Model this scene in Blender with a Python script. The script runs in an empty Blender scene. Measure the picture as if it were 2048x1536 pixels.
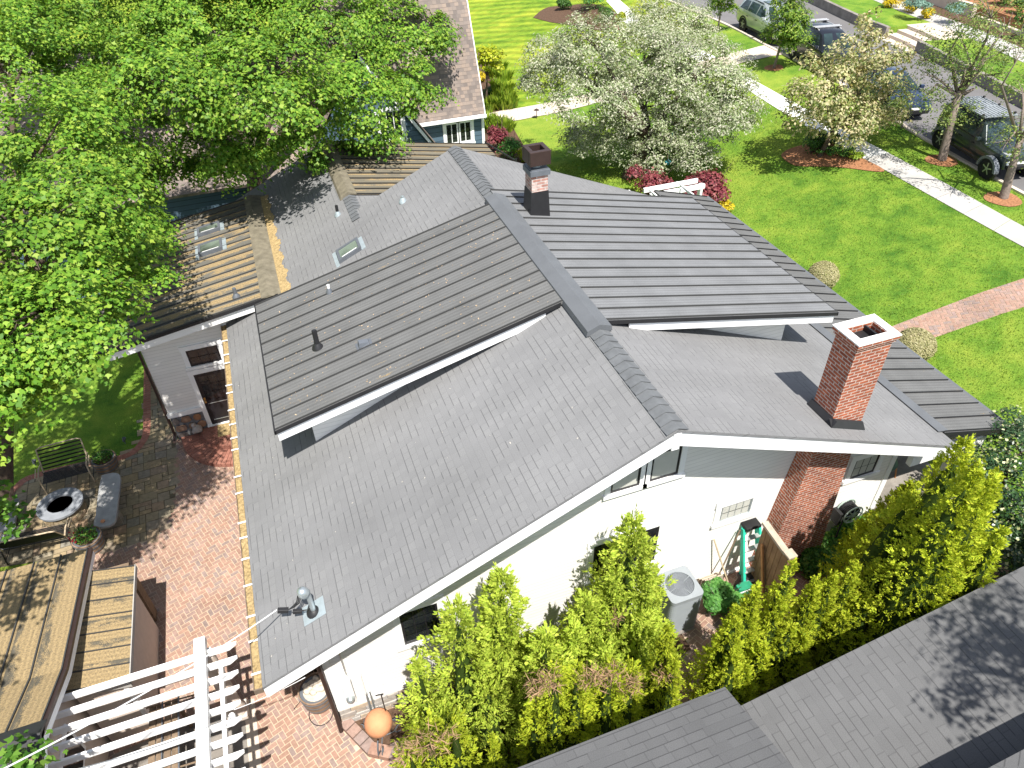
import bpy, math, random
import numpy as np
from mathutils import Vector, Matrix
rnd = random.Random(7); rng = np.random.default_rng(11)
S = bpy.context.scene; COL = S.collection
R_ = math.radians
# ---------------------------------------------------------------- survey of the place
# camera solved from the vanishing points of the house; world: x across the gable, y along the ridge, z up (m)
H = 15.0; CXP, CYP = 1024.0, 768.0
VA = (345.0, -420.0); VN = (1070.0, 2500.0)
FP = math.sqrt(-((VA[0]-CXP)*(VN[0]-CXP) + (VA[1]-CYP)*(VN[1]-CYP)))
AY = Vector((VA[0]-CXP, VA[1]-CYP, FP)).normalized()
AZ = -Vector((VN[0]-CXP, VN[1]-CYP, FP)).normalized()
AX = AY.cross(AZ)
CAM = Vector((0, 0, H))
def ray(px, py):
    d = Vector((px-CXP, py-CYP, FP)); return Vector((AX.dot(d), AY.dot(d), AZ.dot(d)))
def atz(px, py, z): d = ray(px, py); return CAM + d*((z-H)/d.z)
def aty(px, py, y): d = ray(px, py); return CAM + d*(y/d.y)
def atx(px, py, x): d = ray(px, py); return CAM + d*(x/d.x)
def onp(px, py, P, N):
    d = ray(px, py); N = Vector(N); return CAM + d*((Vector(P)-CAM).dot(N)/d.dot(N))
# terrain: falls from the street (u high) to the patio; piecewise linear in u
KN = [(-400, 0), (-1.5, 0), (0, .08), (3, .32), (6, .66), (9, 1.0), (12, 1.3), (13.5, 1.62), (15, 2.02), (16.5, 2.42), (18, 2.72), (19.5, 2.86), (21, 2.9), (400, 2.9)]
def fu(u):
    for (a, za), (b, zb) in zip(KN, KN[1:]):
        if u <= b: return za + (zb-za)*(u-a)/(b-a)
    return KN[-1][1]
def uu(x, y): return .975*x - .2225*y
def zt(x, y): return fu(uu(x, y))
def G(px, py, dz=0.0):
    z = 1.0
    for _ in range(25):
        p = atz(px, py, z+dz); z = .5*z + .5*zt(p.x, p.y)
    p = atz(px, py, z+dz); return Vector((p.x, p.y, zt(p.x, p.y)))
def proj(p):
    v = Vector(p)-CAM; x = AX.x*v.x+AY.x*v.y+AZ.x*v.z; y = AX.y*v.x+AY.y*v.y+AZ.y*v.z; z = AX.z*v.x+AY.z*v.y+AZ.z*v.z
    return CXP+FP*x/z, CYP+FP*y/z
# ---------------------------------------------------------------- mesh builder
class MB:
    def __init__(s): s.v = []; s.f = []; s.m = []
    def add(s, vs, fs, m=0):
        o = len(s.v); s.v += [tuple(v) for v in vs]; s.f += [tuple(i+o for i in f) for f in fs]; s.m += [m]*len(fs); return s
    def poly(s, pts, m=0): return s.add(pts, [tuple(range(len(pts)))], m)
    def prism(s, pts, off, m=0, cap=True):
        off = Vector(off); a = [Vector(p) for p in pts]; b = [p+off for p in a]; n = len(a)
        nrm = Vector((0, 0, 0))
        for i in range(n): nrm += a[i].cross(a[(i+1) % n])
        fl = nrm.dot(off) > 0
        fs = []
        for i in range(n):
            j = (i+1) % n
            fs.append((i, j, n+j, n+i) if fl else (j, i, n+i, n+j))
        if cap:
            top = tuple(range(n, 2*n)); bot = tuple(range(n))
            fs += [top if fl else top[::-1], bot[::-1] if fl else bot]
        return s.add(a+b, fs, m)
    def box(s, x0, x1, y0, y1, z0, z1, m=0):
        return s.prism([(x0, y0, z0), (x1, y0, z0), (x1, y1, z0), (x0, y1, z0)], (0, 0, z1-z0), m)
    def bar(s, p, q, w, h, m=0, up=(0, 0, 1)):
        p = Vector(p); q = Vector(q); d = (q-p).normalized(); up = Vector(up)
        sx = d.cross(up)
        if sx.length < 1e-4: sx = d.cross(Vector((1, 0, 0)))
        sx.normalize(); sz = sx.cross(d).normalized()
        c = [p + sx*(a*w/2) + sz*(b*h/2) for a, b in ((-1, -1), (1, -1), (1, 1), (-1, 1))]
        return s.prism(c, q-p, m)
    def cone(s, p, q, r0, r1, n=10, m=0, cap=True):
        p = Vector(p); q = Vector(q); d = (q-p).normalized()
        a = d.cross(Vector((0, 0, 1)))
        if a.length < 1e-4: a = Vector((1, 0, 0))
        a.normalize(); b = d.cross(a)
        vs = []
        for c, r in ((p, r0), (q, r1)):
            vs += [c + a*(r*math.cos(2*math.pi*i/n)) + b*(r*math.sin(2*math.pi*i/n)) for i in range(n)]
        fs = [(i, (i+1) % n, n+(i+1) % n, n+i) for i in range(n)]
        if cap: fs += [tuple(range(n))[::-1], tuple(range(n, 2*n))]
        return s.add(vs, fs, m)
    def tube(s, pts, r, n=6, m=0):
        pts = [Vector(p) for p in pts]; k = len(pts)
        rs = r if isinstance(r, (list, tuple)) else [r]*k
        vs = []; prev = None
        for i, p in enumerate(pts):
            d = (pts[min(i+1, k-1)]-pts[max(i-1, 0)]).normalized()
            a = d.cross(Vector((0, 0, 1))) if prev is None else prev - d*prev.dot(d)
            if a.length < 1e-3: a = d.cross(Vector((1, .1, 0)))
            a.normalize(); prev = a; b = d.cross(a)
            vs += [p + a*(rs[i]*math.cos(2*math.pi*j/n)) + b*(rs[i]*math.sin(2*math.pi*j/n)) for j in range(n)]
        fs = [(i*n+j, i*n+(j+1) % n, (i+1)*n+(j+1) % n, (i+1)*n+j) for i in range(k-1) for j in range(n)]
        fs += [tuple(range(n))[::-1], tuple(range((k-1)*n, k*n))]
        return s.add(vs, fs, m)
    def lathe(s, c, prof, n=24, m=0, axis=(0, 0, 1)):
        c = Vector(c); ax = Vector(axis).normalized(); a = ax.orthogonal().normalized(); b = ax.cross(a); vs = []
        for r, z in prof: vs += [c + ax*z + a*(r*math.cos(2*math.pi*i/n)) + b*(r*math.sin(2*math.pi*i/n)) for i in range(n)]
        k = len(prof)
        fs = [(i*n+j, i*n+(j+1) % n, (i+1)*n+(j+1) % n, (i+1)*n+j) for i in range(k-1) for j in range(n)]
        if prof[0][0] > 1e-4: fs.append(tuple(range(n))[::-1])
        if prof[-1][0] > 1e-4: fs.append(tuple(range((k-1)*n, k*n)))
        return s.add(vs, fs, m)
    def build(s, name, mat, parent=None, smooth=False, bevel=0, uvrot=0):
        me = bpy.data.meshes.new(name); me.from_pydata(s.v, [], s.f)
        for mm in (mat if isinstance(mat, (list, tuple)) else [mat]): me.materials.append(mm)
        if any(s.m): me.polygons.foreach_set('material_index', s.m)
        if smooth:
            me.polygons.foreach_set('use_smooth', [True]*len(s.f))
        me.validate(); autouv(me)
        o = bpy.data.objects.new(name, me); COL.objects.link(o)
        if parent: o.parent = parent; o.matrix_parent_inverse = parent.matrix_basis.inverted()
        if smooth and smooth != 'full':
            md = o.modifiers.new('split', 'EDGE_SPLIT'); md.split_angle = R_(38)
        if bevel:
            md = o.modifiers.new('bevel', 'BEVEL'); md.width = bevel; md.segments = 2; md.limit_method = 'ANGLE'; md.angle_limit = R_(40)
        return o
def autouv(me):
    # metres along the level direction of each face and up its slope
    n = len(me.loops)
    if n == 0: return
    uv = me.uv_layers.new(name='UVMap')
    nf = len(me.polygons)
    nrm = np.empty(nf*3); me.polygons.foreach_get('normal', nrm); nrm = nrm.reshape(-1, 3)
    tot = np.empty(nf, dtype=np.int32); me.polygons.foreach_get('loop_total', tot)
    vi = np.empty(n, dtype=np.int32); me.loops.foreach_get('vertex_index', vi)
    co = np.empty(len(me.vertices)*3); me.vertices.foreach_get('co', co); co = co.reshape(-1, 3)[vi]
    ax = np.stack([-nrm[:, 1], nrm[:, 0], np.zeros(nf)], 1); l = np.linalg.norm(ax, axis=1)
    flat = l < .06; ax[flat] = (1, 0, 0); ax[~flat] /= l[~flat][:, None]
    b = np.cross(nrm, ax); b[flat] = (0, 1, 0)
    ax = np.repeat(ax, tot, 0); b = np.repeat(b, tot, 0)
    out = np.stack([(co*ax).sum(1), (co*b).sum(1)], 1)
    uv.data.foreach_set('uv', out.ravel())
def tag(o, label=None, cat=None, group=None, kind=None):
    if label: o['label'] = label
    if cat: o['category'] = cat
    if group: o['group'] = group
    if kind: o['kind'] = kind
    return o
def empty(name, loc, label, cat, group=None, rz=0):
    o = bpy.data.objects.new(name, None); COL.objects.link(o); o.location = loc; o.rotation_euler = (0, 0, rz); o.empty_display_size = .2
    return tag(o, label, cat, group)
def kids(o, parts):     # attach meshes modelled in local space
    for p in parts: p.parent = o; p.matrix_parent_inverse = Matrix.Identity(4)
def copy_tree(o, parent=None):
    c = o.copy(); COL.objects.link(c)
    if parent: c.parent = parent
    for ch in [x for x in bpy.data.objects if x.parent == o]: copy_tree(ch, c)
    return c
def struct(o): o['kind'] = 'structure'; return o
# ---------------------------------------------------------------- materials
class NT:
    def __init__(s, name):
        s.mat = bpy.data.materials.new(name); s.mat.use_nodes = True; s.t = s.mat.node_tree
        s.t.nodes.clear(); s.out = s.n('ShaderNodeOutputMaterial'); s.b = s.n('ShaderNodeBsdfPrincipled')
        s.t.links.new(s.b.outputs[0], s.out.inputs[0])
    def n(s, typ, **k):
        nd = s.t.nodes.new(typ)
        for a, v in k.items(): setattr(nd, a, v)
        return nd
    def l(s, a, b): s.t.links.new(a, b)
    def set(s, nd, **k):
        for a, v in k.items():
            i = nd.inputs[int(a[1:])] if a[0] == '_' else nd.inputs[a.replace('_', ' ')]
            if hasattr(v, 'is_linked') or isinstance(v, bpy.types.NodeSocket): s.l(v, i)
            else: i.default_value = v
        return nd
    def uv(s): return s.n('ShaderNodeTexCoord').outputs['UV']
    def obj(s): return s.n('ShaderNodeTexCoord').outputs['Object']
    def geo(s): return s.n('ShaderNodeNewGeometry')
    def noise(s, vec, scale, detail=4, rough=.55, dist=0):
        nd = s.n('ShaderNodeTexNoise'); s.l(vec, nd.inputs['Vector'])
        nd.inputs['Scale'].default_value = scale; nd.inputs['Detail'].default_value = detail; nd.inputs['Roughness'].default_value = rough; nd.inputs['Distortion'].default_value = dist
        return nd.outputs[0]
    def math(s, op, a, b=0.0, c=None):
        nd = s.n('ShaderNodeMath', operation=op)
        for i, v in enumerate((a, b) if c is None else (a, b, c)):
            if isinstance(v, bpy.types.NodeSocket): s.l(v, nd.inputs[i])
            else: nd.inputs[i].default_value = v
        return nd.outputs[0]
    def ramp(s, fac, *stops, interp='LINEAR'):
        nd = s.n('ShaderNodeValToRGB'); s.l(fac, nd.inputs[0]); cr = nd.color_ramp; cr.interpolation = interp
        while len(cr.elements) < len(stops): cr.elements.new(.5)
        for e, (p, c) in zip(cr.elements, stops):
            e.position = p; e.color = (*(c if len(c) == 3 else c[:3]), 1) if not isinstance(c, (int, float)) else (c, c, c, 1)
        return nd.outputs[0]
    def mix(s, fac, a, b, mode='MIX'):
        nd = s.n('ShaderNodeMix', data_type='RGBA', blend_type=mode)
        for i, v in ((0, fac), (6, a), (7, b)):
            if isinstance(v, bpy.types.NodeSocket): s.l(v, nd.inputs[i])
            elif i == 0: nd.inputs[0].default_value = v
            else: nd.inputs[i].default_value = (*v, 1)
        return nd.outputs[2]
    def sep(s, v): nd = s.n('ShaderNodeSeparateXYZ'); s.l(v, nd.inputs[0]); return nd.outputs
    def comb(s, x, y, z=0.0):
        nd = s.n('ShaderNodeCombineXYZ')
        for i, v in enumerate((x, y, z)):
            if isinstance(v, bpy.types.NodeSocket): s.l(v, nd.inputs[i])
            else: nd.inputs[i].default_value = v
        return nd.outputs[0]
    def bump(s, h, strength=.3, dist=.02):
        nd = s.n('ShaderNodeBump'); s.l(h, nd.inputs['Height']); nd.inputs['Strength'].default_value = strength; nd.inputs['Distance'].default_value = dist
        s.l(nd.outputs[0], s.b.inputs['Normal'])
    def col(s, c):
        i = s.b.inputs['Base Color']
        if isinstance(c, bpy.types.NodeSocket): s.l(c, i)
        else: i.default_value = (*c, 1)
    def p(s, rough=.8, spec=.3, metal=0):
        s.b.inputs['Roughness'].default_value = rough; s.b.inputs['Specular IOR Level'].default_value = spec; s.b.inputs['Metallic'].default_value = metal
def sh(c, k): return tuple(min(1, x*k) for x in c)
def plain(name, c, rough=.7, spec=.3, metal=0, var=.18, scale=6, bump=.0, bscale=60):
    t = NT(name); t.p(rough, spec, metal)
    n = t.noise(t.obj(), scale, 5, .6)
    t.col(t.ramp(n, (.25, sh(c, 1-var)), (.75, sh(c, 1+var))))
    if bump: t.bump(t.noise(t.obj(), bscale, 4), bump, .02)
    return t.mat
def shingle(name, cols, row=.145, wid=.17, line=.5, mix=.5):
    # laminated shingles: tabs stand proud at random, course shadows painted dark along their lower and side edges
    t = NT(name); t.p(.95, .15)
    x, y, _ = t.sep(t.uv())[:3]
    rv = t.math('DIVIDE', y, row); r = t.math('FLOOR', rv); fr = t.math('FRACT', rv)
    w1 = t.n('ShaderNodeTexWhiteNoise', noise_dimensions='1D'); t.l(r, w1.inputs[1])
    xv = t.math('ADD', t.math('DIVIDE', x, wid), t.math('MULTIPLY', w1.outputs[0], 7.3)); cid = t.math('FLOOR', xv); fx = t.math('FRACT', xv)
    w2 = t.n('ShaderNodeTexWhiteNoise', noise_dimensions='2D'); t.l(t.comb(cid, r), w2.inputs[0]); k = w2.outputs[0]
    up = t.math('GREATER_THAN', k, mix)
    c = t.ramp(k, (0, cols[1]), (.5, cols[0]), (1, cols[2]))
    big = t.noise(t.uv(), .3, 5, .6); c = t.mix(1.0, c, t.ramp(big, (.3, .88), (.7, 1.08)), 'MULTIPLY')
    wash = t.noise(t.comb(t.math('MULTIPLY', x, 1.4), t.math('MULTIPLY', y, .12)), 1.0, 4); c = t.mix(1.0, c, t.ramp(wash, (.35, .94), (.65, 1.04)), 'MULTIPLY')
    gr = t.noise(t.uv(), 80, 2, .7); c = t.mix(1.0, c, t.ramp(gr, (.25, .74), (.8, 1.2)), 'MULTIPLY')
    lo = t.math('MULTIPLY', t.math('LESS_THAN', fr, .10), up); sd = t.math('MULTIPLY', t.math('LESS_THAN', fx, .055), t.math('MULTIPLY', up, .45)); hair = t.math('MULTIPLY', t.math('LESS_THAN', fr, .05), .22)
    e = t.math('MULTIPLY', t.math('MAXIMUM', t.math('MAXIMUM', lo, sd), hair), line)
    c = t.mix(e, c, (.03, .03, .032))
    t.col(c); t.bump(t.math('ADD', t.math('SUBTRACT', t.math('MULTIPLY', up, .5), fr), t.math('MULTIPLY', gr, .4)), .4, .01)
    return t.mat
def metalroof(name, c, debris=0.0, pan=.42, rib=.05, dcol=((.37, .27, .135), (.15, .115, .07))):
    t = NT(name); t.p(.55, .4)
    x, y, _ = t.sep(t.uv())[:3]
    n = t.noise(t.uv(), 1.2, 5); fine = t.noise(t.uv(), 55, 3, .7)
    st = t.noise(t.comb(t.math('MULTIPLY', x, 9), t.math('MULTIPLY', y, .35)), 1.0, 4)
    col = t.mix(t.math('MULTIPLY', st, .55), t.ramp(n, (.3, sh(c, .82)), (.7, sh(c, 1.18))), sh(c, 1.5))
    col = t.mix(1.0, col, t.ramp(fine, (.3, .7), (.75, 1.25)), 'MULTIPLY')
    if debris:
        side = t.math('FRACT', t.math('DIVIDE', x, pan))
        m = t.noise(t.comb(t.math('MULTIPLY', x, 2.2), t.math('MULTIPLY', y, 1.0)), 1.3, 6, .72)
        k = t.math('ADD', t.math('ADD', m, t.math('MULTIPLY', t.math('SUBTRACT', fine, .5), .5)), t.math('MULTIPLY', t.math('SUBTRACT', .5, side), .42))
        mask = t.ramp(k, (debris, 0.0), (debris+.045, 1.0))
        dc = t.ramp(t.noise(t.uv(), 28, 4, .75), (.32, dcol[1]), (.62, dcol[0]))
        col = t.mix(mask, col, dc)
        t.b.inputs['Roughness'].default_value = .85
    rb = t.math('PINGPONG', x, rib); col = t.mix(1.0, col, t.ramp(t.math('DIVIDE', rb, rib), (.0, .86), (1.0, 1.10)), 'MULTIPLY')
    t.col(col); t.bump(t.math('ADD', t.math('MULTIPLY', rb, 6), t.math('MULTIPLY', fine, .35)), .35, .012)
    return t.mat
def siding(name, c, lap=.105, dark=.55):
    t = NT(name); t.p(.6, .3)
    x, y, _ = t.sep(t.uv())[:3]
    fr = t.math('FRACT', t.math('DIVIDE', y, lap))
    n = t.noise(t.comb(t.math('MULTIPLY', x, .6), t.math('MULTIPLY', y, 2)), 1.6, 5)
    col = t.mix(1.0, t.ramp(n, (.3, sh(c, .94)), (.7, sh(c, 1.04))), t.ramp(fr, (0, dark), (.07, dark), (.11, 1.0)), 'MULTIPLY')
    t.col(col); t.bump(t.math('SUBTRACT', 1, fr), .55, .012); return t.mat
def brickmat(name, c1, c2, mortar, w=.215, h=.075, ms=.008, rough=.9):
    t = NT(name); t.p(rough, .2)
    b = t.n('ShaderNodeTexBrick'); b.offset = .5; t.l(t.uv(), b.inputs['Vector'])
    t.set(b, Color1=(*c1, 1), Color2=(*c2, 1), Mortar=(*mortar, 1), Scale=1.0, Mortar_Size=ms, Mortar_Smooth=.15, Bias=-.1, Brick_Width=w, Row_Height=h)
    n = t.noise(t.uv(), 9, 5); n2 = t.noise(t.uv(), 1.1, 3)
    c = t.mix(1.0, b.outputs[0], t.ramp(n, (.3, .66), (.7, 1.2)), 'MULTIPLY')
    c = t.mix(1.0, c, t.ramp(n2, (.3, .85), (.7, 1.12)), 'MULTIPLY')
    t.col(c); t.bump(t.math('ADD', t.math('SUBTRACT', 1, b.outputs[1]), t.math('MULTIPLY', n, .3)), .7, .012); return t.mat
def pieces(name, cols, mortar_noise=10, rough=.9, amp=.25):
    # one mesh of many stones: every loose piece takes its own colour
    t = NT(name); t.p(rough, .2)
    r = t.geo().outputs['Random Per Island']; k = len(cols)
    base = t.ramp(r, *[((i+.5)/k, c) for i, c in enumerate(cols)])
    n = t.noise(t.obj(), mortar_noise, 5, .65); n2 = t.noise(t.obj(), .7, 3)
    c = t.mix(1.0, base, t.ramp(n, (.28, 1-amp), (.72, 1+amp*.8)), 'MULTIPLY')
    c = t.mix(1.0, c, t.ramp(n2, (.3, .82), (.7, 1.12)), 'MULTIPLY')
    t.col(c); t.bump(n, .3, .01); return t.mat
def leafmat(name, cols, trans=.35, rough=.5, spec=.3):
    t = NT(name); t.p(rough, spec)
    r = t.geo().outputs['Random Per Island']; k = len(cols)
    c = t.ramp(r, *[(i/(k-1), x) for i, x in enumerate(cols)])
    big = t.noise(t.obj(), .55, 3); c = t.mix(1.0, c, t.ramp(big, (.35, .86), (.65, 1.12)), 'MULTIPLY')
    t.col(c)
    tr = t.n('ShaderNodeBsdfTranslucent'); t.l(t.mix(1.0, c, (1.25, 1.15, .5), 'MULTIPLY'), tr.inputs[0])
    mx = t.n('ShaderNodeMixShader'); mx.inputs[0].default_value = trans
    t.l(t.b.outputs[0], mx.inputs[1]); t.l(tr.outputs[0], mx.inputs[2]); t.l(mx.outputs[0], t.out.inputs[0]); return t.mat
def glassmat(name, c=(.012, .014, .016), rough=.06, spec=.5):
    t = NT(name); t.p(rough, spec)
    n = t.noise(t.obj(), 1.4, 3, .5, .6)
    t.col(t.ramp(n, (.38, sh(c, .5)), (.6, sh(c, 1.6)))); return t.mat
def grassmat(name, cols, stripes=False):
    t = NT(name); t.p(.9, .12); o = t.obj()
    n1 = t.noise(o, .22, 4, .6, .4); n2 = t.noise(o, 1.3, 5, .65); n3 = t.noise(o, 26, 4, .75)
    k = t.math('ADD', t.math('MULTIPLY', n1, .55), t.math('MULTIPLY', n2, .45))
    c = t.ramp(k, (.36, cols[0]), (.47, cols[1]), (.6, cols[2]))
    if stripes:
        x, y, _ = t.sep(o)[:3]
        u = t.math('ADD', t.math('MULTIPLY', x, .62), t.math('MULTIPLY', y, .78))
        w = t.math('PINGPONG', u, .62)
        # the mown lawn beyond the walk: bands rolled by the mower; edge of that lawn by position
        m = t.ramp(t.math('DIVIDE', t.math('SUBTRACT', y, t.math('ADD', 32.2, t.math('MULTIPLY', x, .42))), 10), (.0, 0.0), (.02, 1.0))
        band = t.ramp(t.math('ADD', t.math('DIVIDE', w, .62), t.math('MULTIPLY', t.math('SUBTRACT', n2, .5), .3)), (.4, .84), (.6, 1.16))
        yl = t.mix(1.0, t.mix(1.0, c, (1.25, 1.06, .8), 'MULTIPLY'), band, 'MULTIPLY')
        c = t.mix(m, c, yl)
    c = t.mix(1.0, c, t.ramp(n3, (.25, .55), (.75, 1.4)), 'MULTIPLY')
    t.col(c); t.bump(n3, .8, .05); return t.mat

M = {}
def setup_materials():
    M['shingle'] = shingle('grey_shingles', ((.202, .203, .207), (.193, .194, .198), (.211, .212, .215)), line=.5)
    M['shingle_brown'] = shingle('brown_shingles', ((.235, .195, .175), (.165, .14, .13), (.30, .235, .195)))
    M['shingle_dark'] = shingle('charcoal_shingles', ((.128, .129, .132), (.122, .123, .126), (.135, .136, .139)), row=.15, wid=.3, line=.5, mix=.3)
    M['ridge'] = plain('ridge_shingle', (.135, .142, .15), .9, .2, var=.2, scale=5, bump=.3, bscale=120)
    M['metal'] = metalroof('standing_seam_charcoal', (.112, .113, .112), .82)
    M['metal_clean'] = metalroof('standing_seam_clean', (.150, .154, .160), .95)
    M['metal_moss'] = metalroof('standing_seam_littered', (.115, .11, .095), .50)
    M['metal_moss2'] = metalroof('standing_seam_spotted', (.135, .12, .09), .60)
    M['metal_litter'] = metalroof('standing_seam_buried', (.09, .08, .06), .33, .5)
    M['capmetal'] = plain('ridge_cap_metal', (.115, .122, .132), .6, .4, var=.12, scale=2, bump=.15, bscale=90)
    M['seam_shade'] = plain('seam_metal_shaded', (.05, .05, .05), .6, .4, var=.12)  # dark tone stands for each seam's shaded side and cast shadow
    M['capmoss'] = plain('dusty_cap_metal', (.17, .15, .11), .8, .3, var=.35, scale=5, bump=.2)
    M['black'] = plain('black_metal', (.018, .018, .02), .5, .4)
    M['blacksash'] = plain('black_sash', (.016, .014, .017), .4, .4)
    M['bronze'] = plain('bronze_metal', (.05, .03, .026), .45, .5, .3)
    M['white'] = plain('white_trim_paint', (.85, .85, .85), .5, .35, var=.04, scale=3)
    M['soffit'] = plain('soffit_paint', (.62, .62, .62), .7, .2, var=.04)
    M['siding'] = siding('cream_clapboard', (.82, .80, .765), dark=.76)
    M['stucco'] = plain('pale_pink_render', (.60, .52, .46), .9, .1, var=.07, bump=.2)
    M['blue'] = siding('slate_blue_clapboard', (.085, .135, .185), .20, .3)
    M['brick'] = brickmat('chimney_brick', (.40, .12, .06), (.26, .075, .045), (.52, .41, .35), ms=.011)
    M['brick_small'] = brickmat('worn_brick', (.42, .20, .16), (.55, .42, .38), (.55, .48, .45), ms=.012)
    M['whitewash'] = plain('mortar_crown', (.74, .72, .70), .9, .1, var=.12, bump=.4)
    M['gutter'] = plain('gutter_bronze', (.16, .12, .09), .5, .4, var=.2)
    M['gutter_litter'] = plain('gutter_litter', (.34, .25, .125), .95, .1, var=.5, scale=22, bump=.6, bscale=40)
    M['glass'] = glassmat('window_glass')
    M['glass_sky'] = glassmat('skylight_glass', (.10, .125, .10), .12)
    M['blind'] = plain('window_blind', (.50, .50, .46), .9, .1, var=.06)
    M['galv'] = plain('galvanised_steel', (.48, .53, .55), .35, .5, .7, var=.15)
    M['plastic_white'] = plain('white_plastic', (.78, .78, .78), .4, .4, var=.04)
    M['plastic_black'] = plain('black_plastic', (.02, .02, .022), .5, .4)
    M['lead'] = plain('lead_flashing', (.36, .42, .45), .5, .4, .3, var=.15)
    M['copper'] = plain('copper_flashing', (.55, .30, .19), .5, .4, .3, var=.2)
    M['concrete'] = plain('concrete', (.40, .385, .365), .9, .2, var=.12, scale=1.2, bump=.15)
    M['concrete_new'] = plain('new_concrete', (.74, .73, .71), .9, .2, var=.05, scale=1.2, bump=.1)
    M['concrete_tan'] = plain('tan_concrete', (.56, .48, .40), .9, .2, var=.08, scale=1.5, bump=.15)
    M['concrete_old'] = plain('old_concrete', (.22, .20, .18), .95, .15, var=.35, scale=2.2, bump=.4, bscale=20)
    M['asphalt'] = plain('asphalt', (.155, .15, .152), .95, .15, var=.16, scale=.6, bump=.3, bscale=90)
    M['mulch'] = plain('bark_mulch', (.30, .145, .075), .95, .1, var=.5, scale=16, bump=.9, bscale=24)
    M['mulch_dark'] = plain('dark_soil', (.10, .062, .042), .95, .1, var=.5, scale=12, bump=.9, bscale=24)
    M['grass'] = grassmat('lawn_grass', ((.06, .15, .018), (.14, .25, .028), (.24, .32, .042)), True)
    M['grout'] = plain('sand_joint', (.52, .41, .30), .95, .1, var=.25, scale=5)
    M['paver'] = pieces('herringbone_bricks', ((.34, .215, .165), (.32, .195, .15), (.37, .24, .19), (.31, .205, .165), (.31, .22, .195), (.35, .215, .16), (.27, .205, .185)))
    M['paver_red'] = pieces('red_step_bricks', ((.34, .15, .11), (.30, .13, .095), (.37, .17, .125)))
    M['flag'] = pieces('flagstones', ((.32, .25, .15), (.26, .22, .15), (.36, .27, .16), (.24, .22, .18), (.33, .23, .15), (.29, .25, .18)))
    M['flag_joint'] = plain('flag_joint', (.13, .11, .075), .95, .1, var=.3)
    M['fieldstone'] = pieces('field_stones', ((.34, .17, .09), (.30, .14, .075), (.25, .20, .16), (.36, .2, .12), (.2, .18, .17)))
    M['mortar'] = plain('grey_mortar', (.20, .20, .21), .95, .1, var=.2, scale=8)
    M['ledge'] = pieces('grey_ledge_stones', ((.42, .38, .34), (.50, .47, .44), (.36, .34, .33), (.52, .42, .32)))
    M['bluestone'] = plain('bluestone', (.24, .255, .28), .85, .2, var=.18, scale=4, bump=.25)
    M['slabwood'] = plain('weathered_slab', (.34, .34, .34), .85, .2, var=.22, scale=5, bump=.25)
    M['bark'] = plain('bark', (.10, .075, .058), .95, .1, var=.4, scale=9, bump=.9, bscale=18)
    M['bark_pale'] = plain('grey_bark', (.21, .17, .145), .95, .1, var=.3, scale=9, bump=.8, bscale=18)
    M['twig'] = plain('dead_twigs', (.30, .19, .11), .95, .1, var=.3)
    M['terracotta'] = plain('terracotta', (.58, .27, .14), .8, .25, var=.12, scale=5, bump=.15)
    M['iron'] = plain('wrought_iron', (.16, .175, .20), .55, .5, .4, var=.15)
    M['fencewood'] = plain('fence_boards', (.27, .16, .09), .85, .2, var=.3, scale=5, bump=.3)
    M['fencecap'] = plain('weathered_fence_cap', (.42, .35, .28), .9, .15, var=.2, scale=6, bump=.3)
    M['oldwood'] = plain('old_timber', (.20, .145, .10), .9, .15, var=.35, scale=6, bump=.3)
    M['barrel'] = plain('barrel_wood', (.26, .18, .125), .8, .2, var=.3, scale=8, bump=.3)
    M['ladder_green'] = plain('green_fibreglass', (.03, .50, .34), .5, .35, var=.08)
    M['alu'] = plain('aluminium', (.62, .62, .62), .35, .5, .6, var=.1)
    M['acgrey'] = plain('grey_enamel', (.25, .275, .30), .5, .4, var=.06)
    M['aclight'] = plain('fan_blade', (.52, .52, .52), .6, .3, var=.1)
    M['bag_green'] = plain('green_bag', (.02, .22, .12), .5, .4, var=.2)
    M['hose'] = plain('green_hose', (.06, .12, .09), .5, .4, var=.2)
    M['hosereel'] = plain('grey_green_plastic', (.36, .44, .40), .5, .3, var=.08)
    M['brass'] = plain('brass', (.55, .34, .12), .35, .5, .8)
    M['deck'] = plain('cedar_deck', (.42, .20, .085), .8, .2, var=.25, scale=5)
    M['statue'] = plain('grey_stone_statue', (.42, .37, .34), .9, .2, var=.15, bump=.3)
    M['wicker'] = plain('pale_wicker', (.50, .40, .28), .8, .2, var=.2)
    M['rattan'] = plain('dark_metal_slats', (.035, .032, .03), .5, .4, .3, var=.2)
    M['tan_pot'] = plain('stone_pebbles', (.55, .48, .40), .9, .2, var=.3, scale=9, bump=.4)
    M['teal'] = plain('teal_glass', (.05, .28, .33), .3, .5)
    M['tarp'] = plain('grey_grill_cover', (.10, .10, .105), .7, .3, var=.2)
    # foliage
    M['maple'] = leafmat('maple_leaves', ((.055, .145, .014), (.09, .205, .018), (.135, .265, .024), (.19, .32, .034), (.28, .38, .05)), .26, .5, .22)
    M['maple_dark'] = leafmat('maple_leaves_deep', ((.045, .13, .018), (.07, .175, .022), (.11, .23, .03), (.17, .29, .045)), .28, .5, .25)
    M['thuja'] = leafmat('thuja_sprays', ((.24, .34, .02), (.31, .40, .024), (.38, .45, .03), (.46, .52, .036), (.55, .58, .05)), .28, .6, .15)
    M['thuja_b'] = leafmat('false_cypress_sprays', ((.26, .38, .04), (.35, .46, .05), (.43, .53, .065), (.54, .61, .10)), .28, .6, .15)
    M['thuja_core'] = plain('thuja_inner', (.035, .06, .01), .95, .1, var=.4, scale=6, bump=.8)
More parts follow.
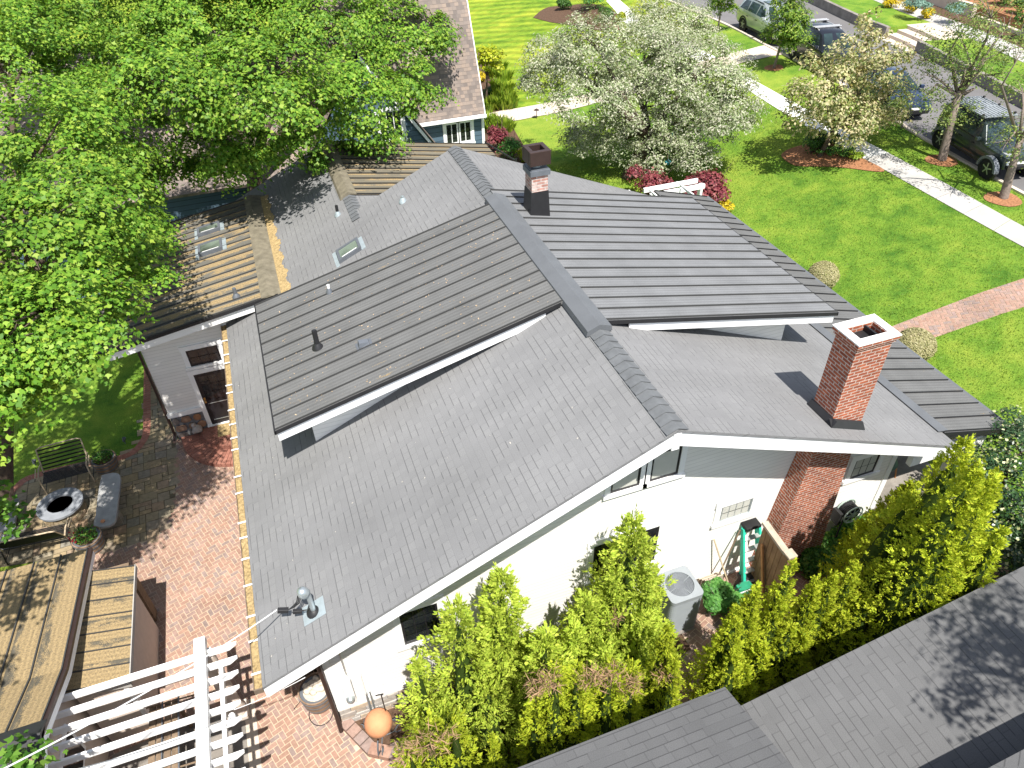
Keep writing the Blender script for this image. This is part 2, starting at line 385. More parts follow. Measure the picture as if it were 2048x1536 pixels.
    M['blossom'] = leafmat('silver_leaves_and_blossom', ((.12, .17, .06), (.20, .26, .11), (.33, .38, .22), (.45, .46, .34), (.55, .52, .44)), .25)
    M['crab'] = leafmat('pinkish_crabapple_leaves', ((.11, .16, .05), (.24, .29, .09), (.40, .39, .18), (.54, .45, .28), (.50, .50, .30)), .3)
    M['young'] = leafmat('young_street_tree_leaves', ((.05, .13, .015), (.11, .22, .02), (.2, .31, .035), (.3, .38, .06)), .35)
    M['locust'] = leafmat('feathery_leaves', ((.05, .10, .025), (.10, .17, .03), (.19, .26, .05), (.32, .36, .12)), .3)
    M['jmaple'] = leafmat('red_maple_leaves', ((.09, .012, .025), (.17, .03, .045), (.26, .06, .07), (.30, .12, .11)), .25)
    M['yellow'] = leafmat('golden_leaves', ((.38, .30, .008), (.55, .42, .01), (.65, .52, .03)), .25)
    M['chartreuse'] = leafmat('lime_leaves', ((.22, .30, .015), (.36, .42, .02), (.48, .48, .03)), .35)
    M['lily'] = leafmat('strap_leaves', ((.10, .19, .015), (.19, .30, .02), (.32, .40, .04)), .3)
    M['boxwood'] = leafmat('box_leaves', ((.02, .06, .01), (.04, .11, .015), (.07, .16, .02)), .2)
    M['spirea'] = leafmat('globe_shrub_leaves', ((.20, .20, .08), (.32, .30, .14), (.42, .38, .22)), .2)
    M['greenshrub'] = leafmat('bright_green_leaves', ((.05, .17, .03), (.09, .26, .05), (.17, .38, .09)), .3)
    M['ivy'] = leafmat('ground_ivy_leaves', ((.02, .09, .012), (.05, .17, .025), (.1, .25, .04), (.22, .33, .05)), .25)
    M['holly'] = leafmat('dark_leathery_leaves', ((.012, .04, .012), (.022, .06, .018), (.04, .09, .025), (.06, .11, .04)), .12, .35, .5)
    M['cream'] = leafmat('cream_blossom', ((.35, .38, .16), (.5, .52, .28), (.6, .6, .38)), .25)
    M['bluespruce'] = leafmat('blue_spruce_needles', ((.08, .16, .12), (.14, .24, .19), (.2, .3, .25)), .15)
    M['redflower'] = leafmat('red_petals', ((.22, .006, .02), (.4, .012, .04)), .2)
    M['pinkflower'] = leafmat('mixed_petals', ((.45, .08, .35), (.55, .14, .4), (.6, .2, .08)), .2)
    M['petal'] = plain('petals', (.45, .42, .37), .9, .1, var=.3); M['seed'] = plain('maple_seeds', (.40, .30, .20), .9, .1, var=.4)
    M['blade'] = leafmat('grass_blades', ((.05, .13, .016), (.11, .22, .025), (.2, .30, .035), (.3, .37, .06)), .3)
    # vehicles
    for nm, c, mt in (('silver', (.42, .46, .45), .55), ('navy', (.012, .014, .022), .2), ('bluecar', (.018, .036, .085), .35), ('jeep', (.03, .045, .045), .2)):
        t = NT('paint_'+nm); t.p(.28, .5, mt); t.col(t.ramp(t.noise(t.obj(), 2.5, 3), (.3, sh(c, .9)), (.7, sh(c, 1.1)))); t.b.inputs['Coat Weight'].default_value = .6; t.b.inputs['Coat Roughness'].default_value = .08; M['car_'+nm] = t.mat
    M['jeephood'] = plain('pale_grey_bonnet', (.33, .34, .35), .4, .5, .2, var=.06)
    M['carglass'] = glassmat('car_glass', (.02, .035, .038), .05, .6)
    M['tyre'] = plain('tyre_rubber', (.02, .02, .02), .9, .2)
    M['rim'] = plain('alloy_rim', (.45, .45, .46), .3, .5, .7)
    M['headlight'] = plain('headlight_lens', (.75, .78, .8), .15, .5)
    M['taillight'] = plain('taillight_lens', (.35, .01, .01), .2, .5)
    M['carblack'] = plain('black_trim', (.015, .015, .016), .6, .3)
    M['paper'] = plain('white_paper', (.8, .8, .8), .8, .2, var=.02)
def vh(B, px, py):      # height at which the upright through B meets the pixel
    d = ray(px, py); n = Vector((d.x, d.y)); b = Vector((B[0], B[1])); t = b.dot(n)/n.dot(n); return H + d.z*t
# ---------------------------------------------------------------- main house
XR, ZR, YN, YF = 5.211, 6.982, 7.067, 19.7
mW, mE = .4583, .4084
def zW(x): return ZR - mW*(XR-x)
def zE(x): return ZR - mE*(x-XR)
def onW(px, py, o=0): return onp(px, py, (XR, 0, ZR+o), (-mW, 0, 1))
def onE(px, py, o=0): return onp(px, py, (XR, 0, ZR+o), (mE, 0, 1))
def slab(mb, pts, t, m=0): return mb.prism([(p[0], p[1], p[2]-t) for p in pts], (0, 0, t), m)
def seamed(mb, f, x0, x1, y0, y1, pan, t=.06, hs=.036, skip=()):
    # metal roof: slab from x0 (high) to x1 (low), standing seams running down the slope
    pts = [(x0, y0, f(x0)), (x1, y0, f(x1)), (x1, y1, f(x1)), (x0, y1, f(x0))]
    slab(mb, pts, t)
    n = max(1, round((y1-y0)/pan)); s = (y1-y0)/n
    for i in range(n+1):
        y = y0 + i*s
        if i == 0: y += .02
        if i == n: y -= .02
        a = Vector((x0, y, f(x0)+hs/2-.004)); b = Vector((x1, y, f(x1)+hs/2-.004))
        mb.bar(a, b, .016, hs+.008, 1)  # dark second material: seam shade is put into the colour
    return s
def window(par, y, x0, x1, z0, z1, cols=3, rows=2, trim=.11, sash='blacksash', blind=None, sill=True, casing='white', muntin=.018, fr=.045, upper_only=False, recess=.05, name='window'):
    # casing on a wall that faces -y at depth y; the opening is x0..x1, z0..z1
    c = MB(); yo = y-.035
    c.box(x0-trim, x0, yo, y+.02, z0-.0, z1); c.box(x1, x1+trim, yo, y+.02, z0, z1)
    c.box(x0-trim-.02, x1+trim+.02, yo-.012, y+.02, z1, z1+trim*1.2)
    w = c.build(name, M[casing], par)
    if sill:
        s = MB(); s.box(x0-trim-.03, x1+trim+.03, yo-.03, y+.02, z0-.09, z0); s.build('sill', M[casing], w)
    s = MB(); ys0, ys1 = y-.018, y+.012
    s.box(x0, x0+fr, ys0, ys1, z0, z1); s.box(x1-fr, x1, ys0, ys1, z0, z1)
    s.box(x0+fr, x1-fr, ys0+.002, ys1, z1-fr, z1); s.box(x0+fr, x1-fr, ys0+.002, ys1, z0, z0+fr*1.3)
    zb = z0+fr
    if upper_only:
        zb = z0+(z1-z0)*.56; s.box(x0+fr, x1-fr, ys0+.003, ys1, zb-fr*.6, zb+fr*.6)
    for i in range(1, cols):
        x = x0+fr+(x1-x0-2*fr)*i/cols; s.box(x-muntin/2, x+muntin/2, ys0+.006, ys1-.006, zb, z1-fr)
    for i in range(1, rows):
        z = zb+(z1-fr-zb)*i/rows; s.box(x0+fr, x1-fr, ys0+.008, ys1-.008, z-muntin/2, z+muntin/2)
    s.build('sash', M[sash], w)
    p = MB(); p.box(x0+.01, x1-.01, y-.010, y-.004, z0+.01, z1-.01); p.build('pane', M[blind] if blind else M['glass'], w)
    return w
def wpx(y, *pts):       # bounding x,z on a wall plane from pixels
    q = [aty(px, py, y) for px, py in pts]; return min(p.x for p in q), max(p.x for p in q), min(p.z for p in q), max(p.z for p in q)

def build_house():
    h = empty('house', (5.2, 8.0, 0), 'cream clapboard house with grey shingle roof, metal dormer roofs and brick chimneys', 'house')
    YW = 7.917
    # ---- shingle roof
    r = MB()
    slab(r, [(XR, YN-.03, ZR), (XR, YF, ZR), (-2.05, YF, zW(-2.05)), (-2.05, YN-.03, zW(-2.05))], .06)
    slab(r, [(2.13, YF, zW(2.13)), (2.13, 25.3, zW(2.13)), (-2.05, 25.3, zW(-2.05)), (-2.05, YF, zW(-2.05))], .06)
    slab(r, [(XR, YF, ZR), (XR, YN-.03, ZR), (12.30, YN-.03, zE(12.30)), (12.42, YF, zE(12.42))], .06)
    # small saddle that leads the lower ridge into the main slope
    z0 = zW(2.13)
    r.add([(2.13, 19.7, z0), (2.13, 20.75, z0), (3.7, 20.75, z0-.27), (3.7, 19.7, z0-.27)], [(0, 3, 2, 1)])
    roof = r.build('roof', M['shingle'], h)
    # ridge caps: overlapping shingles, then a folded metal cap between the dormers
    c = MB()
    def capsh(x, z, y0, y1, w, ms, step=.2):
        n = int((y1-y0)/step)
        for i in range(n):
            a = y0+i*(y1-y0)/n; b = a+(y1-y0)/n+.04; lift = .012
            for sg, m_ in ((-1, ms[0]), (1, ms[1])):
                p = [(x, a, z+.03+lift), (x+sg*w, a, z+.03+lift-w*m_), (x+sg*w, b, z+.012-w*m_), (x, b, z+.016)]
                c.prism(p if sg > 0 else p[::-1], (0, 0, -.014))
    for a_ in ((XR, ZR, YN-.03, 10.0, .2, (mW, mE)), (XR, ZR, 16.05, YF, .2, (mW, mE)), (2.13, z0, 19.15, 20.8, .2, (mW, .3))):
        c = MB(); capsh(*a_); c.build('ridge_cap', M['ridge'], roof)
    c = MB(); y0, y1 = 9.97, 16.1
    prof = [(-.27, -.10), (-.25, .015), (0, .115), (.25, .03), (.27, -.08)]
    c.add([(XR+a, y, ZR+b+.02) for y in (y0, y1) for a, b in prof], [(i+1, i, i+5, i+6) for i in range(4)] + [(0, 1, 2, 3, 4), (9, 8, 7, 6, 5)])
    c.build('ridge_cap', M['capmetal'], roof)
    c = MB()
    c.add([(2.13+a, y, z0+b+.02) for y in (20.75, 25.3) for a, b in ((-.28, -.13), (-.24, -.04), (0, .10), (.24, .0), (.28, -.1))], [(i+1, i, i+5, i+6) for i in range(4)] + [(0, 1, 2, 3, 4), (9, 8, 7, 6, 5)])
    c.build('ridge_cap', M['capmoss'], roof)
    # ---- gable wall, side walls, foundation
    w = MB(); zb = .75
    apex = [(-1.157, zW(-1.157)-.1), (XR, ZR-.1), (11.83, zE(11.83)-.1)]
    w.prism([(-1.157, YW, zb), (11.83, YW, zb)] + [(x, YW, z) for x, z in apex[::-1]], (0, .2, 0))
    w.box(-1.157, -.95, YW+.2, 18.2, .75, zW(-1.157)-.1); w.box(11.63, 11.83, YW+.2, 19.3, .9, zE(11.83)-.12)
    w.box(-1.0, 11.7, 19.2, 19.4, .3, 3.5)
    w.build('wall', M['siding'], h)
    cb = MB(); cb.box(-1.20, -1.06, YW-.03, YW-.001, zb, 3.9); cb.box(11.72, 11.86, YW-.03, YW-.001, zb, 4.1)
    cb.box(-1.20, 11.86, YW-.045, YW-.002, zb-.16, zb)
    cb.build('corner_board', M['white'], h)
    ledge_wall(h, 'foundation', -1.19, 11.85, YW-.03, -.1, zb-.16)
    # ---- rake boards and soffits
    f = MB(); t0, t1 = -.06, -.36
    f.prism([(-2.05, YN+.03, zW(-2.05)+t0), (XR, YN+.03, ZR+t0), (XR, YN+.03, ZR+t1), (-2.05, YN+.03, zW(-2.05)+t1)], (0, -.045, 0))
    f.prism([(XR, YN+.03, ZR+t0), (12.25, YN+.03, zE(12.25)+t0), (12.25, YN+.03, zE(12.25)+t1), (XR, YN+.03, ZR+t1)], (0, -.045, 0))
    f.box(XR-.07, XR+.07, YN-.035, YN+.0, ZR-.44, ZR-.08)
    f.build('fascia', M['white'], h)
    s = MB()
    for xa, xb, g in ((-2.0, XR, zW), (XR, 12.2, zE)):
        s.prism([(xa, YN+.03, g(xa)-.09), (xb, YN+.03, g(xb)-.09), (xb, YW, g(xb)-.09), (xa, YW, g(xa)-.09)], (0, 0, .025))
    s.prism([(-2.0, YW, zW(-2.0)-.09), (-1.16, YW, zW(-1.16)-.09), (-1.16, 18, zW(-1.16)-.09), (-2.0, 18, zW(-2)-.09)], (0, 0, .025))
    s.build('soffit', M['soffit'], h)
    # ---- west gutter full of maple litter, with its strap hangers
    g = MB(); x0, zg = -2.05, zW(-2.05)
    g.box(x0-.15, x0-.135, YN, 18.3, zg-.16, zg-.03); g.box(x0-.135, x0-.01, YN, 18.3, zg-.16, zg-.145); g.box(x0-.02, x0-.008, YN, 18.3, zg-.16, zg-.07)
    g.box(x0-.15, x0-.008, YN-.02, YN, zg-.16, zg-.03); g.box(x0-.15, x0-.008, 18.3, 18.32, zg-.16, zg-.03)
    gut = g.build('gutter', M['gutter'], h)
    l = MB(); n = 140
    vs = []; 
    for i in range(n+1):
        y = YN+.01+(18.28-YN)*i/n
        for k in range(4): vs.append((x0-.134+.031*k*1.3, y, zg-.06+rnd.uniform(-.015, .02)))
    l.add(vs, [(i*4+k, i*4+k+1, i*4+k+5, i*4+k+4) for i in range(n) for k in range(3)])
    l.build('leaf_litter', M['gutter_litter'], gut)
    for py_, px_ in ((1367-5, 520), (1285, 508), (1233, 502), (1180, 500), (1125, 494), (1078, 488), (1045, 484), (990, 480), (960, 478), (912, 475), (884, 471), (850, 466), (818, 462), (790, 461), (762, 455), (721, 452), (706, 451), (680, 449)):
        y = onp(px_, py_, (x0-.08, 0, zg), (1, 0, 0)).y
        if YN < y < 18.3:
            b = MB(); b.box(x0-.16, x0+.06, y-.018, y+.018, zg-.028, zg-.018); b.build('gutter_strap', M['plastic_white'], gut)
    # ---- west dormer
    d = MB(); zr = ZR+.06; sl = (zr-5.47)/(XR+1.0)
    fd = lambda x: zr - sl*(XR-x)
    seamed(d, fd, XR, -1.02, 11.15, 15.82, .43)
    dr = d.build('dormer_roof', [M['metal'], M['seam_shade']], roof)
    e = MB()
    e.prism([(-1.04, 11.13, fd(-1.04)+.0), (XR-.3, 11.13, fd(XR-.3)), (XR-.3, 11.13, fd(XR-.3)-.085), (-1.04, 11.13, fd(-1.04)-.085)], (0, .02, 0))
    e.box(-1.05, -1.02, 11.13, 15.84, fd(-1.04)-.085, fd(-1.04)-.0)
    e.prism([(-1.04, 15.85, fd(-1.04)-.0), (XR-.3, 15.85, fd(XR-.3)), (XR-.3, 15.85, fd(XR-.3)-.085), (-1.04, 15.85, fd(-1.04)-.085)], (0, -.02, 0))
    e.build('drip_edge', M['black'], roof)
    e = MB()
    for y in (11.17, 15.76):
        e.prism([(-1.0, y, fd(-1)-.062), (4.6, y, fd(4.6)-.062), (4.6, y, fd(4.6)-.31), (-1.0, y, fd(-1)-.31)], (0, .04, 0))
    e.box(-1.0, -.96, 11.21, 15.76, fd(-1)-.31, fd(-1)-.07)
    e.build('dormer_fascia', M['white'], roof)
    e = MB(); xs = -.36
    for ya, yb in ((11.72, 11.80), (15.3, 15.38)):
        xe = 4.2
        e.prism([(xs, ya, zW(xs)-.02), (xe, ya, zW(xe)-.02), (xe, ya, fd(xe)-.1), (xs, ya, fd(xs)-.1)], (0, yb-ya, 0))
    e.box(xs, xs+.08, 11.8, 15.3, zW(xs)-.02, fd(xs)-.1)
    e.build('dormer_wall', M['siding'], roof)
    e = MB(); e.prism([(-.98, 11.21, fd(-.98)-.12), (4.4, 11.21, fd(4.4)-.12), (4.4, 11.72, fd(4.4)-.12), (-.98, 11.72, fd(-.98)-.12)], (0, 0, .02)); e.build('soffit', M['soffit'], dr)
    # ---- east dormer
    d = MB(); sle = (zr-5.74)/(11.20-XR); fe = lambda x: zr - sle*(x-XR)
    seamed(d, fe, XR, 11.26, 10.22, 16.45, .41)
    dr2 = d.build('dormer_roof', [M['metal_clean'], M['seam_shade']], roof)
    e = MB()
    for y in (10.20, 16.45):
        e.prism([(XR+.3, y, fe(XR+.3)), (11.28, y, fe(11.28)), (11.28, y, fe(11.28)-.085), (XR+.3, y, fe(XR+.3)-.085)], (0, .02, 0))
    e.box(11.26, 11.28, 10.20, 16.47, fe(11.27)-.085, fe(11.27)-.0)
    e.build('drip_edge', M['black'], roof)
    e = MB()
    for y in (10.24, 16.4):
        e.prism([(6.0, y, fe(6.0)-.062), (11.22, y, fe(11.22)-.062), (11.22, y, fe(11.22)-.29), (6.0, y, fe(6)-.29)], (0, .04, 0))
    e.box(11.18, 11.22, 10.28, 16.4, fe(11.22)-.29, fe(11.22)-.07)
    e.build('dormer_fascia', M['white'], roof)
    e = MB(); xs = 10.3
    for ya, yb in ((10.66, 10.74), (16.2, 16.28)):
        e.prism([(6.4, ya, zE(6.4)-.02), (xs, ya, zE(xs)-.02), (xs, ya, fe(xs)-.1), (6.4, ya, fe(6.4)-.1)], (0, yb-ya, 0))
    e.box(xs-.08, xs, 10.74, 16.2, zE(xs)-.02, fe(xs)-.1)
    e.build('dormer_wall', M['siding'], roof)
    # ---- rear section: low metal roof falling east behind the lower ridge
    d = MB(); z2 = z0+.03; f2 = lambda x: z2 - .17*(x-2.13)
    seamed(d, f2, 2.13, 7.9, 20.75, 25.25, .42)
    rr = d.build('dormer_roof', [M['metal_moss2'], M['black']], roof)
    e = MB(); e.prism([(2.3, 20.77, f2(2.3)-.065), (7.9, 20.77, f2(7.9)-.065), (7.9, 20.77, f2(7.9)-.3), (2.3, 20.77, f2(2.3)-.3)], (0, .04, 0)); e.build('dormer_fascia', M['white'], roof)
    e = MB(); e.prism([(2.3, 20.74, f2(2.3)-.005), (7.9, 20.74, f2(7.9)-.005), (7.9, 20.74, f2(7.9)-.08), (2.3, 20.74, f2(2.3)-.08)], (0, .025, 0)); e.box(2.13, 7.9, 25.25, 25.29, f2(5)-.3, f2(5)+.3) if False else None; e.build('drip_edge', M['black'], roof)
    e = MB(); e.box(-1.0, 7.6, 24.9, 25.1, 0, 3.6); e.box(7.4, 7.6, 19.4, 24.9, .2, f2(7.6)-.1); e.build('wall', M['siding'], h)
    # ---- porch roof, porch floor and posts on the street side
    fp = lambda x: zE(12.2)+.02 - .285*(x-12.2)
    d = MB(); seamed(d, fp, 12.32, 14.5, 7.45, 20.3, .46)
    pr = d.build('porch_roof', [M['metal'], M['black']], h)
    e = MB(); e.prism([(12.14, 7.47, zE(12.14)+.015), (12.42, 7.47, fp(12.42)+.03), (12.42, 19.65, fp(12.42)+.03), (12.14, 19.65, zE(12.14)+.015)], (0, 0, .02)); e.build('flashing', M['capmetal'], pr)
    e = MB(); e.box(14.5, 14.62, 7.2, 20.4, fp(14.5)-.13, fp(14.5)-.02); e.build('gutter', M['capmetal'], pr, bevel=.01)
    e = MB(); e.prism([(12.3, 7.43, fp(12.3)), (14.5, 7.43, fp(14.5)), (14.5, 7.43, fp(14.5)-.16), (12.3, 7.43, fp(12.3)-.16)], (0, .02, 0)); e.build('drip_edge', M['black'], pr)
    e = MB(); e.box(13.75, 14.1, 7.6, 20.0, 2.9, 3.25); e.box(12.0, 14.0, 7.62, 7.75, 3.0, 3.3); e.build('porch_beam', M['white'], h)
    e = MB(); e.box(11.83, 14.2, 7.3, 20.0, .8, 1.36); e.build('porch_floor', M['concrete_old'], h)
    for y in (7.75, 12.0, 16.0, 19.6):
        e = MB(); e.box(13.78, 14.08, y-.0, y+.3, 1.5, 2.9); e.box(13.72, 14.14, y-.06, y+.36, 1.36, 1.5); e.box(13.74, 14.12, y-.04, y+.34, 2.78, 2.9); e.build('porch_post', M['white'], h, bevel=.012)
    e = MB(); pc = atz(1881, 865, 2.95); e.box(pc.x-.35, pc.x+.45, pc.y-.2, pc.y+.12, 2.72, 2.86); e.build('porch_bracket', M['white'], h)
    # ---- entry wing with the littered metal roof
    fm = lambda x: 4.50 + .158*(x+.75)
    d = MB(); seamed(d, fm, -.72, -5.35, 17.72, 24.25, .42)
    mr = d.build('wing_roof', [M['metal_moss'], M['seam_shade']], h)
    e = MB()
    e.add([(x, y, z) for y in (17.70, 24.3) for x, z in ((-.95, fm(-.95)+.035), (-.74, fm(-.74)+.06), (-.34, zW(-.34)+.03), (-.30, zW(-.30)-.02))], [(0, 1, 5, 4), (1, 2, 6, 5), (2, 3, 7, 6), (3, 2, 1, 0), (4, 5, 6, 7)])
    e.build('ridge_cap', M['capmoss'], mr)
    l = MB(); vs = []; n = 90       # drift of litter along the cap
    for i in range(n+1):
        y = 17.75+6.4*i/n; wv = .07+.05*math.sin(i*.5)+rnd.uniform(0, .07)
        vs += [(-.42, y, zW(-.42)+.09), (-.30+wv*.5, y, zW(-.3)+.065+rnd.uniform(0, .02)), (-.27+wv, y, zW(-.27+wv)+.008)]
    l.add(vs, [(i*3+k, i*3+k+1, i*3+k+4, i*3+k+3) for i in range(n) for k in range(2)]); l.build('leaf_litter', M['gutter_litter'], mr)
    e = MB(); e.prism([(-5.38, 17.70, fm(-5.38)+.0), (-.5, 17.70, fm(-.5)), (-.5, 17.70, fm(-.5)-.09), (-5.38, 17.70, fm(-5.38)-.09)], (0, .03, 0)); e.box(-5.39, -5.36, 17.7, 24.25, fm(-5.38)-.09, fm(-5.38)); e.build('drip_edge', M['black'], mr)
    e = MB(); e.prism([(-5.3, 17.76, fm(-5.3)-.07), (-1.0, 17.76, fm(-1)-.07), (-1.0, 17.76, fm(-1)-.32), (-5.3, 17.76, fm(-5.3)-.32)], (0, .04, 0)); e.box(-5.34, -5.3, 17.76, 24.2, fm(-5.3)-.32, fm(-5.3)-.07); e.build('fascia', M['white'], mr)
    YD = 18.2
    wm = MB()
    wm.prism([(-4.36, YD, .9), (-1.1, YD, .9), (-1.1, YD, fm(-1.1)-.1), (-4.36, YD, fm(-4.36)-.1)], (0, .15, 0))
    wm.box(-4.36, -4.2, YD+.15, 23.8, .9, fm(-4.3)-.1)
    wm.build('wing_wall', M['siding'], h)
    st = MB(); st.box(-3.36, -2.3, YD-.005, YD+.1, 0, .9); st.build('wall_base', M['mortar'], h)
    stone_patch(h, -4.36, -3.44, YD-.05, 0, .9)
    sb = MB(); sb.box(-4.36, -3.44, YD-.02, YD+.16, -.05, .9); sb.box(-4.38, -4.2, YD+.17, 23.8, -.05, .9); sb.build('wall_base', M['mortar'], h)
    tb = MB(); tb.box(-4.40, -3.46, YD-.07, YD-.001, .9, 1.06); tb.build('water_table', M['white'], h)
    dp = MB(); dp.tube([(-4.42, YD-.03, fm(-4.4)-.4), (-4.42, YD-.03, .25), (-4.5, YD-.12, .1)], .04, 8); dp.build('downspout', M['bronze'], h)
    # door
    c = MB(); dx0, dx1, dz0, dz1 = -3.33, -2.40, .30, 2.22
    c.box(dx0-.13, dx0, YD-.04, YD-.002, dz0, dz1); c.box(dx1, dx1+.13, YD-.04, YD-.002, dz0, dz1); c.box(dx0-.14, dx1+.14, YD-.05, YD-.002, dz1, dz1+.15)
    c.box(dx0-.14, dx1+.14, YD-.09, YD-.002, dz0-.05, dz0)
    dc = c.build('door_casing', M['white'], h)
    c = MB(); c.box(dx0+.0, dx1, YD-.02, YD-.003, dz0, dz1)
    for a, b, za, zb_ in ((.0, .1, 0, 1.92), (.83, .93, 0, 1.92), (.1, .83, 0, .2), (.1, .83, .78, .92), (.1, .83, 1.8, 1.92)): c.box(dx0+a, dx0+b, YD-.035, YD-.02, dz0+za, dz0+zb_)
    for i in (1, 2): c.box(dx0+.1+.243*i-.012, dx0+.1+.243*i+.012, YD-.03, YD-.02, dz0+.92, dz0+1.8)
    for z in (1.21, 1.5): c.box(dx0+.1, dx0+.83, YD-.03, YD-.0201, dz0+z-.012, dz0+z+.012)
    dr_ = c.build('door', M['blacksash'], h)
    c = MB(); c.box(dx0+.1, dx0+.83, YD-.024, YD-.0205, dz0+.92, dz0+1.8); c.build('pane', M['glass'], dr_)
    c = MB(); c.box(dx0+.025, dx0+.08, YD-.05, YD-.035, dz0+.85, dz0+1.05); c.lathe((dx0+.055, YD-.05, dz0+.93), [(.012, 0), (.028, .02), (.03, .05), (.0, .065)], 10, axis=(0, -1, 0)); c.build('handle', M['brass'], dr_, True)
    c = MB(); c.box(dx0+.1, dx1-.1, YD-.042, YD-.036, dz0+.79, dz0+.81); c.box(dx0+.1, dx1-.1, YD-.042, YD-.036, dz0+.16, dz0+.175); c.build('door_moulding', M['galv'], dr_)
    window(h, YD, -3.30, -2.46, 2.50, 3.06, 3, 2, .12, fr=.05)
    # ---- gable windows
    x0, x1, z0_, z1_ = wpx(YW, (1219, 986), (1277, 969)); q = aty(1297, 963, YW); q2 = aty(1354, 946, YW)
    zt_ = 6.05
    window(h, YW, x0, x1, z0_, z0_+1.06, 3, 2, .12, blind='blind', upper_only=True); window(h, YW, q.x, q2.x, z0_, z0_+1.3, 3, 2, .12, blind='blind', upper_only=True)
    a = aty(1435, 1045, YW); b = aty(1496, 1026, YW); t = aty(1501, 994, YW); window(h, YW, a.x, b.x, a.z, max(t.z, a.z+.5), 4, 2, .14, sash='galv', blind='blind')
    a = aty(1696, 958, YW); b = aty(1744, 944, YW); t = aty(1703, 926, YW); window(h, YW, a.x, b.x, a.z, max(t.z, a.z+.62), 3, 2, .14, blind='blind')
    a = aty(1181.5, 1160, YW); t = aty(1187, 1090, YW); b = aty(1318, 1050, YW); window(h, YW, a.x, b.x, a.z, t.z, 4, 3, .13)
    a = aty(810, 1289, YW); t = aty(797, 1226, YW); b = aty(872, 1199, YW); window(h, YW, a.x, b.x, a.z, t.z, 3, 4, .13)
    # ---- brick chimney on the gable: breast on the wall, stack above the roof
    c = MB(); yb = 7.5
    top = [(8.80, 4.9), (9.90, 4.9)]; 
    c.prism([(8.45, yb, .3), (10.15, yb, .3), (10.0, yb, 2.0), (9.86, yb, 4.3), (9.82, yb, zE(9.82)-.1), (8.80, yb, zE(8.80)-.1), (8.82, yb, 4.3), (8.6, yb, 2.2)], (0, .41, 0))
    br = c.build('chimney_breast', M['brick'], h)
    c = MB(); sx0, sx1, sy0, sy1, zt2 = 9.0, 9.78, 7.5, 8.05, 7.34
    c.box(sx0, sx1, sy0, sy1, zE(9.0)-.6, zt2-.14)
    k = .035
    for i, (e_, z1, z2) in enumerate(((k, zt2-.14, zt2-.07), (k*1.8, zt2-.07, zt2))):
        for a in ((sx0-e_, sx1+e_, sy0-e_, sy0+.1), (sx0-e_, sx1+e_, sy1-.1, sy1+e_), (sx0-e_, sx0+.1, sy0+.1, sy1-.1), (sx1-.1, sx1+e_, sy0+.1, sy1-.1)): c.box(*a, z1, z2)
    ch = c.build('chimney', M['brick'], roof)
    c = MB(); e_ = .075
    for a in ((sx0-e_, sx1+e_, sy0-e_, sy0+.09), (sx0-e_, sx1+e_, sy1-.09, sy1+e_), (sx0-e_, sx0+.09, sy0+.09, sy1-.09), (sx1-.09, sx1+e_, sy0+.09, sy1-.09)): c.box(*a, zt2+.001, zt2+.028)
    c.build('crown', M['whitewash'], ch)
    c = MB(); c.box(sx0+.1, sx1-.1, sy0+.1, sy1-.1, zt2-.6, zt2-.135); c.box(sx0+.5, sx0+.53, sy0+.1, sy1-.1, zt2-.13, zt2-.02); c.build('flue', M['black'], ch)
    c = MB(); o = .10
    c.prism([(sx0-o, sy0-.13, zE(sx0-o)+.01), (sx1+.03, sy0-.13, zE(sx1+.03)+.01), (sx1+.03, sy0-.03, zE(sx1+.03)+.13), (sx0-o, sy0-.03, zE(sx0-o)+.13)], (0, .03, .012))
    c.prism([(sx0-o, sy0-.13, zE(sx0-o)+.01), (sx0-o, sy1+.05, zE(sx0-o)+.01), (sx0-.02, sy1+.05, zE(sx0)+.15), (sx0-.02, sy0-.13, zE(sx0)+.15)], (.012, 0, .02))
    c.build('flashing', M['black'], ch)
    # ---- smaller chimney with a bronze cap, through the east dormer
    b = onp(1063, 430, (XR, 0, zr), (sle, 0, 1)); x0, y0 = b.x, b.y; wq = onp(1094, 428, (XR, 0, zr), (sle, 0, 1)).x - b.x; ln = wq*1.05
    zb = b.z; c = MB(); tp = vh((x0, y0), 1058, 305)
    hh = tp-zb
    def ring(s0, s1, z0, z1):
        a0 = [(x0-s0, y0-s0), (x0+wq+s0, y0-s0), (x0+wq+s0, y0+ln+s0), (x0-s0, y0+ln+s0)]; a1 = [(x0-s1, y0-s1), (x0+wq+s1, y0-s1), (x0+wq+s1, y0+ln+s1), (x0-s1, y0+ln+s1)]
        c.add([(x, y, z0) for x, y in a0]+[(x, y, z1) for x, y in a1], [(0, 1, 5, 4), (1, 2, 6, 5), (2, 3, 7, 6), (3, 0, 4, 7), (4, 5, 6, 7), (3, 2, 1, 0)])
    ring(-.015, -.015, zb-.3, zb+hh*.68); sc = c.build('chimney', M['brick_small'], roof)
    c = MB(); ring(.035, .0, zb-.1, zb+hh*.36); c.build('flashing', M['black'], sc)
    c = MB(); ring(.03, .03, zb+hh*.62, zb+hh*.70); ring(.0, -.0, zb+hh*.70, zb+hh*.72); c.build('cap', M['iron'], sc)
    c = MB(); c.cone((x0+wq/2, y0+ln/2, zb+hh*.7), (x0+wq/2, y0+ln/2, zb+hh*.82), .13, .13, 14); c.build('flue', M['galv'], sc, True)
    c = MB(); za, zc = zb+hh*.78, zb+hh*1.0; e_ = .04; t_ = .11
    X0, X1, Y0, Y1 = x0-e_, x0+wq+e_, y0-e_, y0+ln+e_
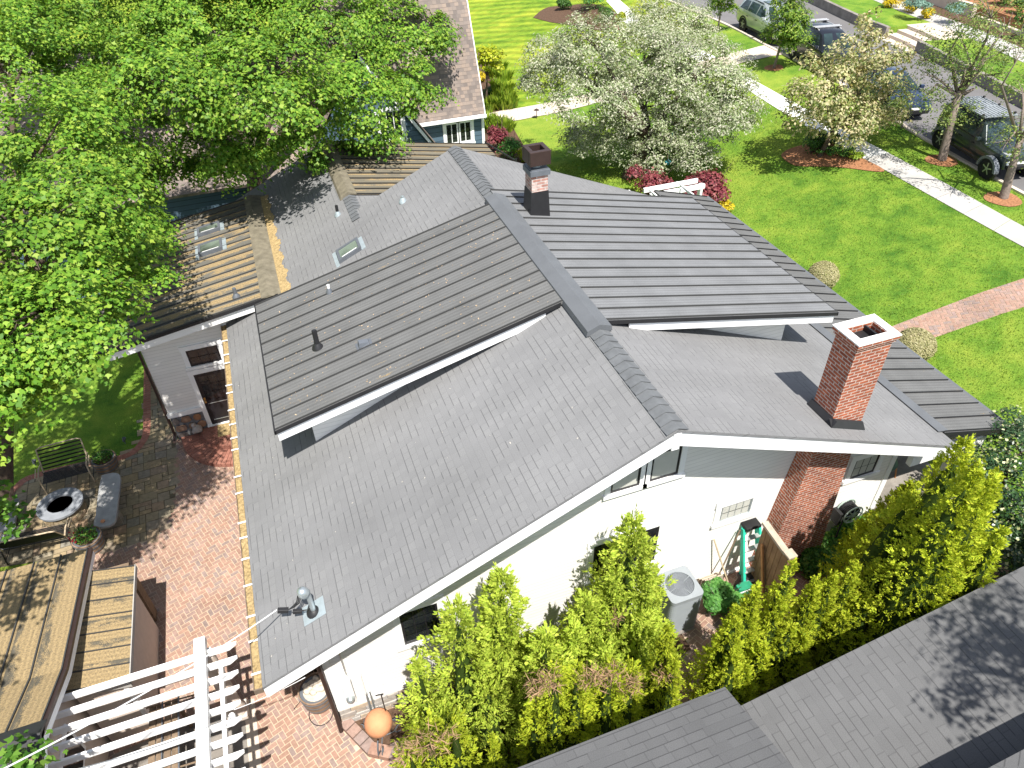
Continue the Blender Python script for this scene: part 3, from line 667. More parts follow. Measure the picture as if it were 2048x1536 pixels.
    c.box(X0, X1, Y0, Y0+t_, za, zc); c.box(X0, X1, Y1-t_, Y1, za, zc); c.box(X0, X0+t_, Y0+t_, Y1-t_, za, zc); c.box(X1-t_, X1, Y0+t_, Y1-t_, za, zc); c.box(X0+t_, X1-t_, Y0+t_, Y1-t_, za, za+.05)
    c.build('spark_arrestor', M['bronze'], sc, bevel=.012)
    # ---- skylights
    def skylight(f, n, pts, par, k=.0):
        P = [onp(*p, (XR, 0, f(XR)), n) for p in pts]; xa = min(p.x for p in P); xb = max(p.x for p in P); ya = min(p.y for p in P); yb_ = max(p.y for p in P)
        c = MB(); hgt = .11
        def q(x, y, o): return (x, y, f(x)+o)
        fw = .07
        for a in ((xa, xb, ya, ya+fw), (xa, xb, yb_-fw, yb_), (xa, xa+fw, ya+fw, yb_-fw), (xb-fw, xb, ya+fw, yb_-fw)):
            c.prism([q(a[0], a[2], -.02), q(a[1], a[2], -.02), q(a[1], a[3], -.02), q(a[0], a[3], -.02)], (0, 0, hgt+.02))
        s = c.build('skylight', M['iron'], par)
        c = MB(); c.prism([q(xa+fw, ya+fw, .07), q(xb-fw, ya+fw, .07), q(xb-fw, yb_-fw, .07), q(xa+fw, yb_-fw, .07)], (0, 0, .012)); c.build('pane', M['glass_sky'], s)
        c = MB(); c.prism([q(xa+fw*1.6, ya+fw*1.6, .083), q(xb-fw*1.6, ya+fw*1.6, .083), q(xb-fw*1.6, ya+fw*2.1, .083), q(xa+fw*1.6, ya+fw*2.1, .083)], (0, 0, .004)); c.build('glazing_bar', M['paper'], s)
        c = MB(); o = .1
        c.prism([q(xa-o, ya-o, .004), q(xa, ya-o, .004), q(xa, yb_+o, .004), q(xa-o, yb_+o, .004)], (0, 0, .012)); c.prism([q(xb, ya-.02, .004), q(xb+.12, ya-.02, .004), q(xb+.12, yb_+.02, .004), q(xb, yb_+.02, .004)], (0, 0, .03))
        c.build('flashing', M['lead'], s)
        return s
    skylight(zW, (-mW, 0, 1), ((672, 508), (712, 484), (722, 497), (680, 528)), roof)
    nm = (-.158, 0, 1); fm2 = lambda x: fm(x)
    skylight(fm2, nm, ((396, 461), (440, 448), (396, 473), (438, 462)), mr); skylight(fm2, nm, ((398, 498), (444, 480), (398, 513), (446, 500)), mr)
    # ---- vents and pipes
    def pipe(P, hgt, rad, mat, par, boot=None, flare=1.6):
        c = MB(); c.cone(P, P+Vector((0, 0, hgt)), rad, rad, 12); c.cone(P+Vector((0, 0, hgt)), P+Vector((0, 0, hgt+.01)), rad*.7, rad*.7, 12); o = c.build('vent_pipe', M[mat], par, True)
        if boot:
            c = MB(); c.lathe(P-Vector((0, 0, .03)), [(rad*2.4, .0), (rad*2.2, .05), (rad*1.25, .13), (rad*1.05, .15)], 14); c.build('boot', M[boot], o, True)
    nd = (-sl, 0, 1); on_d = lambda px, py: onp(px, py, (XR, 0, zr), nd)
    P = on_d(636, 695); pipe(P, vh(P, 629, 661)-P.z, .055, 'plastic_black', dr, 'plastic_black')
    P = on_d(659, 585); pipe(P, vh(P, 655, 570)-P.z, .035, 'plastic_white', dr, 'iron')
    P = onW(676, 430); pipe(P, vh(P, 674, 411)-P.z, .045, 'plastic_black', roof, 'lead')
    P = onW(806, 403); pipe(P, .16, .05, 'galv', roof, 'lead')
    P = onp(473, 594, (-.75, 0, 4.5), (-.158, 0, 1)); pipe(P, .28, .05, 'iron', mr, 'iron')
    P = on_d(728, 690); c = MB(); c.prism([(P.x-.17, P.y-.13, fd(P.x-.17)), (P.x+.17, P.y-.13, fd(P.x+.17)), (P.x+.17, P.y+.13, fd(P.x+.17)), (P.x-.17, P.y+.13, fd(P.x-.17))], (0, 0, .012))
    c.add([(P.x-.12, P.y-.09, fd(P.x-.12)+.012), (P.x+.12, P.y-.09, fd(P.x+.12)+.012), (P.x+.12, P.y+.09, fd(P.x+.12)+.012), (P.x-.12, P.y+.09, fd(P.x-.12)+.012), (P.x-.10, P.y-.07, fd(P.x)+.11), (P.x+.1, P.y-.07, fd(P.x)+.09), (P.x+.1, P.y+.07, fd(P.x)+.09), (P.x-.1, P.y+.07, fd(P.x)+.11)], [(0, 1, 5, 4), (1, 2, 6, 5), (2, 3, 7, 6), (3, 0, 4, 7), (4, 5, 6, 7)]); c.build('roof_vent', M['iron'], dr)
    # ---- electric service mast
    P = onW(628, 1224); hm = vh(P, 617, 1183)-P.z
    c = MB(); c.cone(P, P+Vector((0, 0, hm)), .045, .045, 14); ms = c.build('service_mast', M['galv'], roof, True)
    c = MB(); f_ = .2; c.prism([(P.x-f_, P.y-.17, zW(P.x-f_)+.005), (P.x+f_, P.y-.17, zW(P.x+f_)+.005), (P.x+f_, P.y+.2, zW(P.x+f_)+.005), (P.x-f_, P.y+.2, zW(P.x-f_)+.005)], (0, 0, .01)); c.build('flashing', M['lead'], ms)
    c = MB(); c.lathe(P-Vector((0, 0, .02)), [(.13, 0), (.12, .05), (.065, .1), (.05, .11)], 14); c.build('boot', M['plastic_black'], ms, True)
    T = P+Vector((0, 0, hm)); c = MB(); c.lathe(T+Vector((-.05, 0, -.02)), [(.0, .15), (.05, .14), (.085, .1), (.10, .02), (.10, -.02), (.0, -.02)][::-1], 14, axis=(-.35, 0, 1)); c.build('weatherhead', M['galv'], ms, 'full')
    K = P+Vector((-.42, .02, hm*.42)); c = MB(); c.bar(K+Vector((-.13, .05, .0)), K+Vector((.04, .02, -.04)), .07, .085); c.bar(K+Vector((.1, -.02, -.06)), K+Vector((.25, -.04, -.09)), .06, .075)
    for i in range(3):
        c.tube([T+Vector((-.1-.02*i, .02*i, .0)), T+Vector((-.17-.02*i, .02*i, -.22)), K+Vector((.15, .02*i-.02, .05)), K+Vector((.05, 0, 0))], .012, 5)
    c.tube([K+Vector((.2, -.03, -.08)), P+Vector((-.08, -.05, .18)), P+Vector((-.03, 0, .25))], .014, 5)
    c.build('cable_splice', M['plastic_black'], ms, bevel=.008)
    bpy.types.Scene.mast_pt = tuple(K+Vector((-.14, .05, .02)))
    # ---- meter boxes and downspout at the near corner
    a = aty(655, 1330, YW-.12); 
    c = MB(); m0 = aty(680, 1367, YW-.14); m1 = aty(722, 1352, YW-.14); mb_ = aty(693, 1404, YW-.14); x0_, x1_, zt0, zb0 = m0.x, m1.x, m0.z, mb_.z
    c.box(x0_, x0_+(x1_-x0_)*.48, YW-.15, YW-.035, zb0-.12, zt0); c.box(x0_+(x1_-x0_)*.5, x1_, YW-.13, YW-.035, zb0, zt0+.02); mbx = c.build('meter_box', M['plastic_white'], h, bevel=.01)
    c = MB(); cx = x0_+(x1_-x0_)*.24; c.lathe((cx, YW-.15, zb0+.12), [(.085, 0), (.085, .03), (.075, .08), (.04, .11), (.0, .115)], 18, axis=(0, -1, 0)); c.build('meter_dial', M['galv'], mbx, True)
    c = MB(); c.cone((x0_+.4, YW-.08, zb0), (x0_+.4, YW-.08, .1), .025, .025, 8); c.cone((x0_+.48, YW-.08, zb0), (x0_+.48, YW-.08, .1), .02, .02, 8); c.cone((x0_+.15, YW-.06, zt0), (x0_+.15, YW-.06, 3.4), .018, .018, 8); c.build('conduit', M['galv'], mbx, True)
    c = MB(); c.tube([(-1.25, 7.86, 3.45), (-1.25, 7.8, .6), (-1.25, 7.7, .12)], .045, 8); c.tube([(-1.25, 7.86, 3.4), (-1.7, 7.6, 3.5), (-2.1, 7.5, 3.5)], .04, 8); c.build('downspout', M['bronze'], h, True)
    # half-round brick steps at the wing door
    c = MB(); cx, cy = -2.55, YD-.09
    for rad, z1 in ((1.72, .14), (1.12, .27)):
        n = 40
        for i in range(n):
            a0, a1 = math.pi+math.pi*i/n+.004, math.pi+math.pi*(i+1)/n-.004
            for r0, r1, za in ((rad-.24, rad, z1), (rad-.5, rad-.248, z1), (0.02, rad-.508, z1)):
                p = [(cx+r*math.cos(a), cy+r*math.sin(a), 0) for r, a in ((r0, a0), (r1, a0), (r1, a1), (r0, a1))]
                c.prism(p, (0, 0, za+rnd.uniform(-.002, .002)))
    c.build('entry_steps', M['paver_red'], h)
    c = MB(); c.box(-3.2, -2.2, YD-.65, YD-.1, .272, .283); c.build('doormat', M['gutter_litter'], h)
    return h
def stone_patch(par, x0, x1, y, z0, z1):
    # irregular field stones set in mortar
    st = MB(); r = random.Random(5); 
    rows = [(z0+.03, .27), (z0+.32, .27), (z0+.61, .26)]
    for z, hh in rows:
        x = x0+.02
        while x < x1-.05:
            w = min(r.uniform(.2, .36), x1-x-.015)
            if w < .06: break
            pts = []
            for k in range(10):
                a = 2*math.pi*k/10+.3; q = r.uniform(.82, 1.0)
                ca, sa = math.cos(a), math.sin(a); m_ = (abs(ca)**3+abs(sa)**3)**(-1/3)
                pts.append((x+w/2+ca*m_*q*w*.48, y, z+hh/2+sa*m_*q*hh*.48))
            st.prism(pts, (0, -.04, 0)); x += w+.02
    st.build('field_stone', M['fieldstone'], par, bevel=.012)
def ledge_wall(par, name, x0, x1, y, z0, z1):
    b = MB(); b.box(x0, x1, y+.006, y+.028, z0, z1); w = b.build(name, M['mortar'], par)
    st = MB(); r = random.Random(9); z = z0
    while z < z1-.03:
        hh = min(r.choice((.07, .1, .14)), z1-z); x = x0
        while x < x1-.03:
            wd = min(r.uniform(.18, .5), x1-x); st.box(x+.006, x+wd-.006, y-r.uniform(.0, .03), y+.01, z+.005, z+hh-.005); x += wd
        z += hh
    st.build('ledge_stone', M['ledge'], w)
import bmesh
NOG = []
# ---------------------------------------------------------------- ground sheets
def drape(name, pts, mat, off, parent=None, thick=0.0):
    bm = bmesh.new(); vs = [bm.verts.new((p[0], p[1], 0)) for p in pts]; f = bm.faces.new(vs)
    if f.normal.z < 0: bm.normal_update(); 
    for u, _ in KN[1:-1]:
        bmesh.ops.bisect_plane(bm, geom=bm.verts[:]+bm.edges[:]+bm.faces[:], plane_co=(u*.975, -u*.2225, 0), plane_no=(.975, -.2225, 0), dist=1e-5)
    for v in bm.verts: v.co.z = zt(v.co.x, v.co.y)+off
    bmesh.ops.triangulate(bm, faces=bm.faces[:]); bm.normal_update()
    for q in bm.faces:
        if q.normal.z < 0: q.normal_flip()
    if thick:
        r = bmesh.ops.extrude_face_region(bm, geom=bm.faces[:])
        for v in [g for g in r['geom'] if isinstance(g, bmesh.types.BMVert)]: v.co.z -= thick
        bmesh.ops.recalc_face_normals(bm, faces=bm.faces[:])
    me = bpy.data.meshes.new(name); bm.to_mesh(me); bm.free(); me.materials.append(mat); autouv(me)
    o = bpy.data.objects.new(name, me); COL.objects.link(o)
    if parent: o.parent = parent; o.matrix_parent_inverse = parent.matrix_basis.inverted()
    return o
def GP(*pts): return [G(*p) for p in pts]
def inside(x, y, poly):
    c = False; j = len(poly)-1
    for i in range(len(poly)):
        a, b = poly[i], poly[j]
        if (a[1] > y) != (b[1] > y) and x < (b[0]-a[0])*(y-a[1])/(b[1]-a[1])+a[0]: c = not c
        j = i
    return c
def smooth(pts, n=6):
    pts = [Vector(p) for p in pts]; out = []
    for i in range(len(pts)-1):
        p0, p1, p2, p3 = pts[max(i-1, 0)], pts[i], pts[i+1], pts[min(i+2, len(pts)-1)]
        for k in range(n):
            t = k/n; out.append(.5*((2*p1)+(p2-p0)*t+(2*p0-5*p1+4*p2-p3)*t*t+(3*p1-p0-3*p2+p3)*t**3))
    return out+[pts[-1]]
def herringbone(name, poly, hole_polys, mat, off, L=.21, ang=20, clip=0):
    W = L/2; g = .014; ca, sa = math.cos(R_(ang)), math.sin(R_(ang)); mb = MB()
    xs = [p[0] for p in poly]; ys = [p[1] for p in poly]; cx, cy = (min(xs)+max(xs))/2, (min(ys)+max(ys))/2; rad = max(max(xs)-min(xs), max(ys)-min(ys))*.75
    n = int(rad/W)+4
    for i in range(-n, n):
        for j in range(-n, n):
            k = (i-j) % 4
            if k == 0: c = (i*W, j*W, L, W)
            elif k == 3: c = (i*W, j*W, W, L)
            else: continue
            # horizontal brick covers (i,j),(i+1,j); vertical covers (i,j),(i,j+1)
            x0, y0, w, h = c
            q = [(x0+g/2, y0+g/2), (x0+w-g/2, y0+g/2), (x0+w-g/2, y0+h-g/2), (x0+g/2, y0+h-g/2)]
            q = [(cx+x*ca-y*sa, cy+x*sa+y*ca) for x, y in q]
            mx = sum(p[0] for p in q)/4; my = sum(p[1] for p in q)/4
            if clip:
                for k_ in range(len(poly)):
                    if len(q) < 3: break
                    ax, ay = poly[k_][0], poly[k_][1]; bx, by = poly[(k_+1) % len(poly)][0], poly[(k_+1) % len(poly)][1]; o_ = []
                    sd = lambda p: ((bx-ax)*(p[1]-ay)-(by-ay)*(p[0]-ax))*clip
                    for u_ in range(len(q)):
                        p1, p2 = q[u_], q[(u_+1) % len(q)]; s1, s2 = sd(p1), sd(p2)
                        if s1 >= 0: o_.append(p1)
                        if s1*s2 < 0: t = s1/(s1-s2); o_.append((p1[0]+(p2[0]-p1[0])*t, p1[1]+(p2[1]-p1[1])*t))
                    q = o_
                if len(q) > 2: dz = rnd.uniform(0, .004); mb.poly([(x, y, zt(x, y)+off+dz) for x, y in q])
            elif inside(mx, my, poly) and not any(inside(mx, my, hp) for hp in hole_polys):
                dz = rnd.uniform(0, .004)
                mb.poly([(x, y, zt(x, y)+off+dz) for x, y in q])
    return mb.build(name, mat)
def ashlar(name, poly, holes, mat, off, cell=.16, ang=0):
    ca, sa = math.cos(R_(ang)), math.sin(R_(ang)); mb = MB()
    xs = [p[0] for p in poly]; ys = [p[1] for p in poly]; cx, cy = (min(xs)+max(xs))/2, (min(ys)+max(ys))/2; n = int(max(max(xs)-min(xs), max(ys)-min(ys))*.75/cell)+2
    used = set(); r = random.Random(3); g = .018
    for i in range(-n, n):
        for j in range(-n, n):
            if (i, j) in used: continue
            w, h = r.choice(((1, 2), (2, 1), (2, 2), (2, 3), (3, 2), (2, 2), (3, 1), (1, 1)))
            while any((i+a, j+b) in used for a in range(w) for b in range(h)):
                if w > 1: w -= 1
                else: h -= 1
            for a in range(w):
                for b in range(h): used.add((i+a, j+b))
            q = [(i*cell+g*r.random(), j*cell+g*r.random()), ((i+w)*cell-g*r.random(), j*cell+g*r.random()), ((i+w)*cell-g*r.random(), (j+h)*cell-g*r.random()), (i*cell+g*r.random(), (j+h)*cell-g*r.random())]
            q = [(cx+x*ca-y*sa, cy+x*sa+y*ca) for x, y in q]; mx = sum(p[0] for p in q)/4; my = sum(p[1] for p in q)/4
            if inside(mx, my, poly) and not any(inside(mx, my, hp) for hp in holes): mb.poly([(x, y, zt(x, y)+off+r.uniform(0, .004)) for x, y in q])
    return mb.build(name, mat)
def ribbon(L, R, n):
    NOG.append(list(L)+list(R)[::-1])    # slabs between two edge polylines
    def rs(P, n):
        P = smooth(P, 8); d = [0]
        for a, b in zip(P, P[1:]): d.append(d[-1]+(b-a).length)
        out = []; k = 0
        for i in range(n+1):
            s = d[-1]*i/n
            while k < len(d)-2 and d[k+1] < s: k += 1
            t = (s-d[k])/max(1e-6, d[k+1]-d[k]); out.append(P[k].lerp(P[k+1], t))
        return out
    return list(zip(rs(L, n), rs(R, n)))
def slabs(name, L, R, n, mat, off, gap=.012):
    rb = ribbon(L, R, n); mb = MB()
    for (a, b), (c, d) in zip(rb, rb[1:]):
        t = (c-a).normalized()*gap/2
        q = [a+t, b+t, d-t, c-t]
        m1 = [(q[0]*(1-k)+q[3]*k) for k in (0, .5, 1)]; m2 = [(q[1]*(1-k)+q[2]*k) for k in (0, .5, 1)]
        for k in range(2):
            for l0, l1 in ((0, .5), (.5, 1)):
                f = [m1[k].lerp(m2[k], l0), m1[k].lerp(m2[k], l1), m1[k+1].lerp(m2[k+1], l1), m1[k+1].lerp(m2[k+1], l0)]
                f = [(p.x, p.y, zt(p.x, p.y)+off) for p in f]
                nz = (f[1][0]-f[0][0])*(f[2][1]-f[0][1])-(f[1][1]-f[0][1])*(f[2][0]-f[0][0])
                mb.poly(f if nz > 0 else f[::-1])
    return mb.build(name, mat)
def offs(P, d):
    P = [Vector((p[0], p[1], 0)) for p in P]; out = []
    for i, p in enumerate(P):
        t = (P[min(i+1, len(P)-1)]-P[max(i-1, 0)]).normalized(); out.append(p+Vector((t.y, -t.x, 0))*d)
    return out
def build_ground():
    # lawn = the terrain itself
    us = sorted(set([k[0] for k in KN] + [-200, -100, -50, 60, 100])); mb = MB(); vs = []; vv = (-200, -60, 0, 40, 80, 140, 400)
    for u in us:
        for v in vv: x = u*.975 + v*.2225; y = -u*.2225 + v*.975; vs.append((x, y, fu(u)))
    n = len(vv); mb.add(vs, [(i*n+j, (i+1)*n+j, (i+1)*n+j+1, i*n+j+1) for i in range(len(us)-1) for j in range(n-1)])
    struct(mb.build('lawn', M['grass']))
    # patio of bricks, ring of flagstones
    brick = [Vector(p) for p in ((-9.5, 2.2, 0), (2.5, 2.2, 0), (13.5, 3.6, 0), (13.5, 5.6, 0), (12.4, 7.2, 0), (11.84, 7.9, 0), (-1.15, 7.9, 0), (-1.15, 18.2, 0), (-4.36, 18.2, 0))] + GP((352, 876), (353, 971), (349, 1021), (328, 1059), (297, 1080), (244, 1094), (195, 1106)) + [Vector((-9.5, 13.0, 0))]
    struct(drape('brick_patio', brick, M['grout'], .006))
    bed = GP((681, 1455), (737, 1514), (780, 1524), (806, 1509), (894, 1453), (1000, 1424)) + [Vector((3.6, 6.3, 0)), Vector((6.2, 6.6, 0)), Vector((6.2, 7.85, 0)), Vector((-.75, 7.85, 0))]
    struct(herringbone('patio_pavers', brick, [bed], M['paver'], .014))
    lawn_edge = smooth(GP((-160, 1050), (0, 992), (55, 953), (160, 926), (225, 915), (258, 905), (278, 885), (286, 862), (287, 800), (288, 739)), 4)
    flag = [p for p in lawn_edge] + [Vector((-4.4, 23.5, 0)), Vector((-4.37, 18.25, 0))] + GP((352, 876), (353, 971), (349, 1021), (328, 1059), (297, 1080), (244, 1094), (195, 1106), (0, 1135), (-160, 1160))
    struct(drape('flagstone_terrace', flag, M['flag_joint'], .006))
    struct(ashlar('terrace_flagstones', flag, [], M['flag'], .014, ang=3))
    # soldier course between lawn and flags
    mb = MB(); e = [p for p in lawn_edge]; o2 = offs(e, .22); acc = 0
    for a, b, c, d in zip(e, e[1:], o2[1:], o2):
        L = (b-a).length; k = max(1, int(L/.1))
        for i in range(k):
            t0, t1 = i/k+.02, (i+1)/k-.02
            q = [a.lerp(b, t0), a.lerp(b, t1), d.lerp(c, t1), d.lerp(c, t0)]; q = [(p.x, p.y, .024) for p in q]
            nz = (q[1][0]-q[0][0])*(q[2][1]-q[0][1])-(q[1][1]-q[0][1])*(q[2][0]-q[0][0]); mb.poly(q if nz > 0 else q[::-1])
    struct(mb.build('edging_course', M['paver_red']))
    # planted strip along the gable wall with its raised brick kerb
    struct(drape('flower_bed', bed, M['mulch_dark'], .03))
    mb = MB(); ed = GP((681, 1455), (737, 1514), (780, 1524), (806, 1509), (894, 1453), (1000, 1424))
    for a, b in zip(ed, ed[1:]):
        L = (b-a).length; k = max(1, round(L/.22)); nrm = Vector((-(b-a).y, (b-a).x, 0)).normalized()
        for i in range(k):
            p, q = a.lerp(b, i/k+.015), a.lerp(b, (i+1)/k-.015); z0 = zt(p.x, p.y)
            mb.prism([(p.x, p.y, z0), (q.x, q.y, z0), (q.x+nrm.x*.24, q.y+nrm.y*.24, z0), (p.x+nrm.x*.24, p.y+nrm.y*.24, z0)], (0, 0, .16+rnd.uniform(0, .006)))
    tag(mb.build('brick_kerb', M['paver']), 'low red brick kerb edging the planting bed under the gable wall', 'garden edging')
    pad = GP((487, 1401), (509, 1398), (525, 1545), (500, 1545))
    struct(drape('concrete_strip', pad, M['concrete_tan'], .02))
    pad = [Vector((-5.7, 8.9, 0))] + GP((487, 1399), (500, 1545)) + [Vector((-2.9, 2.5, 0)), Vector((-5.7, 2.5, 0))]
    struct(drape('concrete_pad', pad, M['concrete_old'], .03))
    # street side
    kerb = smooth(GP((1300, -12), (1368, 17), (1433, 43), (1485, 68), (1529, 92), (1635, 145), (1731, 201), (1802, 253), (1881, 300), (1973, 352), (2048, 393), (2250, 500)), 4)
    NOG.append([Vector((p[0], p[1], 0)) for p in kerb]+[Vector((60, 0, 0)), Vector((60, 70, 0))])
    far = smooth([Vector(p) for p in ((41, 62, 0), (39.2, 52, 0), (37.8, 45.5, 0), (36.5, 38.6, 0), (36.2, 35.7, 0), (35.7, 32.9, 0), (33.4, 23.7, 0), (31.6, 16, 0), (29.5, 6, 0))], 4)
    road = [p for p in kerb] + [p for p in far[::-1]]
    struct(drape('street', road, M['asphalt'], .004))
    k2 = offs(kerb, -.17); mb = MB()
    for a, b, c, d in zip(kerb, kerb[1:], k2[1:], k2):
        q = [(p.x, p.y, zt(p.x, p.y)+.0) for p in (a, b, c, d)]; mb.prism(q, (0, 0, .075))
    struct(mb.build('kerb', M['concrete_tan']))
    wl = GP((1484.7, 174), (1583.8, 236), (1660, 280), (1727.4, 317.8)); wr = GP((1495, 154), (1587, 205), (1680, 257), (1778.6, 307.6))
    struct(slabs('sidewalk', GP((1212, 2), (1231, 22), (1252, 48), (1330, 92), (1400, 126), (1484.7, 174)), GP((1236, -2), (1262, 20), (1275, 38), (1345, 72), (1420, 108), (1495, 154)), 14, M['concrete_new'], .02))
    struct(slabs('sidewalk', wl, wr, 7, M['concrete_new'], .021))
    struct(slabs('sidewalk', GP((1727.4, 317.8), (1826, 372.5), (2048, 495.6), (2300, 628)), GP((1778.6, 307.6), (1912, 379), (2048, 454.5), (2300, 588)), 9, M['concrete'], .02))
    struct(slabs('front_walk', GP((965, 241), (1021.6, 243), (1072, 234), (1131, 222.7), (1220, 200), (1330, 168), (1468, 131), (1571, 109)), GP((960, 231), (1002, 222.5), (1037, 216.8), (1111, 203), (1200, 182), (1310, 152), (1456, 110), (1536, 90)), 40, M['concrete_tan'], .03, .008))
    fw = GP((1760, 662), (1840, 640), (2048, 580), (2300, 507)) + GP((2300, 560), (2048, 633), (1880, 676), (1800, 700))
    fw = [fw[0], fw[3], fw[4], fw[7]]; struct(drape('brick_path', fw, M['grout'], .006)); NOG.append(fw); struct(herringbone('path_pavers', fw, [], M['paver'], .014, ang=62, clip=-1))
    NOG.append(GP((1655, 284), (1600, 292), (1570, 303), (1563, 315), (1590, 332), (1640, 334), (1690, 336.6), (1740, 343), (1768, 344), (1758, 334), (1727, 319), (1690, 300)))
    struct(drape('mulch_bed', smooth(GP((1655, 284), (1600, 292), (1570, 303), (1563, 315), (1590, 332), (1640, 334), (1690, 336.6), (1740, 343), (1768, 344), (1758, 334), (1727, 319), (1690, 300)), 3), M['mulch'], .03))
    for c, r in (((1548, 136), .5), ((1883, 322), .6), ((2006, 399), .62)):
        p = G(*c); NOG.append([(p.x+r*math.cos(q_)*.95, p.y+r*math.sin(q_)*.95) for q_ in [i*.5236 for i in range(12)]]); struct(drape('mulch_ring', [(p.x+r*math.cos(a)*(1+.08*math.sin(3*a)), p.y+r*math.sin(a), 0) for a in [i*math.pi/9 for i in range(18)]], M['mulch'], .025))
    struct(drape('mulch_bed', smooth(GP((1066, 36), (1085, 20), (1110, 13), (1180, 8), (1228, 22), (1238, 50), (1205, 62), (1150, 52), (1100, 45)), 3), M['mulch_dark'], .03))
    struct(drape('mulch_bed', GP((955, 100), (985, 115), (1018, 225), (965, 232)), M['mulch_dark'], .025)); struct(drape('mulch_bed', GP((968, 240), (1020, 246), (1052, 300), (1060, 330), (960, 330)), M['mulch_dark'], .025))
    # terraces across the street
    zt2 = 2.9+.52; top0 = offs(far, -.22)
    w = MB()
    st0, st1 = G(1772, 75), G(1830, 102)
    def seg(P, d0, d1, z0, z1, mb, skip=None):
        A, B = offs(P, -d0), offs(P, -d1)
        for i in range(len(P)-1):
            m_ = (A[i]+A[i+1])/2
            if skip and skip(m_): continue
            q = [(p.x, p.y, z0) for p in (A[i], A[i+1], B[i+1], B[i])]; mb.prism(q, (0, 0, z1-z0))
    yA, yB = max(st0.y, st1.y), min(st0.y, st1.y)
    gap = lambda m_: yB-.15 < m_.y < yA+.15
    fin = smooth(far, 4)
    seg(fin, .0, .25, 2.8, zt2+.03, w, gap)
    tag(w.build('retaining_wall', M['concrete_old']), 'long low stained concrete retaining wall along the far side of the street', 'wall')
    g = MB(); seg(fin, .25, 3.1, 2.8, zt2, g, gap); struct(g.build('verge', M['grass']))
    g = MB(); seg(fin, 3.1, 4.6, 2.8, zt2+.02, g); struct(g.build('sidewalk', M['concrete']))
    g = MB(); seg(fin, 4.6, 6.0, 2.8, zt2+.01, g); struct(g.build('planting_bed', M['mulch_dark']))
    w = MB(); seg(fin, 6.0, 6.3, 2.8, zt2+.7, w, lambda m_: yB-1.2 < m_.y < yA-.2); tag(w.build('retaining_wall', M['concrete_tan']), 'second pale retaining wall behind the yellow shrubs, above the far sidewalk', 'wall')
    g = MB(); seg(fin, 6.3, 16, 2.8, zt2+.62, g); struct(g.build('planting_bed', M['mulch']))
    # street steps
    s = MB(); pts = [p for p in fin if yB-.3 < p.y < yA+.3]; 
    for i in range(4): seg(pts, -.45+.62*i, -.45+.62*(i+1) if i < 3 else 3.1, 2.85, 2.9+.005+.17*(i) + (.012 if i == 3 else 0), s)
    tag(s.build('street_steps', M['concrete_tan']), 'three wide tan concrete steps rising from the street through the retaining wall', 'steps')
    s = MB(); 
    for i in range(3): seg([p for p in offs(fin, -(6.0+.5*i)) if yB-1.6 < p.y < yA-.4], 0, .5, 2.9, zt2+.03+.16*(i+1), s)
    tag(s.build('garden_steps', M['concrete_tan']), 'tan concrete steps climbing on from the far sidewalk, half hidden by the street tree', 'steps')
    return fin, zt2

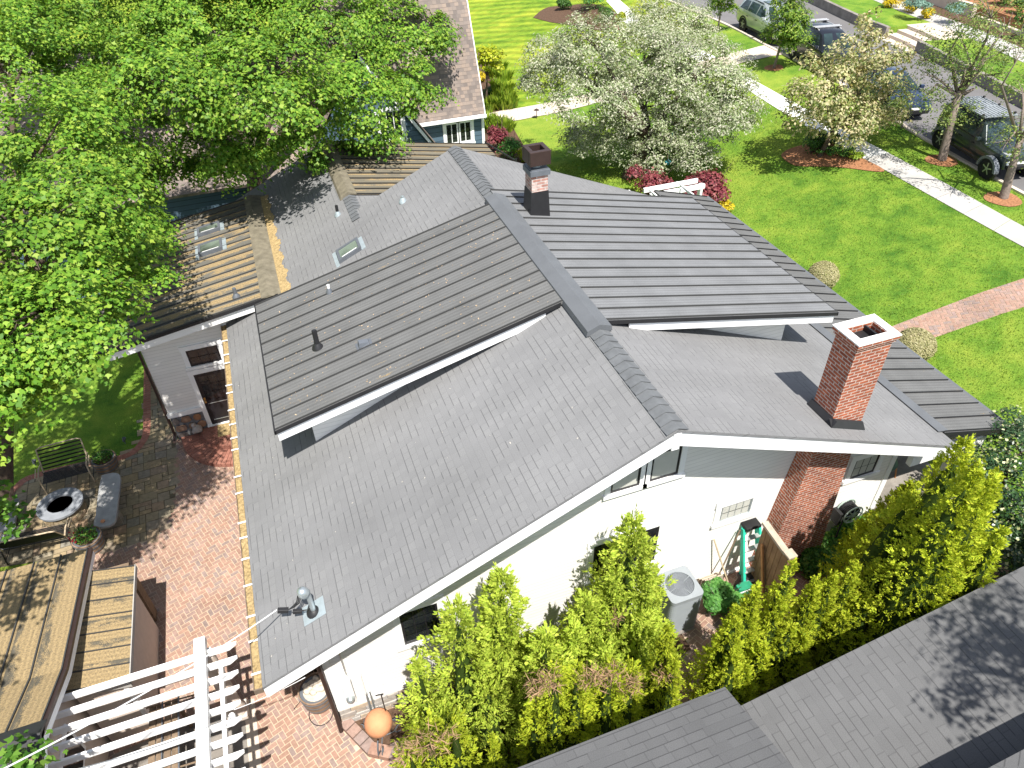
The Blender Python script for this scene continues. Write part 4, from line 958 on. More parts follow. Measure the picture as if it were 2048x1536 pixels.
def build_neighbours():
    # slate blue house beyond the roof
    y0 = 29.5; b = empty('neighbour_house', (6, 32, 0), 'slate blue house with brown shingle roof and white windows, beyond the grey roof', 'house')
    c = aty(969, 226, y0); xe, ze = c.x, c.z; sl = 2.25
    w = MB(); xw = aty(966, 300, y0+.25).x; w.box(-2, xw, y0+.25, y0+.45, 0, ze+.1); w.box(xw-.2, xw, y0+.45, y0+8, 0, ze-.1)
    w.build('wall', M['blue'], b)
    cb = MB(); cb.box(xw-.02, xw+.10, y0+.21, y0+.34, 0, ze-.02); cb.build('corner_board', M['white'], b)
    r = MB(); yr = y0+4.2; f = lambda y: ze+sl*(y-y0)
    r.prism([(2.0, y0, f(y0)), (xe, y0, f(y0)), (xe, yr, f(yr)), (2.0, yr, f(yr))], (0, .06, -.12)); r.prism([(xe, yr, f(yr)), (xe, yr+4.2, f(y0)), (2.0, yr+4.2, f(y0)), (2.0, yr, f(yr))], (0, -.06, -.12))
    rf = r.build('roof', M['shingle_brown'], b)
    e = MB(); e.box(5.6, xe+.06, y0-.1, y0+.02, ze-.16, ze-.04); e.build('gutter', M['white'], b)
    e = MB(); e.prism([(xe+.01, y0+.02, f(y0+.02)-.02), (xe+.01, yr, f(yr)-.02), (xe+.01, yr, f(yr)-.3), (xe+.01, y0+.02, f(y0+.02)-.3)], (.04, 0, 0)); e.build('fascia', M['white'], b)
    p0 = aty(893, 296, y0+.25); p1 = aty(942, 238, y0+.25); xm = (p0.x+p1.x)/2; zl, zh = p0.z+.12, p1.z-.05
    window(b, y0+.25, p0.x, xm-.02, zl, zh, 2, 4, .1, sash='white', muntin=.035, fr=.06); window(b, y0+.25, xm+.02, p1.x, zl, zh, 2, 4, .1, sash='white', muntin=.035, fr=.06)
    # front gable, mostly in the shade of the maple
    yg = y0-1.3; A = aty(876, 300, yg); Bp = aty(806, 218, yg); k = (Bp.z-A.z)/(A.x-Bp.x); xa = A.x-2.7; za = A.z+2.7*k
    g = MB(); g.prism([(xa-3.2, yg, 0), (A.x-.1, yg, 0), (A.x-.1, yg, A.z-.1), (xa, yg, za-.1), (xa-3.2, yg, za-3.2*k)], (0, .2, 0)); g.box(A.x-.2, A.x-.1, yg+.2, y0+.25, 0, A.z); g.build('wall', M['blue'], b)
    e = MB(); e.prism([(A.x+.15, yg-.12, A.z-.2), (xa, yg-.12, za+.1), (xa, yg-.12, za-.1), (A.x+.15, yg-.12, A.z-.4)], (0, .05, 0)); e.build('rake_board', M['white'], b)
    e = MB(); e.prism([(A.x+.2, yg-.1, A.z-.14), (xa, yg-.1, za+.16), (xa, yg+5, za+.16), (A.x+.2, yg+5, A.z-.14)], (.05, 0, -.1)); e.prism([(xa, yg-.1, za+.16), (xa-3.4, yg-.1, za-3.4*k+.1), (xa-3.4, yg+5, za-3.4*k+.1), (xa, yg+5, za+.16)], (-.05, 0, -.1)); e.build('roof', M['shingle_brown'], b)
    q0 = aty(780, 281, yg); q1 = aty(806, 262, yg); window(b, yg, q0.x-.35, q1.x, q0.z, q0.z+1.15, 3, 3, .12, sash='white', muntin=.03)
    ch = MB(); ch.box(6.35, 6.9, y0+.9, y0+1.5, ze, ze+2.6); ch.build('chimney', M['concrete_tan'], b)
    # second roof under the maples, glimpsed through gaps
    r = MB(); r.prism([(-12, 27.5, 3.6), (2, 27.5, 3.6), (2, 34, 7.5), (-12, 34, 7.5)], (0, .05, -.12)); r.build('roof', M['shingle_brown'], b)
    w = MB(); w.box(-11.6, 2, 27.9, 28.1, 0, 3.7); w.build('wall', M['blue'], b)
    # deck with black rail under the trees
    d = empty('deck', (-5, 25, 0), 'cedar deck with a black metal railing, half hidden under the maple', 'deck')
    P = atz(305, 425, 1.1); Q = atz(420, 405, 1.1)
    m = MB(); n = 16
    for i in range(n): m.box(P.x-1.5, Q.x+.8, P.y+.0+i*.145, P.y+.14+i*.145, 1.04, 1.1)
    m.build('boards', M['deck'], d)
    m = MB(); m.box(P.x-1.5, Q.x+.8, P.y-.03, P.y-.002, .75, 1.08); m.build('fascia', M['concrete'], d)
    m = MB(); zr = 1.95; m.box(P.x-1.5, Q.x+.8, P.y-.0, P.y+.05, zr, zr+.05); m.box(P.x-1.5, Q.x+.8, P.y+.01, P.y+.04, 1.18, 1.22)
    x = P.x-1.5
    while x < Q.x+.8: m.box(x, x+.018, P.y+.015, P.y+.035, 1.2, zr); x += .125
    for x in (P.x-1.5, (P.x+Q.x)/2-.2, Q.x+.75): m.box(x, x+.07, P.y-.01, P.y+.06, 1.1, zr+.1)
    m.build('railing', M['black'], d)
    # dark house at the bottom right of the photo
    n = empty('neighbour_house', (9, 2, 0), 'grey shingle house roof filling the lower right corner, below the evergreen hedge', 'house')
    Y1 = 4.2; a = aty(1410, 1447, Y1); c = aty(2048, 1132, Y1); s = (c.z-a.z)/(c.x-a.x); fr = lambda x: a.z+s*(x-a.x)
    r = MB(); r.prism([(a.x, Y1, fr(a.x)), (a.x, -5, fr(a.x)), (16, -5, fr(16)), (16, Y1, fr(16))], (0, 0, -.1)); r.prism([(a.x-1.2, Y1-.3, fr(a.x-1.2)), (a.x-1.2, -5, fr(a.x-1.2)), (a.x, -5, fr(a.x)), (a.x, Y1-.3, fr(a.x))], (0, 0, -.1)); rf = r.build('roof', M['shingle_dark'], n)
    b1 = aty(1000, 1540, Y1-.25); yl = Y1-.25; 
    p = [aty(1000, 1540, yl), aty(1385, 1399, yl)]; zl = p[1].z
    r = MB(); rz = lambda y: zl+.35*(yl-y)
    xl, xr_ = -6.0, a.x-.12
    r.prism([(xl, yl, zl), (xr_, yl, zl), (xr_+.0, -1.0, rz(-1)), (xl, -1, rz(-1))], (0, 0, -.1)); r.build('roof', M['shingle_dark'], n)
    w = MB(); w.box(a.x+.5, 15.8, -4.8, Y1-.5, 0, fr(a.x)-.1); w.box(-5.8, a.x-.6, -4.8, yl-.5, 0, zl-.12); w.build('wall', M['siding'], n)
    # higher roof at the corner; its shadow lies across the slope
    P1 = onp(2048, 1425, (a.x, 0, a.z), (-s, 0, 1)); hz = 1.0
    yq = P1.y-.545*hz
    xa = a.x+1.6; r = MB(); r.prism([(xa, yq, fr(xa)+hz), (16, yq, fr(16)+hz), (16, -6, fr(16)+hz+2.2), (xa, -6, fr(xa)+hz+2.2)], (0, 0, -.1)); r.build('roof', M['shingle_dark'], n)
    w = MB(); w.prism([(xa+.3, yq-.3, 3), (16, yq-.3, 3), (16, yq-.3, fr(16)+hz-.12), (xa+.3, yq-.3, fr(xa+.3)+hz-.12)], (0, -.2, 0)); w.build('wall', M['shingle_dark'], n)
def build_garage():
    g = empty('garage', (-9, 7.5, 0), 'outbuilding with a metal roof buried in tan maple litter, at the lower left', 'garage')
    pr = [(12.28, 2.52), (9.07, 2.99), (7.53, 3.57), (5.98, 2.99), (2.8, 2.5)]; xg, xw = -5.45, -5.78
    r = MB()
    for (ya, za), (yb, zb) in zip(pr, pr[1:]):
        r.prism([(xg, ya, za), (-15, ya, za), (-15, yb, zb), (xg, yb, zb)], (0, 0, -.07))
        k = 18
        for i in range(k):
            x = xg-.06-i*.52; r.bar((x, ya, za+.012), (x, yb, zb+.012), .025, .05, 1)
    rf = r.build('roof', [M['metal_litter'], M['seam_shade']], g)
    c = MB(); c.add([(x, 7.53+dy, 3.57+dz) for x in (xg+.02, -15) for dy, dz in ((-.3, -.07), (0, .07), (.3, -.07))], [(1, 0, 3, 4), (2, 1, 4, 5), (0, 1, 2), (5, 4, 3)]); c.build('ridge_cap', M['black'], rf)
    f = MB(); d = MB()
    for (ya, za), (yb, zb) in zip(pr, pr[1:]):
        f.prism([(xg+.0, ya, za-.07), (xg, yb, zb-.07), (xg, yb, zb-.24), (xg, ya, za-.24)], (-.04, 0, 0)); d.prism([(xg+.02, ya, za+.01), (xg+.02, yb, zb+.01), (xg+.02, yb, zb-.07), (xg+.02, ya, za-.07)], (-.10, 0, 0))
    f.build('fascia', M['white'], g); d.build('drip_edge', M['bronze'], g)
    w = MB(); w.prism([(xw, y, z-.12) for y, z in pr[1:4]] + [(xw, 3.2, 2.45), (xw, 3.2, 0), (xw, 11.8, 0), (xw, 11.8, 2.45)], (-.2, 0, 0)); w.box(-14.8, xw-.2, 11.6, 11.8, 0, 2.48); w.build('wall', M['stucco'], g)
    # window on the gable, seen through the pergola
    wn = MB(); q = atx(140, 1515, xw); wn.box(xw, xw+.03, q.y-.45, q.y+.45, 1.15, 2.1); wo = wn.build('window', M['white'], g); wn = MB(); wn.box(xw+.031, xw+.04, q.y-.36, q.y+.36, 1.24, 2.0); wn.build('pane', M['glass'], wo)
    # lean-to
    l = MB(); fl = lambda x: 2.42-.25*(x+5.74)
    seamed(l, fl, -5.74, -4.68, 8.98, 11.78, .4, .05, .03); lr = l.build('lean_to_roof', [M['metal_litter'], M['seam_shade']], g)
    e = MB(); e.box(-4.68, -4.66, 8.96, 11.8, fl(-4.68)-.12, fl(-4.68)+.005); e.prism([(-5.7, 8.95, fl(-5.7)), (-4.66, 8.95, fl(-4.66)), (-4.66, 8.95, fl(-4.66)-.14), (-5.7, 8.95, fl(-5.7)-.14)], (0, .02, 0)); e.build('drip_edge', M['concrete'], lr)
    w = MB(); w.prism([(-5.7, 9.15, 0), (-4.85, 9.15, 0), (-4.85, 9.15, fl(-4.85)-.06), (-5.7, 9.15, fl(-5.7)-.06)], (0, 2.45, 0)); w.build('lean_to_wall', M['stucco'], g)
    w = MB(); w.box(-4.87, -4.78, 9.05, 9.17, 0, 2.05); w.build('corner_board', M['white'], g)
    w = MB(); q = atz(225, 1145, 2.2); w.box(-5.6, -4.9, 11.85, 12.15, .0, 1.9); w.build('side_door', M['oldwood'], g)
    # pergola
    p = empty('pergola', (-4, 6.5, 0), 'white slatted pergola over the paved yard beside the littered metal roof', 'pergola')
    t = atz(450, 1291, 2.66); y = t.y; i = 0
    while y > 2.6:
        m = MB(); z1, z0 = 2.66, 2.5
        m.prism([(-5.74, y-.022, z0), (-2.78, y-.022, z0), (-2.62, y-.022, z1-.04), (-2.62, y-.022, z1), (-5.74, y-.022, z1)], (0, .045, 0)); m.build('rafter', M['white'], p); y -= .302
    tb = atz(398, 1275, 2.8); m = MB(); m.box(tb.x-.10, tb.x+.10, 2.5, tb.y, 2.661, 2.8); m.build('top_beam', M['white'], p)
    m = MB(); m.box(tb.x+.25, tb.x+.32, 2.5, tb.y-.45, 2.36, 2.499); m.box(tb.x-.1, tb.x-.03, 2.5, tb.y-.45, 2.36, 2.499); m.build('under_beam', M['white'], p)
    cb = G(478, 1428); 
    for yy in (cb.y, cb.y-3.4):
        m = MB(); m.box(cb.x-.22, cb.x+.22, yy-.2, yy+.2, 0, .16); m.lathe((cb.x, yy, .16), [(.20, 0), (.20, .1), (.16, .2), (.14, 2.2)], 20); m.build('column', M['stucco'], p, True)
        m = MB(); m.box(tb.x-.12, cb.x+.12, yy-.05, yy+.05, 2.34, 2.498); m.build('bracket', M['white'], p)
    ins = atz(465, 1434, 2.5); m = MB(); m.lathe(ins, [(.05, -.06), (.07, 0), (.05, .07), (.0, .08)], 12); m.build('insulator', M['plastic_white'], p, True)
    return Vector((ins.x, ins.y, 2.56))
# ---------------------------------------------------------------- foliage
SH_MAPLE = np.array([(0, 0), (.30, .12), (.52, .42), (.24, .5), (0, 1.0), (-.24, .5), (-.52, .42), (-.30, .12)])
SH_LEAF = np.array([(0, 0), (.24, .4), (0, 1.0), (-.24, .4)])
SH_LONG = np.array([(0, 0), (.11, .35), (.0, 1.0), (-.11, .35)])
SH_SPRAY = np.array([(0, 0), (.20, .25), (.16, .62), (0, 1.0), (-.16, .62), (-.20, .25)])
SH_STRAP = np.array([(-.05, 0), (.05, 0), (.04, .6), (0, 1.0), (-.04, .6)])
def unit(a): return a/np.maximum(np.linalg.norm(a, axis=-1, keepdims=True), 1e-9)
def leafmesh(name, P, N, size, shape, mat, parent=None, T=None, curl=.12):
    # one small face per leaf: position, face normal, length
    n = len(P); N = unit(N); 
    if T is None: T = rng.normal(size=(n, 3))
    T = unit(T - N*(T*N).sum(1, keepdims=True)); B = np.cross(N, T); k = len(shape)
    s = np.broadcast_to(np.asarray(size, float), (n,))[:, None, None]
    sx = shape[:, 0][None, :, None]; sy = shape[:, 1][None, :, None]
    V = P[:, None, :] + s*(B[:, None, :]*sx + T[:, None, :]*(sy-.3) - N[:, None, :]*(curl*(2*np.abs(sx)**1.5+(sy-.4)**2)))
    me = bpy.data.meshes.new(name); me.vertices.add(n*k); me.loops.add(n*k); me.polygons.add(n)
    me.vertices.foreach_set('co', V.astype(np.float32).ravel()); me.loops.foreach_set('vertex_index', np.arange(n*k, dtype=np.int32))
    me.polygons.foreach_set('loop_start', np.arange(0, n*k, k, dtype=np.int32)); me.polygons.foreach_set('loop_total', np.full(n, k, dtype=np.int32))
    me.materials.append(mat); me.update(calc_edges=True)
    o = bpy.data.objects.new(name, me); COL.objects.link(o)
    if parent: o.parent = parent; o.matrix_parent_inverse = parent.matrix_basis.inverted()
    return o
def sphere(n):
    v = unit(rng.normal(size=(n, 3))); return v
def blobs_to_leaves(blobs, cr=.5, per=60, dens=5.0, flat=.5, up=.9, low=-.35, droop=.35, inner=.18, rndn=.36):
    # blobs (x,y,z,r) -> clusters sitting on each blob's upper shell -> leaves fanned over every cluster
    C = []; D = []
    for b in blobs:
        r = b[3]; m = max(3, int(dens*(r/cr)**2)); d = sphere(m*2); d = d[d[:, 2] > low][:m]; k = len(d)
        rad = r*(1-np.abs(rng.normal(0, .16, k))); ins = rng.random(k) < inner; rad[ins] *= rng.uniform(.3, .8, ins.sum())
        C.append(np.array(b[:3])+d*rad[:, None]*np.array((1, 1, .8))); D.append(d)
    C = np.concatenate(C); D = np.concatenate(D); m = len(C)
    cs = cr*rng.uniform(.55, 1.35, m)
    idx = np.repeat(np.arange(m), per); n = len(idx)
    q = sphere(n)*rng.random((n, 1))**.45; q[:, 2] *= flat
    q[:, 2] -= droop*(q[:, 0]**2+q[:, 1]**2)
    P = C[idx]+q*cs[idx][:, None]
    N = np.array((0, 0, up))+D[idx]*.55+q*.6+rng.normal(0, rndn, (n, 3))
    return P, N, C
def bez(a, b, sag, n=5):
    a = Vector(a); b = Vector(b); return [a.lerp(b, t)+Vector((0, 0, sag*4*t*(1-t))) for t in [i/n for i in range(n+1)]]
def tree(name, base, blobs, mat, label, cat='tree', group=None, trunk_r=.2, leaf=.14, cr=.5, per=60, dens=5, shape=SH_MAPLE, bark='bark', fork=.35, limbs=14, flat=.5, up=.9, low=-.35, droop=.35, lean=None, extra=None, inner=.18, twist=.4):
    base = Vector(base); e = empty(name, base, label, cat, group)
    cx = sum(b[0]*b[3] for b in blobs)/sum(b[3] for b in blobs); cy = sum(b[1]*b[3] for b in blobs)/sum(b[3] for b in blobs); zt_ = max(b[2]+b[3] for b in blobs)
    top = Vector((base.x+(cx-base.x)*.55, base.y+(cy-base.y)*.55, base.z+(zt_-base.z)*fork))
    if lean: top = Vector(lean)
    P, N, C = blobs_to_leaves(blobs, cr, per, dens, flat, up, low, droop, inner)
    t = MB(); t.tube([base-Vector((0, 0, .15)), base+Vector((0, 0, .08)), base.lerp(top, .5)+Vector((rnd.uniform(-.1, .1)*trunk_r*3, 0, 0)), top], [trunk_r*1.45, trunk_r*1.15, trunk_r*.9, trunk_r*.75], 10)
    tk = t.build('trunk', M[bark], e, 'full')
    b = MB(); pick = rng.permutation(len(C))[:limbs*3]
    tips = []
    for i, bl in enumerate(sorted(blobs, key=lambda q: -q[3])[:limbs]):
        c = Vector(bl[:3]); mid = top.lerp(c, .5)+Vector((rnd.uniform(-twist, twist), rnd.uniform(-twist, twist), rnd.uniform(.0, twist)))
        r0 = trunk_r*rnd.uniform(.35, .6); b.tube([top-Vector((0, 0, .2)), mid, c], [r0, r0*.6, r0*.25], 6); tips.append((mid, c, r0))
        for j in range(4):
            dv = Vector(tuple(sphere(1)[0])); dv.z = abs(dv.z)*.6
            b.tube([c.lerp(mid, .3), c+dv*bl[3]*.45, c+dv*bl[3]*.85+Vector((0, 0, -.1))], [r0*.28, r0*.16, r0*.05], 4)
    b.build('limbs', M[bark], tk, 'full')
    leafmesh('crown', P, N, leaf*rng.uniform(.6, 1.25, len(P)), shape, M[mat], e)
    if extra: extra(e, P, N)
    return e
def pxb(px, py, z, rpx):    # blob from a pixel, a height and an apparent radius
    p = atz(px, py, z); d = (p-CAM).length; return (p.x, p.y, p.z, rpx*d/FP)
def pxd(px, py, base, off, rpx):   # blob on the upright plane through a trunk, off metres nearer (-) or farther (+)
    b = Vector((base[0], base[1], 0)); nrm = b.normalized(); p = onp(px, py, b+nrm*off, nrm); d = (p-CAM).length; return (p.x, p.y, p.z, rpx*d/FP)
def crownpx(base, depth, qs):
    return [pxd(q[0], q[1], base, (((i*5+3) % 7)-3)/3*depth if len(q) < 5 else q[4], q[3]) for i, q in enumerate(qs)]
def mound(name, c, rx, ry, hz, mat, label, cat, group=None, n=2500, leaf=.06, shape=SH_LEAF, jag=.18, stem=True, lobes=7, core=True):
    # leafy shrub: uneven dome of leaves over twigs
    c = Vector(c); e = empty(name, c, label, cat, group)
    lb = [(rng.normal(0, .38), rng.normal(0, .38), rng.uniform(.35, .75), rng.uniform(.35, .6)) for _ in range(lobes)]+[(0, 0, .5, .75)]
    ks = rng.integers(0, len(lb), n); L = np.array(lb)[ks]; d = sphere(n); d[:, 2] = np.where(rng.random(n) < .75, np.abs(d[:, 2]), d[:, 2])
    rr = L[:, 3]*(1-np.abs(rng.normal(0, jag, n)))
    P = np.stack([L[:, 0]*.7, L[:, 1]*.7, L[:, 2]*.62], 1)+d*rr[:, None]*np.array((.72, .72, .5)); P[:, 2] = np.maximum(P[:, 2], .03)
    P = P*np.array((rx, ry, hz))+np.array(c)
    N = d+np.array((0, 0, .5))+rng.normal(0, .4, (n, 3))
    leafmesh('foliage', P, N, leaf*rng.uniform(.6, 1.3, n), shape, M[mat], e)
    if stem:
        b = MB()
        for i in range(7):
            a = rnd.uniform(0, 6.28); b.tube([c, c+Vector((math.cos(a)*rx*.3, math.sin(a)*ry*.3, hz*.45)), c+Vector((math.cos(a)*rx*.6, math.sin(a)*ry*.6, hz*.75))], [.02, .014, .006], 5)
        b.build('stems', M['bark'], e)
    return e
def conifer(name, base, apex, r, mat, label, group=None, n=5200, lumps=.22, leaf=.17, fine=6.0, spray=.21, K=19, pw=.85, belly=.18, dead=0, seed=0, core='thuja_core', shape=SH_SPRAY, tips=()):
    # upright arborvitae: flat sprays held out and up over a lumpy spindle
    n = int(n*fine); leaf = leaf*.36
    base = Vector(base); apex = Vector(apex); e = empty(name, base, label, 'conifer', group); h = (apex-base).length; ax = (apex-base)/h
    rg = np.random.default_rng(seed+5)
    heads = [(0.0, 0.0, 1.0, 1.0)]+list(tips)      # side spires: offset x, offset y, height share, radius share
    Pn, Nn, Tn = [], [], []
    wsum = sum(q[3]*q[2] for q in heads)
    for ox, oy, hs, rs in heads:
        m = int(n*hs*rs/wsum)
        m = max(20, m//K); t = rg.random(m)**1.3*.985; a = rg.random(m)*2*math.pi
        R = r*rs*np.minimum(((1-t)**pw)*1.18, (t/belly+.35)*.95).clip(0, 1)
        ph = rg.random(8)*6.28
        lump = 1+lumps*(np.sin(a*3+t*9+ph[0])*.5+np.sin(a*5-t*17+ph[1])*.5+np.sin(a*2+t*27+ph[2])*.5+np.sin(a*7+t*37+ph[3])*.45)
        R = R*lump*(1-.42*rg.random(m)**2.2)
        hh = h*hs; o = np.stack([np.cos(a), np.sin(a), np.zeros(m)], 1); side = np.stack([-np.sin(a), np.cos(a), np.zeros(m)], 1)
        C = np.array(base)+np.array((ox, oy, 0))+np.array(ax)*(t*hh)[:, None]+o*R[:, None]; C[:, 2] += rg.normal(0, .05, m)
        Ls = spray*rg.uniform(.6, 1.35, m)*(.55+.45*(1-t))
        D = unit(o*rg.uniform(.45, 1.15, m)[:, None]+np.array((0, 0, 1.0))*rg.uniform(.25, 1.0, m)[:, None]+side*rg.normal(0, .35, m)[:, None])
        Q = unit(side*rg.normal(0, 1, m)[:, None]+np.array((0, 0, .5))*rg.normal(0, 1, m)[:, None]+o*.25); Q = unit(Q-D*(Q*D).sum(1, keepdims=True)); Wn = np.cross(D, Q)
        # every spray: leaflets along a flat fan
        i = np.repeat(np.arange(m), K); al = rg.random(m*K)**.8; wd = rg.uniform(-1, 1, m*K)*(1-al*.75)
        P = C[i]+D[i]*((al-.35)*Ls[i])[:, None]+Wn[i]*(wd*Ls[i]*.42)[:, None]
        Pn.append(P); Tn.append(D[i]+Wn[i]*(wd*1.1)[:, None]+rg.normal(0, .12, (m*K, 3))); Nn.append(Q[i]+rg.normal(0, .28, (m*K, 3)))
    P, N, T = np.concatenate(Pn), np.concatenate(Nn), np.concatenate(Tn)
    leafmesh('foliage', P, N, leaf*rg.uniform(.55, 1.25, len(P)), shape, M[mat], e, T)
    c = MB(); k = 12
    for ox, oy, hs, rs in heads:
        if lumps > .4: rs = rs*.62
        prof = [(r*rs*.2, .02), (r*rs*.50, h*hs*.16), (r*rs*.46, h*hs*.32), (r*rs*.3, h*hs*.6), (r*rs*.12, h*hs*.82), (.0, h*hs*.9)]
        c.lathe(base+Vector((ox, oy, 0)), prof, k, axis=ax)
    c.build('filler_core', M[core], e, 'full')  # dark filler cone added to block the view through the sprays
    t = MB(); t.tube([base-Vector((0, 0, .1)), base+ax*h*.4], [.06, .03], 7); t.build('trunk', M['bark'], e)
    if dead:
        for px, py, z, cnt, rr in dead:      # every browned patch is a part of its own
            p = np.array(aty(px, py, base.y-r*.5)); n_ = cnt*4; v = rg.normal(0, 1, (n_, 3)).clip(-1.6, 1.6)*np.array((1, .6, .8))*rr*.5
            leafmesh('dead_twigs', p+v, rg.normal(0, 1, v.shape), rg.uniform(.08, .2, n_), SH_LONG*np.array((.42, 1)), M['twig'], e, v/rr+rg.normal(0, .7, (n_, 3))+np.array((0, -.2, .35)))
    return e
def tuft(name, c, n, L, mat, label, cat, group, spread=.25, w=1.0):
    c = Vector(c); a = rng.random(n)*6.28; r = np.sqrt(rng.random(n))*spread
    P = np.stack([np.cos(a)*r, np.sin(a)*r, np.full(n, .02)], 1)+np.array(c)
    o = np.stack([np.cos(a), np.sin(a), np.zeros(n)], 1); T = o*rng.uniform(.3, 1.2, (n, 1))+np.array((0, 0, 1.0)); N = o*.9-np.array((0, 0, .3))+rng.normal(0, .2, (n, 3)); N = -N
    q = leafmesh(name, P+unit(T)*L*.3, N, L*rng.uniform(.6, 1.2, n), SH_STRAP*np.array((w, 1)), M[mat], None, T, curl=.35)
    return tag(q, label, cat, group)
def carpet(name, poly, n, hz, leaf, mat, label, cat):
    xs = [p[0] for p in poly]; ys = [p[1] for p in poly]; out = []
    while len(out) < n:
        x, y = rnd.uniform(min(xs), max(xs)), rnd.uniform(min(ys), max(ys))
        if inside(x, y, poly): out.append((x, y, zt(x, y)+hz*(.25+.75*rnd.random()**.5)*(.55+.45*math.sin(x*3.1)*math.cos(y*3.7+1))))
    P = np.array(out); N = np.array((0, 0, 1))+rng.normal(0, .5, (n, 3))
    return tag(leafmesh(name, P, N, leaf*rng.uniform(.6, 1.3, n), SH_LEAF*np.array((1.5, 1)), M[mat]), label, cat, None, 'stuff')
def blossoms(mat, frac, size):
    def f(e, P, N):
        k = rng.random(len(P)) < frac; q = P[k]+unit(N[k])*.05; leafmesh('blossom', q, N[k]+rng.normal(0, .5, (k.sum(), 3)), size*rng.uniform(.7, 1.3, k.sum()), SH_LEAF*np.array((1.8, 1)), M[mat], e)
    return f
def spread(blobs, k, jit=.5, rs=(.35, .6)):
    # break big blobs into boughs
    out = []
    for b in blobs:
        for i in range(k):
            d = sphere(1)[0]; out.append((b[0]+d[0]*b[3]*jit, b[1]+d[1]*b[3]*jit, b[2]+d[2]*b[3]*jit*.7, b[3]*rnd.uniform(*rs)))
    return out
def build_trees():
    # big maples at the left
    A = [pxb(*q) for q in ((180, 60, 8.5, 150), (400, 40, 8.5, 150), (620, 40, 8.2, 150), (800, 70, 7.4, 90), (330, 190, 8.4, 130), (520, 180, 8.4, 135), (690, 190, 7.4, 105), (812, 160, 6.8, 60), (440, 285, 6.6, 80), (600, 262, 6.6, 52), (735, 258, 6.2, 55), (842, 212, 5.8, 36), (385, 338, 5.6, 46), (330, 340, 5.8, 50), (250, 345, 6.3, 52), (300, 372, 5.2, 24), (500, 285, 6.8, 50), (545, 305, 6.2, 30),  (690, 298, 5.6, 26), (622, 322, 5.6, 24), (862, 30, 7.0, 48), (455, 340, 6.0, 26))]
    tree('maple_tree', (-1.5, 27.0, 0), A, 'maple', 'broad bright green maple overhanging the blue house and the far end of the grey roof', 'tree', trunk_r=.34, leaf=.115, cr=.78, per=210, dens=5.6, limbs=9, droop=.6, flat=.3, fork=.4)
    B = [pxb(*q) for q in ((20, 120, 8.8, 150), (70, 300, 8.8, 145), (150, 420, 8.4, 110), (50, 480, 8.6, 140), (205, 520, 7.0, 98), (110, 620, 8.0, 115), (30, 690, 7.8, 120), (245, 480, 6.2, 64), (292, 560, 6.8, 36), (238, 605, 6.9, 40), (150, 690, 7.4, 60), (75, 765, 7.2, 62), (0, 815, 7.0, 58), (300, 450, 5.2, 26), (240, 405, 6.6, 56), (285, 425, 5.6, 28), (200, 250, 7.6, 105), (262, 330, 6.2, 56), (-70, 900, 7.0, 50), (-70, 780, 7.6, 110), (-130, 600, 8.0, 140))]
    tree('maple_tree', (-9.0, 16.5, 0), B, 'maple', 'tall maple at the left edge shading the terrace lawn and the littered wing roof', 'tree', trunk_r=.36, leaf=.10, cr=.66, per=200, dens=5.2, limbs=12, droop=.6, flat=.3, fork=.45)
    C_ = [(-8.2, 10.4, 7.6, 1.2), (-9.2, 11.4, 8.2, 1.5), (-10.6, 10.6, 8.6, 1.7), (-9.8, 9.0, 8.0, 1.3), (-11.2, 12.6, 8.4, 1.7), (-8.8, 12.8, 7.4, 1.1), (-12.0, 9.0, 7.6, 1.6), (-10.0, 7.4, 7.4, 1.0), (-9.4, 13.6, 8.4, 1.2), (-7.4, 6.4, 8.0, .9), (-8.4, 7.4, 8.2, 1.1), (-6.7, 8.3, 8.0, .7), (-7.0, 4.8, 7.8, .7), (-7.6, 14.5, 8.0, 1.4), (-6.7, 15.8, 8.3, 1.1), (-8.4, 16.8, 8.4, 1.3), (-5.9, 15.4, 8.6, .8)] + [pxb(14, 1036, 5.0, 12), pxb(-25, 1010, 5.6, 26), pxb(28, 1530, 4.2, 8)]
    tree('maple_tree', (-12.5, 11.0, 0), C_, 'maple_dark', 'maple whose branch tips reach in at the left edge above the fire pit', 'tree', trunk_r=.3, leaf=.13, cr=.5, per=60, dens=4.4, limbs=10, droop=.5, fork=.6)
    # silver blossoming crabapple on the lawn
    t0 = G(1262, 352)
    def ap(px, py, z, r): return pxb(px, py, z, r)
    Bl = crownpx(t0, 1.9, ((1110, 120, 4.4, 62), (1190, 80, 5.2, 70), (1290, 110, 5.8, 95), (1390, 150, 5.6, 95), (1460, 190, 4.6, 62), (1180, 180, 5.0, 85), (1290, 210, 5.4, 100), (1390, 240, 5.0, 80), (1455, 232, 4.0, 50), (1165, 265, 3.8, 42), (1250, 280, 4.4, 60), (1330, 300, 4.2, 62), (1395, 312, 3.4, 34), (1075, 150, 3.6, 36), (1160, 285, 3.2, 25), (1065, 175, 3.4, 20), (1095, 75, 4.6, 22)))
    def tips(e, P, N): pass
    tree('crabapple_tree', t0, Bl, 'blossom', 'wide silvery crabapple in blossom on the front lawn, its trunk leaning left', 'tree', trunk_r=.34, leaf=.125, cr=.5, per=105, dens=6.6, shape=SH_LEAF*np.array((.85, 1)), limbs=9, flat=.42, lean=(t0.x+.5, t0.y-.5, t0.z+2.1), bark='bark', low=-.5, droop=.7)
    Bl = crownpx(G(1345, 165), 1.2, ((1310, 25, 5.6, 48), (1350, 60, 5.4, 55), (1285, 60, 4.8, 36), (1385, 40, 4.8, 38), (1410, 80, 4.2, 34)))
